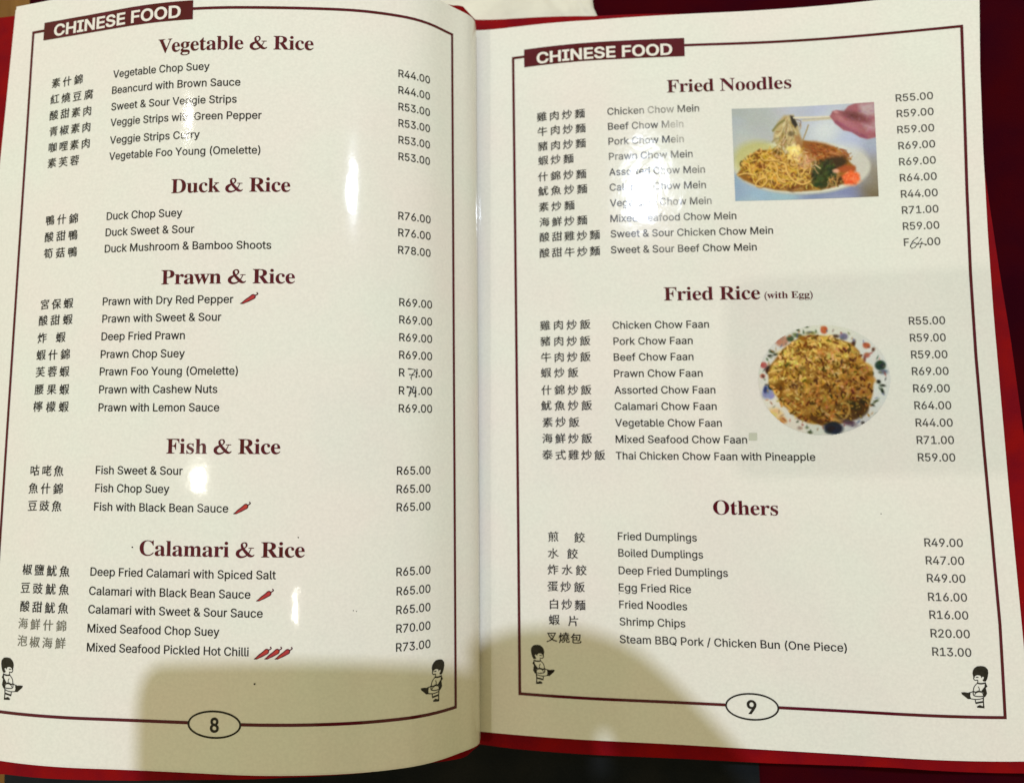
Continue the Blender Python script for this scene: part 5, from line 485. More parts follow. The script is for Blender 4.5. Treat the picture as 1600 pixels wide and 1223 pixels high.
sheet("cover", 'R', (1.0, ro, ordered(cr_t), ordered(cr_b)), 4.0, 2.4, [COVER], BOOK, label="right half of the red cover")
EL = dict(out=[-213.0,-211.2,-209.4,-207.5,-204.2], top=A_([[-7.3,148.74],[-19.9,149.08],[-185.5,149.87],[-202.2,149.68]]), bot=A_([[-4,-150.5],[-230,-150.5]]))
ER = dict(out=[211.54,211.34,210.52,209.63,208.88,208.37,208.22,208.55,209.48,211.12], top=A_([[4.2,150.25],[20.4,150.49],[55.6,149.39],[129.7,150.48],[174.2,151.01]]), bot=A_([[6.2,-149.39],[17.4,-149.38],[55.1,-149.11],[116.3,-149.05],[208.3,-148.99]]))
def book_page(page, drop, jit=0.0, tj=0.0, **props):
    E_ = EL if page == 'L' else ER; sg = -1 if page == 'L' else 1
    top = E_['top'] + [0, tj]; bot = E_['bot'] + [0, tj]
    return sheet("page", page, (3.4 if page == 'L' else -1.0, [o + jit * sg for o in E_['out']], top, bot), drop, 0.38, [PAPER], BOOK, nu=120, nv=90, **props)
PAGE = {'L': book_page('L', 0.0, label="left page numbered 8 with vegetable, duck, prawn, fish and calamari dishes"),
        'R': book_page('R', 0.0, label="right page numbered 9 with fried noodles, fried rice and other dishes")}
for k, (j, t) in enumerate([(1.0, -.9), (-.3, -.5), (.5, -.7), (.1, -.3), (-.4, -.6)]): book_page('L', 0.62 * (k + 1), j, t)
for k, (j, t) in enumerate([(-.5, -.2), (-.2, .1), (-.6, .0), (-.4, .2), (-.1, -.1)]): book_page('R', 0.62 * (k + 1), j, t)

# ------------------------------------------------------------------ print
LAY = {"L":{"dish":[["Vegetable Chop Suey",-152.7,111.49,-110.79,111.6],["Beancurd with Brown Sauce",-152.87,104.73,-98.48,105.02],["Sweet & Sour Veggie Strips",-152.91,97.86,-99.76,98.28],["Veggie Strips with Green Pepper",-152.92,91.14,-89.97,92.0],["Veggie Strips Curry",-152.81,84.26,-114.12,84.4],["Vegetable Foo Young (Omelette)",-152.81,77.39,-90.2,78.13],["Duck Chop Suey",-152.71,53.69,-120.28,53.48],["Duck Sweet & Sour",-152.86,46.96,-115.31,47.27],["Duck Mushroom & Bamboo Shoots",-152.9,40.42,-85.42,40.82],["Prawn with Dry Red Pepper",-152.7,19.75,-99.44,19.9],["Prawn with Sweet & Sour",-152.55,12.99,-103.94,13.16],["Deep Fried Prawn",-152.57,6.15,-118.06,6.26],["Prawn Chop Suey",-152.56,-0.67,-117.87,-0.68],["Prawn Foo Young (Omelette)",-152.64,-7.38,-97.09,-7.28],["Prawn with Cashew Nuts",-152.57,-14.22,-104.84,-14.18],["Prawn with Lemon Sauce",-152.5,-21.06,-103.94,-21.07],["Fish Sweet & Sour",-152.53,-44.67,-117.44,-44.73],["Fish Chop Suey",-152.4,-51.37,-122.44,-51.47],["Fish with Black Bean Sauce",-152.51,-58.29,-99.62,-58.38],["Deep Fried Calamari with Spiced Salt",-152.76,-82.02,-81.44,-82.57],["Calamari with Black Bean Sauce",-152.95,-89.08,-90.63,-89.48],["Calamari with Sweet & Sour Sauce",-152.98,-95.7,-85.97,-96.25],["Mixed Seafood Chop Suey",-152.95,-102.55,-101.98,-103.13],["Mixed Seafood Pickled Hot Chilli",-152.88,-109.37,-90.84,-110.01]],"price":[["R44.00",-37.81,111.07,-24.75,111.58],["R44.00",-37.79,104.29,-24.76,104.79],["R53.00",-37.76,97.62,-24.76,97.93],["R53.00",-37.74,90.92,-24.76,91.21],["R53.00",-37.71,84.23,-24.77,84.4],["R53.00",-37.69,77.45,-24.77,77.73],["R76.00",-37.67,53.61,-24.5,54.08],["R76.00",-37.65,46.94,-24.5,47.39],["R78.00",-37.67,40.1,-24.51,40.55],["R69.00",-37.18,19.76,-23.87,19.89],["R69.00",-37.15,12.97,-23.88,13.11],["R69.00",-37.13,6.15,-23.88,6.27],["R69.00",-37.15,-0.64,-23.89,-0.48],["R71.00",-37.18,-7.4,-23.89,-7.26],["R74.00",-37.22,-14.31,-23.9,-14.13],["R69.00",-37.25,-21.09,-23.91,-20.98],["R65.00",-37.83,-44.56,-24.62,-44.63],["R65.00",-37.93,-51.44,-24.62,-51.51],["R65.00",-37.9,-58.16,-24.63,-58.26],["R65.00",-37.88,-81.98,-24.64,-82.12],["R65.00",-37.78,-88.95,-24.65,-89.25],["R65.00",-37.87,-95.69,-24.65,-96.13],["R70.00",-37.84,-102.54,-24.66,-102.83],["R73.00",-37.91,-109.32,-24.66,-109.58]],"cn":[["素什錦",-182.87,110.87,-167.35,111.03],["紅燒豆腐",-183.0,104.04,-161.89,103.78],["酸甜素肉",-182.97,97.22,-162.26,97.14],["青椒素肉",-182.72,90.41,-162.16,90.35],["咖哩素肉",-182.77,83.86,-162.14,83.47],["素芙蓉",-182.56,76.94,-167.18,77.19],["鴨什錦",-181.72,53.16,-166.04,53.23],["酸甜鴨",-181.69,46.6,-165.81,46.28],["筍菇鴨",-181.43,39.87,-165.67,39.44],["宮保蝦",-181.63,18.98,-166.16,19.13],["酸甜蝦",-181.92,12.71,-166.04,12.6],["炸 蝦",-181.95,5.83,-168.83,5.75],["蝦什錦",-181.96,-0.89,-166.19,-1.07],["芙蓉蝦",-181.84,-7.71,-166.21,-7.55],["腰果蝦",-181.92,-14.62,-165.91,-14.5],["檸檬蝦",-182.02,-21.29,-165.72,-21.16],["咕咾魚",-181.63,-45.82,-166.34,-45.74],["魚什錦",-181.77,-52.58,-166.18,-52.56],["豆豉魚",-181.7,-59.21,-166.41,-59.05],["椒鹽魷魚",-182.21,-83.25,-161.3,-82.86],["豆豉魷魚",-182.57,-90.02,-161.16,-89.65],["酸甜魷魚",-182.32,-96.85,-161.19,-96.41],["海鮮什錦",-182.65,-103.08,-161.58,-102.87],["泡椒海鮮",-182.49,-109.58,-161.6,-109.15]],"head":[["Vegetable & Rice",-132.43,119.02,-70.53,120.09],["Duck & Rice",-125.12,62.62,-78.53,63.03],["Prawn & Rice",-128.12,27.19,-76.27,27.43],["Fish & Rice",-124.12,-36.94,-80.61,-36.73],["Calamari & Rice",-133.54,-74.45,-71.12,-74.54]],"banner":[[-188.49,140.28],[-117.99,139.81],[-118.18,131.95],[-188.8,132.66]],"btext":[["CHINESE FOOD",-183.3,134.09,-123.14,132.8]],"folio":["8",[-113.13,-133.87],[-93.12,-133.79],[-103.23,-129.08],[-103.0,-138.83],[-104.62,-136.62],[-101.49,-136.49]]},"R":{"dish":[["Chicken Chow Mein",61.24,106.4,99.51,106.63],["Beef Chow Mein",61.36,99.83,92.8,99.99],["Pork Chow Mein",61.39,93.36,92.77,93.35],["Prawn Chow Mein",61.46,86.82,96.18,86.66],["Assorted Chow Mein",61.36,80.07,100.98,79.81],["Calamari Chow Mein",61.42,73.39,101.14,73.21],["Vegetable Chow Mein",61.39,66.66,103.19,66.39],["Mixed Seafood Chow Mein",61.43,59.99,112.97,59.7],["Sweet & Sour Chicken Chow Mein",61.4,53.26,127.35,53.26],["Sweet & Sour Beef Chow Mein",61.33,46.56,120.57,46.38],["Chicken Chow Faan",61.29,14.79,100.27,14.52],["Pork Chow Faan",61.48,8.11,93.52,7.85],["Beef Chow Faan",61.45,1.46,93.61,1.28],["Prawn Chow Faan",61.42,-5.3,97.02,-5.47],["Assorted Chow Faan",61.39,-12.1,101.84,-12.33],["Calamari Chow Faan",61.36,-18.8,102.1,-18.93],["Vegetable Chow Faan",61.38,-25.65,103.86,-25.55],["Mixed Seafood Chow Faan",61.43,-32.3,113.47,-32.25],["Thai Chicken Chow Faan with Pineapple",61.32,-38.99,139.22,-38.91],["Fried Dumplings",61.39,-71.19,92.48,-71.16],["Boiled Dumplings",61.41,-77.85,94.67,-77.66],["Deep Fried Dumplings",61.37,-84.7,103.98,-84.58],["Egg Fried Rice",61.25,-91.63,89.56,-91.03],["Fried Noodles",61.27,-98.1,87.82,-97.82],["Shrimp Chips",61.27,-104.66,86.91,-104.47],["Steam BBQ Pork / Chicken Bun (One Piece)",61.15,-111.33,147.05,-111.46]],"price":[["R55.00",177.59,106.56,191.59,106.42],["R59.00",177.57,100.03,191.42,99.71],["R59.00",177.41,93.33,191.24,92.89],["R69.00",177.42,86.54,191.19,86.23],["R69.00",177.33,79.83,191.02,79.54],["R64.00",177.22,73.16,190.96,72.86],["R44.00",177.23,66.3,190.9,66.28],["R71.00",177.2,59.77,190.77,59.47],["R59.00",177.15,53.06,190.67,52.95],["R64.00",177.11,46.5,190.61,46.32],["R55.00",176.95,14.75,190.37,14.64],["R59.00",176.93,7.93,190.17,7.93],["R59.00",176.99,1.25,190.38,1.32],["R69.00",176.89,-5.24,190.38,-5.28],["R69.00",176.94,-11.98,190.41,-12.03],["R64.00",177.0,-18.54,190.49,-18.75],["R44.00",177.05,-25.27,190.6,-25.43],["R71.00",177.02,-32.04,190.63,-32.09],["R59.00",177.02,-38.7,190.66,-38.76],["R49.00",177.28,-71.04,191.31,-71.07],["R47.00",177.36,-77.68,191.32,-77.83],["R49.00",177.35,-84.36,191.35,-84.37],["R16.00",177.32,-91.25,191.45,-91.37],["R16.00",177.37,-97.81,191.44,-98.01],["R20.00",177.37,-104.63,191.53,-104.83],["R13.00",177.54,-111.43,191.59,-111.48]],"cn":[["雞肉炒麵",30.94,105.99,51.74,105.46],["牛肉炒麵",31.22,99.49,51.88,98.92],["豬肉炒麵",31.32,92.83,51.89,92.34],["蝦炒麵",31.23,86.48,46.47,85.91],["什錦炒麵",31.22,79.37,51.75,78.87],["魷魚炒麵",31.13,73.01,52.02,72.25],["素炒麵",31.31,65.9,46.5,65.56],["海鮮炒麵",31.49,59.35,51.74,58.72],["酸甜雞炒麵",31.4,52.65,56.95,52.35],["酸甜牛炒麵",31.3,45.84,56.93,45.36],["雞肉炒飯",31.14,14.73,52.17,14.44],["豬肉炒飯",31.18,7.94,52.03,7.74],["牛肉炒飯",31.35,1.17,52.02,1.07],["蝦炒飯",31.12,-5.37,46.81,-5.41],["什錦炒飯",31.29,-12.61,52.0,-12.65],["魷魚炒飯",31.12,-19.07,52.12,-19.11],["素炒飯",31.5,-25.93,46.75,-25.9],["海鮮炒飯",31.41,-32.68,51.84,-32.55],["泰式雞炒飯",31.31,-39.58,57.06,-39.15],["煎　餃",33.07,-72.81,48.18,-72.37],["水 餃",32.97,-79.3,45.21,-79.02],["炸水餃",32.8,-85.82,48.61,-85.38],["蛋炒飯",32.62,-92.65,47.66,-92.04],["白炒麵",33.06,-99.51,47.85,-99.07],["蝦 片",32.96,-105.84,45.04,-105.36],["叉燒包",31.95,-112.65,46.06,-112.12]],"head":[["Fried Noodles",86.39,115.46,137.64,115.13],["Fried Rice",82.51,26.05,121.09,26.29],["Others",99.19,-60.63,124.17,-60.23]],"small":[["(with Egg)",122.74,26.53,141.56,26.3]],"banner":[[25.74,139.33],[94.35,139.18],[94.36,131.18],[25.64,131.08]],"btext":[["CHINESE FOOD",31.3,132.09,89.17,132.04]],"folio":["9",[101.07,-133.41],[121.1,-133.57],[111.3,-128.37],[110.88,-138.52],[109.19,-136.09],[112.66,-135.91]]},"chilli":[["L",[[0.00998,-2e-05],[0.00017,-0.00895],[-101.10924,27.7528]]],["L",[[0.00954,8e-05],[0.00019,-0.00903],[-101.84792,-50.56809]]],["L",[[0.00945,6e-05],[0.00017,-0.00895],[-92.58971,-81.92948]]],["L",[[0.00945,9e-05],[0.00017,-0.00901],[-92.99971,-102.44401]]],["L",[[0.00937,5e-05],[0.00015,-0.00901],[-89.10797,-102.38464]]],["L",[[0.00943,-0.0],[0.00015,-0.00882],[-85.3938,-102.52043]]]],"mascot":[["L",[[0.01711,0.0003],[0.0,-0.01541],[-191.95611,-112.20971]]],["L",[[-0.0158,0.00114],[-0.00016,-0.01535],[-16.33458,-113.03728]]],["R",[[0.01565,0.00091],[-0.00032,-0.01533],[23.36502,-112.2691]]],["R",[[-0.01667,0.00018],[8e-05,-0.01528],[199.63707,-113.11987]]]],"hand":[["L","71",[[[[-33.83,-4.39],[-31.0,-4.65],[-31.94,-6.39],[-32.53,-7.62],[-32.35,-8.58]],0.33],[[[-33.34,-6.56],[-31.12,-6.65]],0.28],[[[-30.2,-4.32],[-30.33,-6.08],[-30.55,-7.67]],0.5]]],["L","74",[[[[-34.29,-11.41],[-32.67,-11.54],[-32.81,-13.06],[-33.44,-14.88]],0.5],[[[-31.49,-10.97],[-31.93,-12.43],[-32.03,-13.16],[-31.48,-13.58],[-30.49,-13.6]],0.45],[[[-30.74,-11.31],[-30.79,-13.13],[-30.86,-15.18]],0.5]]],["R","64",[[[[182.54,49.81],[180.81,48.57],[179.49,46.53],[179.84,45.41],[181.11,45.82],[181.77,46.9],[181.04,47.58],[179.69,46.85]],0.28],[[[183.7,49.31],[182.33,47.27],[182.19,46.89],[183.69,47.22],[185.55,46.64]],0.28],[[[183.85,47.87],[182.87,45.43]],0.28]]]],"speck":[["L",-88.44,-119.41,0.35],["L",-136.43,-71.58,0.3],["L",-73.54,-67.32,0.25],["L",-53.41,-93.87,0.2],["L",-52.26,-94.14,0.18],["R",162.29,-59.12,0.2],["R",61.39,-92.3,0.2],["L",-95.97,-88.5,0.15]],"square":[[114.27,-28.04],[117.5,-28.03],[117.36,-31.09],[114.14,-31.1]],"noodle":[[112.94,107.33],[169.34,106.99],[168.88,67.26],[112.84,67.49]],"rice":[[117.49,18.95],[173.59,17.89],[170.6,-31.31],[115.36,-31.59]]}
U_LAT = 3.02 / 509; U_SER = 5.5 / 680; U_CJ = 4.55 / 1000
def seg(a, b, n):
    return [(a[0] + (b[0] - a[0]) * i / n, a[1] + (b[1] - a[1]) * i / n) for i in range(n + 1)]
def polyline(pts, step=3.0):
    out = [pts[0]]
    for a, b in zip(pts, pts[1:]):
        n = max(1, int(math.hypot(b[0] - a[0], b[1] - a[1]) / step)); out += seg(a, b, n)[1:]
    return out
FRAME = {"L":[[[-194.22,136.6],[-194.21,102.82],[-194.21,69.03],[-194.2,35.25],[-194.19,1.47],[-194.19,-32.32],[-194.18,-66.1],[-194.17,-99.88],[-194.17,-133.66]],[[-13.65,136.6],[-13.61,102.82],[-13.57,69.03],[-13.53,35.25],[-13.49,1.47],[-13.44,-32.32],[-13.4,-66.1],[-13.36,-99.88],[-13.32,-133.66]],136.6,-133.66],"R":[[[20.72,136.02],[20.78,102.36],[20.82,68.7],[20.85,35.04],[20.86,1.38],[20.85,-32.28],[20.83,-65.94],[20.8,-99.6],[20.74,-133.26]],[[203.81,136.02],[202.79,102.36],[201.64,68.7],[200.89,35.04],[200.78,1.38],[201.31,-32.28],[202.17,-65.94],[202.79,-99.6],[202.33,-133.26]],136.02,-133.26]}
for pg in 'LR':
    D = LAY[pg]; par = PAGE[pg]
    for t, x0, a, x1, b in D['dish']:
        q = Print(pg); xa = x0
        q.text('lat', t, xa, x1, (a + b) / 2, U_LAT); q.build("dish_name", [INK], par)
    hand = {('L', 13): (1, 2), ('L', 14): (1, 2), ('R', 9): (1, 2)}
    for k, (t, x0, a, x1, b) in enumerate(D['price']):
        q = Print(pg); sk = hand.get((pg, k), ())
        if (pg, k) == ('R', 9): t = 'F' + t[1:]
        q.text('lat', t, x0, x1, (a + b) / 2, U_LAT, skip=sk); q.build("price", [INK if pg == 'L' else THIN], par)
    for cn_index, cn_entry in enumerate(D['cn']):
        t, x0, a, x1, b = cn_entry
        q = Print(pg); n = len(t); v = (a + b) / 2; em = U_CJ * 1000
        for i, ch in enumerate(t):
            if ch in ' \u3000': continue
            _, P, T, Z = glyph('cj', ch)
            xi = x0 + (x1 - x0 - em * .95) * (i / (n - 1)) - em * .02
            jx, jy = random.uniform(-.06, .06), random.uniform(-.08, .08)
            pts = []
            for px, py in P:
                X = px / 1000; Y = (py + 92) / 940
                Y2 = Y * .93 + 0.075 * (X - .5) + 0.012 * math.sin(9 * X + 3 * i); X2 = X + 0.014 * math.sin(8 * Y + i)
                pts.append((xi + X2 * em + jx, v + Y2 * em * 0.97 + jy))
            q.add(pts, T, 0, Z)
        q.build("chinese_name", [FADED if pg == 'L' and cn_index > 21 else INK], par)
    for t, x0, a, x1, b in D['head']:
        q = Print(pg); q.text('ser', t, x0, x1, (a + b) / 2, U_SER, kern=-22); q.build("section_heading", [MAROON], par)
    if 'small' in D:
        t, x0, a, x1, b = D['small'][0]; q = Print(pg); q.text('ser', t, x0, x1, (a + b) / 2, 2.75 / 680, kern=-15); q.build("section_heading", [MAROON], par, label="small bracketed words after the fried rice heading")
    # border frame, with the gap for the folio ring
    f8, fl, fr, ft, fb, tl, tr = D['folio']; W_ = 1.13
    xl, xr, vt, vb = FRAME[pg]
    q = Print(pg)
    q.stroke(polyline([(xl[0][0] - W_ / 2, vt), (xr[0][0] + W_ / 2, vt)]), W_)
    q.stroke(polyline([(xl[-1][0] - W_ / 2, vb), (fl[0], vb)]), W_); q.stroke(polyline([(fr[0], vb), (xr[-1][0] + W_ / 2, vb)]), W_)
    q.stroke(polyline(xl), W_, dz=.012); q.stroke(polyline(xr), W_, dz=.012)
    q.build("border_frame", [MAROON], par)
    B = D['banner']; q = Print(pg, .14); bt = (B[0][1] + B[1][1]) / 2; bb = (B[2][1] + B[3][1]) / 2; bl = (B[0][0] + B[3][0]) / 2; br = (B[1][0] + B[2][0]) / 2
    q.stroke(polyline([(bl, (bt + bb) / 2), (br, (bt + bb) / 2)]), bt - bb); q.build("title_banner", [MAROON], par)
    t, x0, a, x1, b = D['btext'][0]; q = Print(pg, .18); q.text('bold', t, x0, x1, (a + b) / 2, 4.95 / 531); q.build("title_lettering", [CREAMINK], par)
    cx, cy = (fl[0] + fr[0]) / 2, (ft[1] + fb[1]) / 2; rx, ry = (fr[0] - fl[0]) / 2, (ft[1] - fb[1]) / 2
    el = lambda k: [(cx + (rx + k) * math.cos(2 * math.pi * i / 72), cy + (ry + k) * math.sin(2 * math.pi * i / 72)) for i in range(72)]
    q = Print(pg, .12); o, i_ = el(.05), el(-.62); q.add(o + i_, [(i, (i + 1) % 72, 72 + (i + 1) % 72, 72 + i) for i in range(72)]); q.build("page_number_ring", [INK], par)
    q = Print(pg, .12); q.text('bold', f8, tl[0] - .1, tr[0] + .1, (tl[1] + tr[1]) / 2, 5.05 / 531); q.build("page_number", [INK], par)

# chilli symbols
BODY = [(405, 915), (440, 885), (500, 840), (560, 775), (620, 720), (740, 630), (800, 575), (860, 520), (930, 503), (1000, 540), (1015, 600), (995, 680), (940, 725), (880, 755), (740, 835), (640, 875), (540, 928), (440, 930)]
INNER = [(500, 900), (560, 830), (640, 760), (760, 665), (870, 565), (930, 550), (975, 585), (972, 640), (930, 690), (840, 740), (720, 800), (600, 865), (530, 900)]
def aff(M, pts): return [(x * M[0][0] + y * M[1][0] + M[2][0], x * M[0][1] + y * M[1][1] + M[2][1]) for x, y in pts]
for pg, M in LAY['chilli']:
    q = Print(pg); q.poly(aff(M, BODY), 0); q.poly(aff(M, INNER), 1, .03)
    u = math.hypot(*M[0]); q.stroke(aff(M, spline([(1000, 560), (1065, 520), (1085, 485), (1045, 435)], 4)), 44 * u, 0, .015)
    q.build("chilli_symbol", [MAROON, CHILLI], PAGE[pg])

# little kicking child printed in the page corners
def figure(pg, M):
    q = Print(pg); u = (math.hypot(*M[0]) + math.hypot(*M[1])) / 2
    fill = lambda p, dz=0: q.poly(aff(M, p), 0, dz)
    line = lambda p, wd, dz=.012: q.stroke(aff(M, spline(p, 4)), wd * u, 0, dz)
    fill([(205, 125), (250, 114), (300, 110), (380, 120), (440, 165), (475, 220), (492, 290), (482, 350), (474, 405), (455, 375), (425, 345), (385, 330), (345, 335), (312, 352), (306, 400), (288, 372), (262, 362), (245, 380), (262, 420), (285, 445), (265, 475), (215, 475), (185, 425), (160, 350), (145, 270), (150, 190)])
    line([(368, 385), (395, 380), (425, 382)], 22); line([(450, 375), (476, 405), (462, 440), (435, 455), (395, 448)], 20); line([(385, 440), (388, 480), (402, 520)], 18)
    line([(215, 505), (260, 520), (330, 530), (400, 520)], 34); line([(395, 515), (440, 560), (480, 620), (500, 700)], 18); line([(390, 600), (368, 650), (375, 712)], 16)
    fill([(215, 520), (185, 590), (225, 630), (205, 760), (245, 830), (290, 862), (300, 800), (285, 745), (335, 718), (290, 655), (250, 600), (240, 540)])
    line([(330, 718), (400, 712), (450, 735), (505, 715)], 30); line([(500, 710), (545, 738), (605, 752)], 20)
    line([(290, 790), (310, 745), (380, 728), (450, 755), (478, 800)], 16); line([(300, 828), (400, 835), (490, 818), (508, 770), (500, 712)], 22); line([(300, 868), (370, 895), (470, 905), (575, 892)], 20)
    fill([(565, 760), (620, 752), (700, 743), (768, 750), (750, 798), (690, 850), (630, 903), (560, 902), (578, 830)], .006)
    line([(292, 850), (300, 960), (298, 1100)], 26); line([(472, 900), (470, 960), (462, 1010)], 20); line([(300, 955), (380, 972), (468, 992)], 40, .018)
    fill([(285, 1045), (330, 1058), (362, 1040), (390, 1032), (452, 1072), (440, 1100), (285, 1108)], .02)
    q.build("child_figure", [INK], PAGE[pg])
for pg, M in LAY['mascot']: figure(pg, M)

for pg, txt, strokes in LAY['hand']:
    q = Print(pg, .15)
    for k, (pts, wd) in enumerate(strokes):
        sp = spline(pts, 5); q.stroke(sp, [wd * 1.45 * (0.75 + .35 * math.sin(i * 1.3 + k)) for i in range(len(sp))], 0, .008 * k)
    q.build("handwritten_digits", [PEN], PAGE[pg])
# strip of correction paper stuck under the second handwritten price
q = Print('L', .05); q.poly([(-48.5, -10.4), (-30.5, -10.4), (-30.5, -16.6), (-48.2, -15.5)]); q.build("correction_strip", [PAPER], PAGE['L'])
for pg, x, v, r in LAY['speck']:
    q = Print(pg, .12); q.poly([(x + r * (1 + .4 * math.sin(i * 2.3)) * math.cos(i * math.pi / 4), v + r * math.sin(i * math.pi / 4)) for i in range(8)]); q.build("ink_speck", [INK], PAGE[pg])
q = Print('R', .09); q.poly(LAY['square']); q.build("grey_square", [GREY], PAGE['R'])

# ------------------------------------------------------------------ the two printed food pictures (painted stroke by stroke into a colour attribute)
PK = np.array([1.0, 1.02, 1.18])
class Canvas:
    def __init__(s, w_, h_, k, bg):
        s.k = k; s.w = int(w_ / k); s.h = int(h_ / k); s.a = np.zeros((s.h, s.w, 3)); s.a[:] = bg
        s.y, s.x = np.mgrid[0:s.h, 0:s.w]; s.x = s.x * k; s.y = s.y * k
    def box(s, x0, y0, x1, y1):
        k = s.k; return slice(max(0, int(y0 / k)), max(0, min(s.h, int(y1 / k) + 1))), slice(max(0, int(x0 / k)), max(0, min(s.w, int(x1 / k) + 1)))
    def mix(s, sl, m, c):
        if m.size: s.a[sl] = s.a[sl] * (1 - m[..., None]) + np.array(c, float) * m[..., None]
    def ell(s, cx, cy, rx, ry, c, soft=6, al=1.0, rot=0):
        R_ = max(rx, ry) + soft * 2; sl = s.box(cx - R_, cy - R_, cx + R_, cy + R_); dx = s.x[sl] - cx; dy = s.y[sl] - cy
        ca, sa = math.cos(rot), math.sin(rot); u = dx * ca + dy * sa; v = -dx * sa + dy * ca
        d = (1 - np.sqrt((u / rx) ** 2 + (v / ry) ** 2)) * min(rx, ry); s.mix(sl, np.clip(d / soft + .5, 0, 1) * al, c)
    def line(s, pts, wd, c, soft=3, al=1.0):
        pts = [tuple(p) for p in pts]; xs = [p[0] for p in pts]; ys = [p[1] for p in pts]; R_ = wd + soft * 2
        sl = s.box(min(xs) - R_, min(ys) - R_, max(xs) + R_, max(ys) + R_); X = s.x[sl]; Y = s.y[sl]; D = np.full(X.shape, 1e9)
        for (ax, ay), (bx, by) in zip(pts, pts[1:]):
            vx, vy = bx - ax, by - ay; t = np.clip(((X - ax) * vx + (Y - ay) * vy) / (vx * vx + vy * vy + 1e-9), 0, 1); D = np.minimum(D, np.hypot(X - ax - t * vx, Y - ay - t * vy))
        s.mix(sl, np.clip((wd / 2 - D) / soft + .5, 0, 1) * al, c)
    def poly(s, pts, c, soft=6, al=1.0):
        xs = [p[0] for p in pts]; ys = [p[1] for p in pts]; sl = s.box(min(xs) - soft, min(ys) - soft, max(xs) + soft, max(ys) + soft); X = s.x[sl]; Y = s.y[sl]
        ins = np.zeros(X.shape, bool); D = np.full(X.shape, 1e9)
        for (ax, ay), (bx, by) in zip(pts, pts[1:] + pts[:1]):
            if ay != by: ins ^= ((ay > Y) != (by > Y)) & (X < (bx - ax) * (Y - ay) / (by - ay) + ax)
            vx, vy = bx - ax, by - ay; t = np.clip(((X - ax) * vx + (Y - ay) * vy) / (vx * vx + vy * vy + 1e-9), 0, 1); D = np.minimum(D, np.hypot(X - ax - t * vx, Y - ay - t * vy))
        s.mix(sl, np.clip(np.where(ins, D, -D) / soft + .5, 0, 1) * al, c)
    def grad(s, pts):
        """background from scattered colours"""
        Wt = 0; A = 0
        for x, y, c in pts:
            w_ = 1 / (((s.x - x) ** 2 + (s.y - y) ** 2) / 1e4 + 1) ** 1.5; Wt = Wt + w_; A = A + w_[..., None] * np.array(c, float)
        s.a[:] = A / Wt[..., None]
    def grain(s, amt): s.a += rng.normal(0, amt, s.a.shape[:2])[..., None] + rng.normal(0, amt * .4, s.a.shape)
    def sample(s, x, y):
        fx = np.clip(x / s.k, 0, s.w - 1.001); fy = np.clip(y / s.k, 0, s.h - 1.001); i = fx.astype(int); j = fy.astype(int); a = (fx - i)[..., None]; b = (fy - j)[..., None]
        return (s.a[j, i] * (1 - a) + s.a[j, i + 1] * a) * (1 - b) + (s.a[j + 1, i] * (1 - a) + s.a[j + 1, i + 1] * a) * b
def jit(c, d): return [v + rng.uniform(-d, d) for v in c]
def wig(x, y, ang, ln, curl, n=7):
    pts = [(x, y)]
    for i in range(n): x += math.cos(ang) * ln / n; y += math.sin(ang) * ln / n; ang += curl / n; pts.append((x, y))
    return pts

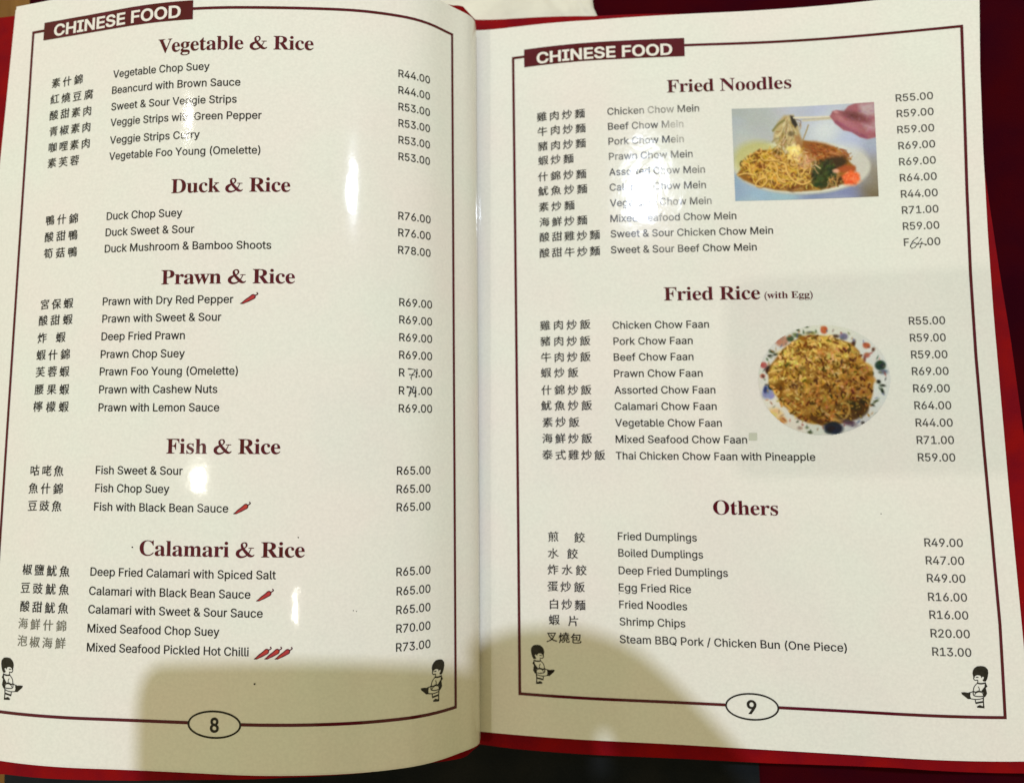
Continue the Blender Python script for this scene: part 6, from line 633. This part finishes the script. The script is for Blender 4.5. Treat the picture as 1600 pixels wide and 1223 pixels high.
def soften(c, n=1):
    for _ in range(n):
        a = np.pad(c.a, ((1, 1), (1, 1), (0, 0)), 'edge'); h, w_ = c.a.shape[:2]
        c.a = sum(a[dy:dy + h, dx:dx + w_] * wt for dy, dx, wt in [(0, 0, .06), (0, 1, .12), (0, 2, .06), (1, 0, .12), (1, 1, .28), (1, 2, .12), (2, 0, .06), (2, 1, .12), (2, 2, .06)])
def noodle_canvas():
    c = Canvas(1600, 1120, 4, (170, 175, 170))
    c.grad([(60, 130, (158, 162, 152)), (350, 250, (164, 167, 156)), (700, 120, (172, 176, 180)), (1000, 330, (200, 203, 192)), (900, 120, (168, 172, 184)), (1250, 470, (172, 180, 194)), (1480, 520, (152, 157, 172)),
            (100, 950, (130, 152, 165)), (300, 1020, (145, 168, 178)), (600, 1020, (146, 172, 172)), (900, 1020, (112, 124, 148)), (1200, 990, (122, 128, 158)), (1480, 700, (140, 130, 108)), (1490, 950, (112, 98, 70)), (200, 500, (175, 176, 162)), (560, 330, (170, 172, 158))])
    for _ in range(60): c.ell(rng.uniform(0, 1600), rng.uniform(0, 1120), rng.uniform(40, 140), rng.uniform(30, 80), jit((170, 174, 172), 14), 60, .18)
    pin = lambda x, y, m=1.0: ((x - 755) / 672) ** 2 + ((y - 708) / 262) ** 2 < m
    c.ell(755, 716, 690, 272, (170, 168, 150), 14, .7); c.ell(755, 708, 676, 264, (200, 198, 174), 14)
    c.ell(330, 640, 262, 190, (176, 170, 104), 70, .85); c.ell(1290, 690, 140, 165, (186, 182, 164), 60, .9); c.ell(1180, 540, 160, 80, (190, 192, 184), 50, .6)
    mass = [(105, 790), (150, 730), (215, 660), (235, 600), (330, 545), (470, 535), (560, 500), (650, 440), (780, 440), (900, 460), (1000, 480), (1100, 515), (1180, 590), (1250, 670), (1300, 720), (1250, 850), (1100, 905), (950, 940), (700, 955), (500, 940), (300, 895), (170, 840)]
    c.poly(mass, (136, 92, 36), 22)
    def strands(n, bx, cols, wd, ln, curl, al=.75, ang=(0, 6.3)):
        for _ in range(n):
            x = rng.uniform(bx[0], bx[2]); y = rng.uniform(bx[1], bx[3]); p = wig(x, y, rng.uniform(*ang), rng.uniform(*ln), rng.uniform(-curl, curl))
            if not all(pin(q[0], q[1], .86) for q in p): continue
            c.line(p, rng.uniform(*wd), jit(cols[rng.integers(len(cols))], 12), 7, al)
    G_ = [(190, 146, 52), (196, 150, 58), (170, 124, 42), (118, 78, 26), (92, 58, 22), (208, 170, 84)]
    strands(420, (120, 540, 760, 940), G_, (8, 18), (50, 130), 3.0)
    strands(240, (560, 620, 1120, 940), [(176, 132, 76), (150, 106, 54), (196, 156, 100), (98, 62, 30), (120, 82, 40)], (8, 16), (50, 130), 3.5)
    for x, y in [(262, 605), (275, 650), (365, 700), (430, 740), (340, 870), (560, 900), (470, 860), (700, 905), (820, 915), (640, 930), (590, 780), (700, 790), (520, 560), (220, 770), (900, 880)]:
        c.ell(x, y, rng.uniform(30, 56), rng.uniform(13, 24), jit((84, 52, 22), 12), 24, .7, rng.uniform(-.6, .6))
    strands(150, (130, 540, 880, 930), [(204, 162, 72), (210, 172, 92), (186, 140, 52)], (7, 12), (60, 150), 3.5, .85)
    for p, w_ in [([(440, 610), (520, 650), (600, 680), (620, 760), (680, 840), (770, 880), (850, 850), (890, 800)], 17), ([(470, 640), (520, 720), (520, 790), (560, 850), (600, 862)], 14), ([(400, 800), (415, 850), (360, 905), (300, 890), (330, 840), (410, 810)], 13), ([(350, 600), (380, 640), (460, 640), (540, 640)], 13), ([(120, 795), (200, 775), (280, 790)], 14), ([(840, 600), (850, 680), (800, 740), (770, 780)], 13), ([(880, 610), (860, 700), (845, 770)], 12)]:
        c.line([(a + 6, b + 9) for a, b in spline(p)], w_, (110, 74, 30), 10, .6); c.line(spline(p), w_, (212, 172, 94), 7, .95)
    c.poly([(790, 455), (900, 450), (1010, 475), (1110, 515), (1190, 610), (1080, 650), (900, 610), (790, 560)], (140, 82, 42), 34, .7)
    strands(260, (790, 460, 1190, 640), [(158, 96, 50), (134, 74, 38), (104, 54, 28), (176, 118, 66)], (6, 12), (50, 120), 1.6, .65, (-.4, .9))
    c.poly([(960, 650), (1060, 610), (1170, 605), (1220, 650), (1190, 710), (1080, 740), (980, 750)], (56, 44, 32), 40, .9)
    c.poly([(870, 790), (900, 700), (990, 680), (1070, 710), (1080, 830), (1040, 895), (960, 930), (890, 880)], (50, 56, 32), 34, .95)
    for _ in range(110):
        x, y = rng.uniform(870, 1100), rng.uniform(640, 900); c.ell(x, y, rng.uniform(12, 30), rng.uniform(8, 16), jit([(38, 58, 30), (60, 74, 38), (34, 36, 26), (78, 84, 48)][rng.integers(4)], 8), 14, .6, rng.uniform(0, 3))
    c.line([(905, 690), (950, 722)], 11, (205, 180, 130), 7); c.poly([(1070, 830), (1170, 800), (1190, 870), (1090, 890)], (64, 42, 26), 30, .9); strands(40, (1000, 840, 1220, 930), [(170, 120, 60), (190, 150, 96)], (7, 12), (40, 90), 2, .7)
    c.poly([(1080, 745), (1190, 690), (1290, 700), (1300, 750), (1180, 770)], (160, 78, 44), 30, .9)
    c.poly([(1165, 800), (1250, 745), (1330, 780), (1338, 840), (1270, 890), (1190, 880)], (222, 100, 52), 34)
    for _ in range(50): c.ell(rng.uniform(1180, 1325), rng.uniform(770, 875), rng.uniform(10, 22), rng.uniform(6, 12), jit([(236, 122, 72), (200, 76, 36), (228, 140, 96)][rng.integers(3)], 10), 10, .5, rng.uniform(0, 3))
    c.ell(1105, 750, 32, 20, (212, 160, 128), 16, .9); c.line([(1190, 895), (1290, 900), (1360, 850)], 12, (206, 158, 120), 14, .6)
    c.poly([(590, 190), (685, 182), (730, 290), (775, 460), (740, 560), (600, 575), (545, 500), (480, 450), (490, 350), (525, 260)], (170, 150, 104), 26)
    for _ in range(260):
        t = rng.uniform(); x = 640 + rng.uniform(-1, 1) * (38 + t * 95) - t * 15; y = 200 + t * 320; p = wig(x, y, 1.57 + rng.uniform(-.6, .6), rng.uniform(50, 120), rng.uniform(-1.8, 1.8))
        c.line(p, rng.uniform(5, 10), jit([(206, 192, 148), (184, 164, 112), (150, 124, 72), (120, 96, 52)][rng.integers(4)], 12), 6, .65)
    c.poly([(650, 190), (688, 198), (728, 285), (705, 315), (668, 268)], (54, 48, 42), 14); c.ell(660, 375, 32, 26, (88, 76, 52), 22, .7)
    c.poly([(695, 400), (740, 385), (785, 465), (765, 535), (712, 500)], (150, 108, 66), 30, .8)
    c.line(spline([(590, 240), (525, 285), (478, 345)]), 22, (122, 114, 66), 10, .9); c.line(spline([(540, 420), (500, 430), (470, 460)]), 13, (140, 130, 90), 8)
    c.line(spline([(835, 285), (810, 360), (778, 440)]), 12, (150, 128, 84), 7); c.line(spline([(735, 260), (760, 290), (750, 330)]), 11, (165, 140, 110), 6); c.line(spline([(715, 230), (760, 250), (745, 300)]), 8, (120, 96, 80), 6)
    for _ in range(46):
        a = rng.uniform(0, 6.3); r = rng.uniform(0, 1); c.ell(695 + 75 * r * math.cos(a), 570 + 75 * r * math.sin(a), rng.uniform(16, 32), rng.uniform(12, 22), jit([(236, 212, 128), (222, 190, 100), (240, 220, 148)][rng.integers(3)], 8), 14, .7, rng.uniform(0, 3))
    c.ell(705, 615, 50, 14, (176, 132, 66), 20, .5); c.ell(770, 560, 14, 34, (160, 112, 54), 18, .5)
    strands(60, (700, 580, 900, 720), [(200, 164, 116), (170, 126, 80)], (7, 11), (40, 100), 4, .8)
    c.line([(690, 212), (1075, 206)], 19, (204, 194, 162), 7); c.line([(780, 243), (1075, 222)], 17, (186, 176, 144), 7); c.line([(760, 230), (1060, 214)], 5, (122, 104, 76), 5, .6)
    hand = [(1045, 200), (1075, 150), (1110, 138), (1185, 150), (1225, 100), (1300, 70), (1520, 40), (1520, 415), (1420, 436), (1340, 418), (1260, 362), (1180, 345), (1100, 275)]
    c.poly(hand, (152, 94, 96), 14); c.poly([(1330, 80), (1520, 60), (1520, 190), (1400, 205), (1340, 170)], (176, 156, 150), 60, .9); c.poly([(1370, 280), (1520, 240), (1520, 350), (1410, 350)], (178, 146, 148), 60, .85)
    c.ell(1275, 200, 90, 36, (92, 52, 50), 60, .9, .25); c.ell(1380, 240, 70, 26, (116, 66, 66), 50, .8, .5); c.line([(1080, 165), (1140, 185), (1210, 235)], 20, (112, 60, 62), 24, .7)
    c.line([(1110, 262), (1250, 342), (1400, 418)], 26, (126, 64, 88), 30, .7); c.ell(1150, 215, 55, 26, (178, 122, 118), 40, .7, .6); c.ell(1250, 300, 80, 30, (170, 110, 116), 50, .7, .5); c.ell(1105, 160, 26, 14, (190, 140, 132), 16, .7, .4)
    for _ in range(120): 
        x, y = rng.uniform(1080, 1480), rng.uniform(90, 400)
        if y < 60 + (x - 1045) * .9 + 130 and y > 330 - (x - 1045) * .9: c.ell(x, y, rng.uniform(6, 20), rng.uniform(4, 10), jit((150, 96, 98), 26), 12, .25, rng.uniform(0, 3))
    c.a = 124 + (c.a - 122) * 1.10; soften(c, 1); c.grain(5); return c
def rice_canvas():
    c = Canvas(1443, 1223, 4, (216, 213, 194))
    c.grad([(700, 100, (212, 210, 184)), (200, 400, (208, 205, 188)), (150, 800, (216, 208, 184)), (1280, 500, (208, 208, 192)), (1290, 800, (204, 206, 190)), (700, 1120, (196, 198, 176)), (1100, 1050, (186, 184, 174)), (400, 1100, (210, 200, 176))])
    for _ in range(90): c.ell(rng.uniform(0, 1443), rng.uniform(0, 1223), rng.uniform(20, 60), rng.uniform(12, 40), jit((208, 206, 184), 12), 30, .3)
    def B(x, y, a, b, col, rot=0, s=18, al=.88):
        c.ell(x, y, a * .92, b * .92, col, s, al, rot)
        for _ in range(5): c.ell(x + rng.uniform(-.6, .6) * a, y + rng.uniform(-.6, .6) * b, a * .35, b * .35, jit(col, 22), 12, .45)
    B(240, 960, 92, 66, (210, 178, 116), .5, 34); B(310, 1015, 46, 32, (188, 134, 72), .4, 26); B(150, 740, 50, 74, (118, 126, 160), .3, 22); B(190, 770, 42, 44, (134, 140, 170), 0, 20); B(135, 715, 20, 38, (54, 68, 112)); B(205, 690, 48, 36, (42, 56, 48), .4)
    B(118, 478, 38, 34, (172, 90, 80)); B(108, 585, 28, 24, (168, 92, 76)); B(170, 520, 36, 48, (70, 42, 38), .5, 20); B(300, 240, 72, 60, (178, 124, 98), 0, 26); B(385, 215, 40, 34, (76, 84, 56), 0, 20)
    B(200, 345, 34, 13, (50, 62, 40), .5); B(185, 385, 24, 12, (54, 58, 42)); B(245, 370, 28, 12, (60, 64, 44), -.4); B(460, 130, 20, 11, (62, 78, 52), .6); B(548, 98, 18, 10, (80, 92, 66)); B(460, 185, 54, 22, (88, 98, 60), .3, 20); B(585, 160, 60, 18, (124, 124, 78), 0, 20)
    B(718, 130, 38, 42, (184, 88, 56)); B(830, 190, 40, 18, (92, 72, 58)); B(910, 196, 44, 38, (112, 104, 124), 0, 20); B(1000, 270, 22, 46, (80, 54, 40), .4, 18); B(1128, 285, 38, 32, (176, 92, 60)); B(1195, 325, 15, 22, (98, 62, 46), .5); B(1132, 380, 34, 28, (166, 102, 82)); B(1105, 430, 18, 44, (122, 78, 64), .2, 18)
    B(1262, 480, 58, 54, (42, 66, 56), 0, 20); B(1290, 545, 46, 26, (104, 112, 120), 0, 24); B(1245, 640, 22, 20, (40, 46, 38)); B(1285, 676, 26, 11, (42, 48, 38), .2); B(1282, 730, 14, 32, (40, 46, 40), -.5); B(1218, 832, 32, 9, (62, 74, 50), -.7); B(1185, 868, 22, 9, (44, 50, 38), .4); B(1235, 950, 32, 12, (150, 156, 138), -.5); B(1180, 560, 22, 26, (58, 62, 36))
    for k in range(64):                      # small sprigs and berries of the painted rim
        a = k * 0.0982 + rng.uniform(-.04, .04); r = rng.uniform(.86, .965); x, y = 710 + 640 * r * math.cos(a), 620 + 535 * r * math.sin(a)
        col = [(70, 88, 66), (96, 104, 132), (150, 84, 66), (56, 66, 50), (128, 120, 90), (170, 120, 84)][rng.integers(6)]
        c.ell(x, y, rng.uniform(9, 22), rng.uniform(5, 11), jit(col, 12), 10, .7, rng.uniform(0, 3))
    rim = [(160, 560), (190, 470), (250, 400), (320, 310), (400, 250), (500, 190), (600, 175), (740, 190), (860, 220), (980, 260), (1060, 340), (1090, 440), (1180, 500), (1200, 620), (1190, 760), (1150, 900), (1030, 1000), (880, 1050), (720, 1060), (560, 1045), (440, 980), (380, 920), (290, 860), (240, 760), (180, 690)]
    c.poly(rim, (156, 114, 52), 22)
    def tone(x, y): return float(np.clip(1.12 - (x - 300) / 1300 - (y - 200) / 900, 0, 1))
    def inm(x, y, m=.985):
        X, Y = 690 + (x - 690) / m, 620 + (y - 620) / m; r = False
        for (ax, ay), (bx, by) in zip(rim, rim[1:] + rim[:1]):
            if (ay > Y) != (by > Y) and X < (bx - ax) * (Y - ay) / (by - ay) + ax: r = not r
        return r
    for _ in range(230):                     # clumps and hollows
        x, y = rng.uniform(180, 1190), rng.uniform(190, 1040)
        if not inm(x, y): continue
        l = tone(x, y); d = rng.uniform() < .45
        col = np.array((92, 58, 20)) * (1 - l) + np.array((150, 104, 36)) * l if d else np.array((182, 132, 60)) * (1 - l) + np.array((232, 200, 104)) * l
        c.ell(x, y, rng.uniform(22, 64), rng.uniform(14, 34), jit(col, 10), 22, .6, rng.uniform(-.7, .7))
    for _ in range(1150):
        x, y = rng.uniform(170, 1200), rng.uniform(180, 1060)
        if not inm(x, y): continue
        l = tone(x, y); t = rng.uniform(); col = np.array((164, 116, 54)) * (1 - l) + np.array((222, 186, 92)) * l
        if t < .27: col = np.array((74, 46, 20)) * (1 - l) + np.array((118, 80, 34)) * l
        elif t > .82: col = col + (28, 32, 30)
        c.line(wig(x, y, rng.uniform(0, 6.3), rng.uniform(10, 44), rng.uniform(-1.5, 1.5), 3), rng.uniform(9, 24), jit(col, 18), 8, .75)
    for x, y, a, b, col in [(700, 465, 60, 18, (116, 66, 28)), (690, 565, 56, 16, (116, 66, 28)), (420, 680, 46, 32, (78, 50, 40)), (480, 660, 32, 20, (92, 62, 48)), (860, 730, 52, 10, (84, 46, 20)), (660, 770, 48, 18, (96, 62, 30)), (530, 390, 26, 18, (54, 38, 28)), (445, 345, 12, 26, (70, 54, 28)), (530, 322, 14, 10, (56, 44, 26)), (350, 475, 34, 20, (54, 58, 34)), (500, 510, 28, 18, (80, 84, 50)), (395, 540, 24, 16, (90, 78, 38)), (280, 550, 26, 11, (100, 70, 28)),
                         (880, 890, 60, 40, (90, 62, 30)), (1060, 900, 92, 84, (64, 52, 30)), (1000, 870, 80, 40, (60, 54, 32)), (1110, 830, 50, 40, (58, 50, 30)), (960, 985, 120, 36, (66, 46, 38)), (640, 1010, 90, 32, (82, 52, 22)), (500, 990, 46, 22, (88, 52, 22)), (760, 320, 26, 12, (150, 88, 42)), (690, 340, 44, 28, (196, 136, 66)), (1000, 480, 60, 16, (88, 58, 24)), (1030, 650, 70, 10, (98, 58, 24)), (450, 860, 70, 12, (112, 68, 26)), (760, 850, 60, 12, (120, 78, 30)), (960, 570, 14, 44, (100, 66, 28)), (560, 780, 44, 12, (118, 76, 30))]:
        c.ell(x, y, a, b, jit(col, 6), 22, .75, rng.uniform(-.5, .5))
        for _ in range(6): c.ell(x + rng.uniform(-1, 1) * a, y + rng.uniform(-1, 1) * b, 14, 8, jit((176, 128, 56), 16), 8, .6, rng.uniform(0, 3))
    c.line(spline([(900, 850), (950, 860), (965, 920), (930, 990), (870, 1020), (820, 1000)]), 22, (172, 136, 70), 14, .9); c.line(spline([(330, 850), (370, 890), (400, 920), (370, 930)]), 15, (204, 154, 68), 10); c.line(spline([(170, 555), (230, 530), (300, 520)]), 15, (212, 176, 98), 10)
    for _ in range(160):
        x = rng.uniform(200, 1150); y = rng.uniform(220, 980)
        if inm(x, y): c.ell(x, y, rng.uniform(6, 14), rng.uniform(4, 9), np.clip(np.array(jit((228, 194, 110), 10)) * (.72 + .28 * tone(x, y)), 0, 255), 7, .65, rng.uniform(0, 3))
    B(810, 1090, 104, 66, (40, 44, 60), .1, 26, .95); B(960, 1040, 80, 30, (88, 68, 76), .3, 30, .8); B(580, 1132, 24, 14, (70, 82, 54)); B(550, 1085, 18, 11, (114, 122, 90)); B(480, 1090, 28, 18, (152, 126, 104), 0, 20, .7); B(1095, 1040, 20, 16, (76, 72, 66))
    g_ = c.a.mean(2, keepdims=True); m_ = np.clip((165 - c.a[..., 2:3]) / 40, 0, 1); c.a = c.a + m_ * (((g_ + (c.a - g_) * .84) - 120) * 1.26 + 110 - c.a); soften(c, 1); c.grain(5); return c
def picture(name, corners, cv, sx, sy, nx, ny, inside=None, lift=.09, **props):
    C4 = np.array(corners, float); u, v = np.meshgrid(np.linspace(0, 1, nx), np.linspace(0, 1, ny)); u = u.ravel()[:, None]; v = v.ravel()[:, None]
    P = C4[0] * (1 - u) * (1 - v) + C4[1] * u * (1 - v) + C4[2] * u * v + C4[3] * (1 - u) * v
    X, Y = sx(u[:, 0], v[:, 0]), sy(u[:, 0], v[:, 0]); rgb = np.clip(cv.sample(X, Y), 4, 250) / 255
    lin = np.where(rgb < .04045, rgb / 12.92, ((rgb + .055) / 1.055) ** 2.4)
    alb = np.clip(lin * PK, 0.004, .86)
    p, n = surf('R', P[:, 0], P[:, 1], lift)
    F = []
    for j in range(ny - 1):
        for i in range(nx - 1):
            q = (j * nx + i, (j + 1) * nx + i, (j + 1) * nx + i + 1, j * nx + i + 1)
            if inside is None or all(inside(X[a], Y[a]) for a in q): F.append(q)
    used = sorted({a for f in F for a in f}); re = {a: i for i, a in enumerate(used)}
    me = mesh(name, p[used], [tuple(re[a] for a in f) for f in F], None, n[used])
    at = me.color_attributes.new('print', 'FLOAT_COLOR', 'POINT'); at.data.foreach_set('color', np.c_[alb[used], np.ones(len(used))].ravel().astype(np.float32))
    return link(name, me, [PHOTO], PAGE['R'], **props)
nc = noodle_canvas()
Q4 = np.array([(55, 130), (1475, 65), (1522, 1005), (90, 1052)], float)
bil = lambda k: (lambda u, v: Q4[0][k] * (1 - u) * (1 - v) + Q4[1][k] * u * (1 - v) + Q4[2][k] * u * v + Q4[3][k] * (1 - u) * v)
picture("noodle_picture", LAY['noodle'], nc, bil(0), bil(1), 250, 170, label="printed picture of fried noodles being lifted with chopsticks")
rc = rice_canvas()
def in_rice(x, y): return ((x - 710) / 650) ** 2 + ((y - 620) / 545) ** 2 < 1 and y < 1160 and ((x - 710) / 650) ** 2.0 + (max(y - 620, 0) / 560) ** 2 < 1.0
picture("rice_picture", LAY['rice'], rc, lambda u, v: u * 1443, lambda u, v: v * 1223, 240, 210, in_rice, label="printed cut-out picture of a round plate of fried rice")

# ------------------------------------------------------------------ table and what lies on it
ZT = -14.0
TAB = {"woodedge":[[-208.3,201.7],[-213.4,-175.2],[-214.4,-197.6]],"blackmat":[[-213.4,-175.2],[208.3,-176.7],[206.9,-199.1],[-214.7,-200.3]]}
def slab(name, outline, z0, z1, mats, parent=None, bevel=0.0, **props):
    n = len(outline); V = [(x, y, z0) for x, y in outline] + [(x, y, z1) for x, y in outline]
    tri = tessellate_polygon([[Vector((x, y, 0)) for x, y in outline]])
    F = [tuple(i + n for i in t) for t in tri] + [tuple(reversed(t)) for t in tri] + [(i, (i + 1) % n, n + (i + 1) % n, n + i) for i in range(n)]
    me = mesh(name, V, F, smooth=False)
    import bmesh; bm = bmesh.new(); bm.from_mesh(me); bmesh.ops.recalc_face_normals(bm, faces=bm.faces); bm.to_mesh(me); bm.free()
    return link(name, me, mats, parent, **props)
# varnished wood of the table
WOOD, wnt, wns, wln, wp = nodes("varnished amber wood")
tc = wns.new('ShaderNodeNewGeometry'); mp = wns.new('ShaderNodeMapping'); mp.inputs['Scale'].default_value = (60, 6, 20); wln.new(tc.outputs['Position'], mp.inputs[0])
wn = N(wnt, 'ShaderNodeTexNoise', Scale=2.0, Detail=6.0, Distortion=.6); wln.new(mp.outputs[0], wn.inputs['Vector'])
wr = wns.new('ShaderNodeValToRGB'); wr.color_ramp.elements[0].color = (0.10, 0.040, 0.004, 1); wr.color_ramp.elements[1].color = (0.22, 0.10, 0.02, 1); wr.color_ramp.elements[0].position = .3; wr.color_ramp.elements[1].position = .75
wln.new(wn.outputs[0], wr.inputs[0]); wln.new(wr.outputs[0], wp.inputs['Base Color']); wp.inputs['Roughness'].default_value = .4; wp.inputs['Specular IOR Level'].default_value = .2
slab("table_top", [(-900, -345), (900, -345), (900, 900), (-900, 900)], ZT - 40, ZT - 3, [WOOD], kind="structure")
# dark maroon cloth with a fine weave, covering all but the left edge of the table
def cloth_mat(name, a, b, scale=1500):
    m, nt, mx, p = tinted(name, a, b, 35, 5, film=False, rough=1.0); p.inputs['Specular IOR Level'].default_value = 0.04
    g = nt.nodes.new('ShaderNodeNewGeometry'); wv = N(nt, 'ShaderNodeTexNoise', Scale=scale, Detail=2.0); nt.links.new(g.outputs['Position'], wv.inputs['Vector'])
    bb = N(nt, 'ShaderNodeBump', Strength=.7, Distance=.0006); nt.links.new(wv.outputs[0], bb.inputs['Height']); nt.links.new(bb.outputs[0], p.inputs['Normal']); return m
CLOTH = cloth_mat("dark maroon cloth", (0.042, 0.0004, 0.0020), (0.026, 0.0003, 0.0040))
BLACK = cloth_mat("black woven mat", (0.009, 0.011, 0.013), (0.018, 0.018, 0.017), 900)
w0, w1, w2 = TAB['woodedge']
def drape(name, x0f, x1, y0, y1, z, thick, mat, amp, nx=70, ny=60, **props):
    V = []; 
    for k in (0, 1):
        for j in range(ny):
            for i in range(nx):
                y = y0 + (y1 - y0) * j / (ny - 1); xa = x0f(y); x = xa + (x1 - xa) * i / (nx - 1)
                h = amp * (math.sin(x * .035 + y * .011) * math.sin(y * .027 + 1) + .5 * math.sin(x * .08 - y * .05)); V.append((x, y, z + h - k * thick))
    O = nx * ny; F = []
    for j in range(ny - 1):
        for i in range(nx - 1):
            q = (j * nx + i, j * nx + i + 1, (j + 1) * nx + i + 1, (j + 1) * nx + i); F += [q, tuple(O + a for a in q[::-1])]
    ring = [i for i in range(nx)] + [j * nx + nx - 1 for j in range(1, ny)] + [(ny - 1) * nx + i for i in range(nx - 2, -1, -1)] + [j * nx for j in range(ny - 2, 0, -1)]
    F += [(a, O + a, O + b, b) for a, b in zip(ring, ring[1:] + ring[:1])]
    return link(name, mesh(name, V, F), [mat], None, **props)
wx = lambda y: w1[0] + (w0[0] - w1[0]) * (y - w1[1]) / (w0[1] - w1[1])
drape("tablecloth", wx, 860, -343, 860, ZT - 1.2, .8, CLOTH, .25, label="dark maroon cloth on the table under and to the right of the menu", category="tablecloth")
bm_ = TAB['blackmat']
slab("placemat", [(bm_[0][0] + .6, -120), (117, -120), (118, -176), (119, -330), (bm_[3][0] - 3, -330), (bm_[0][0] + .6, bm_[0][1])], ZT - .4, ZT + 1.0, [BLACK], label="black woven placemat sticking out below the lower edge of the menu", category="placemat")
# crumpled paper napkin behind the top of the book
NAP = cloth_mat("off-white tissue", (0.74, 0.71, 0.61), (0.64, 0.62, 0.54), 260)
def napkin():
    out = [(-40, 262), (-8, 270), (40, 268), (58, 262), (60, 225), (58.6, 195), (58.8, 178), (58.7, 168), (59.3, 162.5), (61.4, 157), (62.8, 150), (60, 138), (30, 132), (-20, 134), (-38, 150), (-44, 200)]
    cx, cy = 8, 200; rings = 16; V = []; n = len(out) * 4
    po = []
    for i in range(n):
        a = out[i // 4]; b = out[(i // 4 + 1) % len(out)]; f = (i % 4) / 4; po.append((a[0] + (b[0] - a[0]) * f, a[1] + (b[1] - a[1]) * f))
    def hz(x, y): return 2.2 + 1.2 * math.sin(x * .21 + math.sin(y * .13) * 2) * math.sin(y * .17 + x * .05) + .8 * abs(math.sin(x * .33 - y * .29)) + .4 * math.sin(x * .9 + y * .7)
    for r in range(rings + 1):
        f = r / rings
        for x, y in po: X = cx + (x - cx) * f; Y = cy + (y - cy) * f; V.append((X, Y, ZT + hz(X, Y) * (1 - .55 * max(0, f - .8) / .2)))
    F = [(r * n + i, (r + 1) * n + i, (r + 1) * n + (i + 1) % n, r * n + (i + 1) % n) for r in range(rings) for i in range(n)]
    o = len(V)
    for x, y in po: V.append((x, y, ZT + .02))
    F += [(rings * n + i, o + i, o + (i + 1) % n, rings * n + (i + 1) % n) for i in range(n)] + [tuple(o + i for i in range(n - 1, -1, -1))]
    return link("paper_napkin", mesh("paper_napkin", V, F), [NAP], None, label="crumpled off-white paper napkin lying on the cloth behind the top of the menu", category="napkin")
napkin()

# ------------------------------------------------------------------ the phone that takes the picture, and the hand that holds it (above the frame; they cast the shadows on the pages)
PHB = tinted("dark phone glass", (.012, .012, .014), (.016, .016, .018), 50, film=False, rough=.2)[0]
SKIN = tinted("skin", (.42, .24, .16), (.46, .27, .19), 80, film=False, rough=.55)[0]
def rrect(x0, y0, x1, y1, r, n=8):
    o = []
    for cx, cy, a in ((x1 - r, y1 - r, 0), (x0 + r, y1 - r, 90), (x0 + r, y0 + r, 180), (x1 - r, y0 + r, 270)):
        o += [(cx + r * math.cos(math.radians(a + 90 * i / n)), cy + r * math.sin(math.radians(a + 90 * i / n))) for i in range(n + 1)]
    return o
ph = empty("smartphone", "dark smartphone held level above the menu, out of the picture, casting the rounded shadows", "phone"); 
slab("body", rrect(-85, -53, 66, 19, 9), 312.5, 320.5, [PHB], ph)
slab("screen", rrect(-81, -50, 62, 16, 6), 320.6, 320.9, [PHB], ph)
def skin_mesh(name, chains, mat):
    me = bpy.data.meshes.new(name); V = []; E_ = []; R_ = []
    for ch, start in chains:
        prev = start
        for k, (p, r) in enumerate(ch):
            V.append(tuple(c * MM for c in p)); R_.append(r * MM); i = len(V) - 1
            if prev is not None: E_.append((prev, i))
            prev = i
    me.from_pydata(V, E_, []); o = bpy.data.objects.new(name, me); COL.objects.link(o); me.materials.append(mat)
    m = o.modifiers.new('skin', 'SKIN'); 
    for i, r in enumerate(R_): me.skin_vertices[0].data[i].radius = (r, r)
    me.skin_vertices[0].data[0].use_root = True; m.use_smooth_shade = True
    s = o.modifiers.new('sub', 'SUBSURF'); s.levels = 2; s.render_levels = 2
    return o
# one figure: right arm from shoulder to hand, torso and head added to block lamp glare
chains = [([((10, -600, -190), 150), ((10, -590, 40), 140), ((12, -545, 260), 135), ((14, -470, 380), 60), ((4, -380, 430), 50), ((-16, -275, 455), 72), ((-24, -195, 440), 86), ((-24, -156, 425), 68)], None),
          ([((150, -520, 320), 62), ((262, -430, 250), 45), ((235, -300, 285), 38), ((170, -150, 312), 29), ((130, -78, 318), 24), ((104, -30, 320), 24), ((88, 2, 320), 17)], 2),
          ([((76, 22, 320), 10), ((58, 29, 318), 8.5), ((38, 29, 317), 7.8), ((22, 24, 317), 7)], 14),
          ([((72, 6, 308), 9), ((58, 2, 306), 8)], 14),
          ([((84, -30, 306), 9), ((66, -34, 305), 8)], 13),
          ([((82, -14, 334), 11), ((62, -18, 331), 9.5), ((46, -20, 330), 8)], 13),
          ([((-135, -520, 320), 62), ((-215, -470, 160), 45), ((-230, -400, 20), 34), ((-215, -330, 20), 26), ((-205, -290, 16), 20)], 2)]
hand = skin_mesh("person", chains, SKIN)
SHIRT = tinted("dark cotton shirt", (.03, .03, .035), (.045, .04, .045), 300, film=False, rough=.9)[0]
shirt = skin_mesh("shirt", [([((10, -600, -190), 162), ((10, -590, 40), 152), ((12, -545, 260), 147), ((14, -480, 370), 70)], None), ([((150, -520, 320), 72), ((225, -465, 275), 58)], 2), ([((-135, -520, 320), 72), ((-180, -490, 240), 58)], 2)], SHIRT)
shirt.parent = hand
hand['label'] = "person in a dark shirt holding a smartphone out of frame, torso and head added to block lamp glare"; hand['category'] = "person"
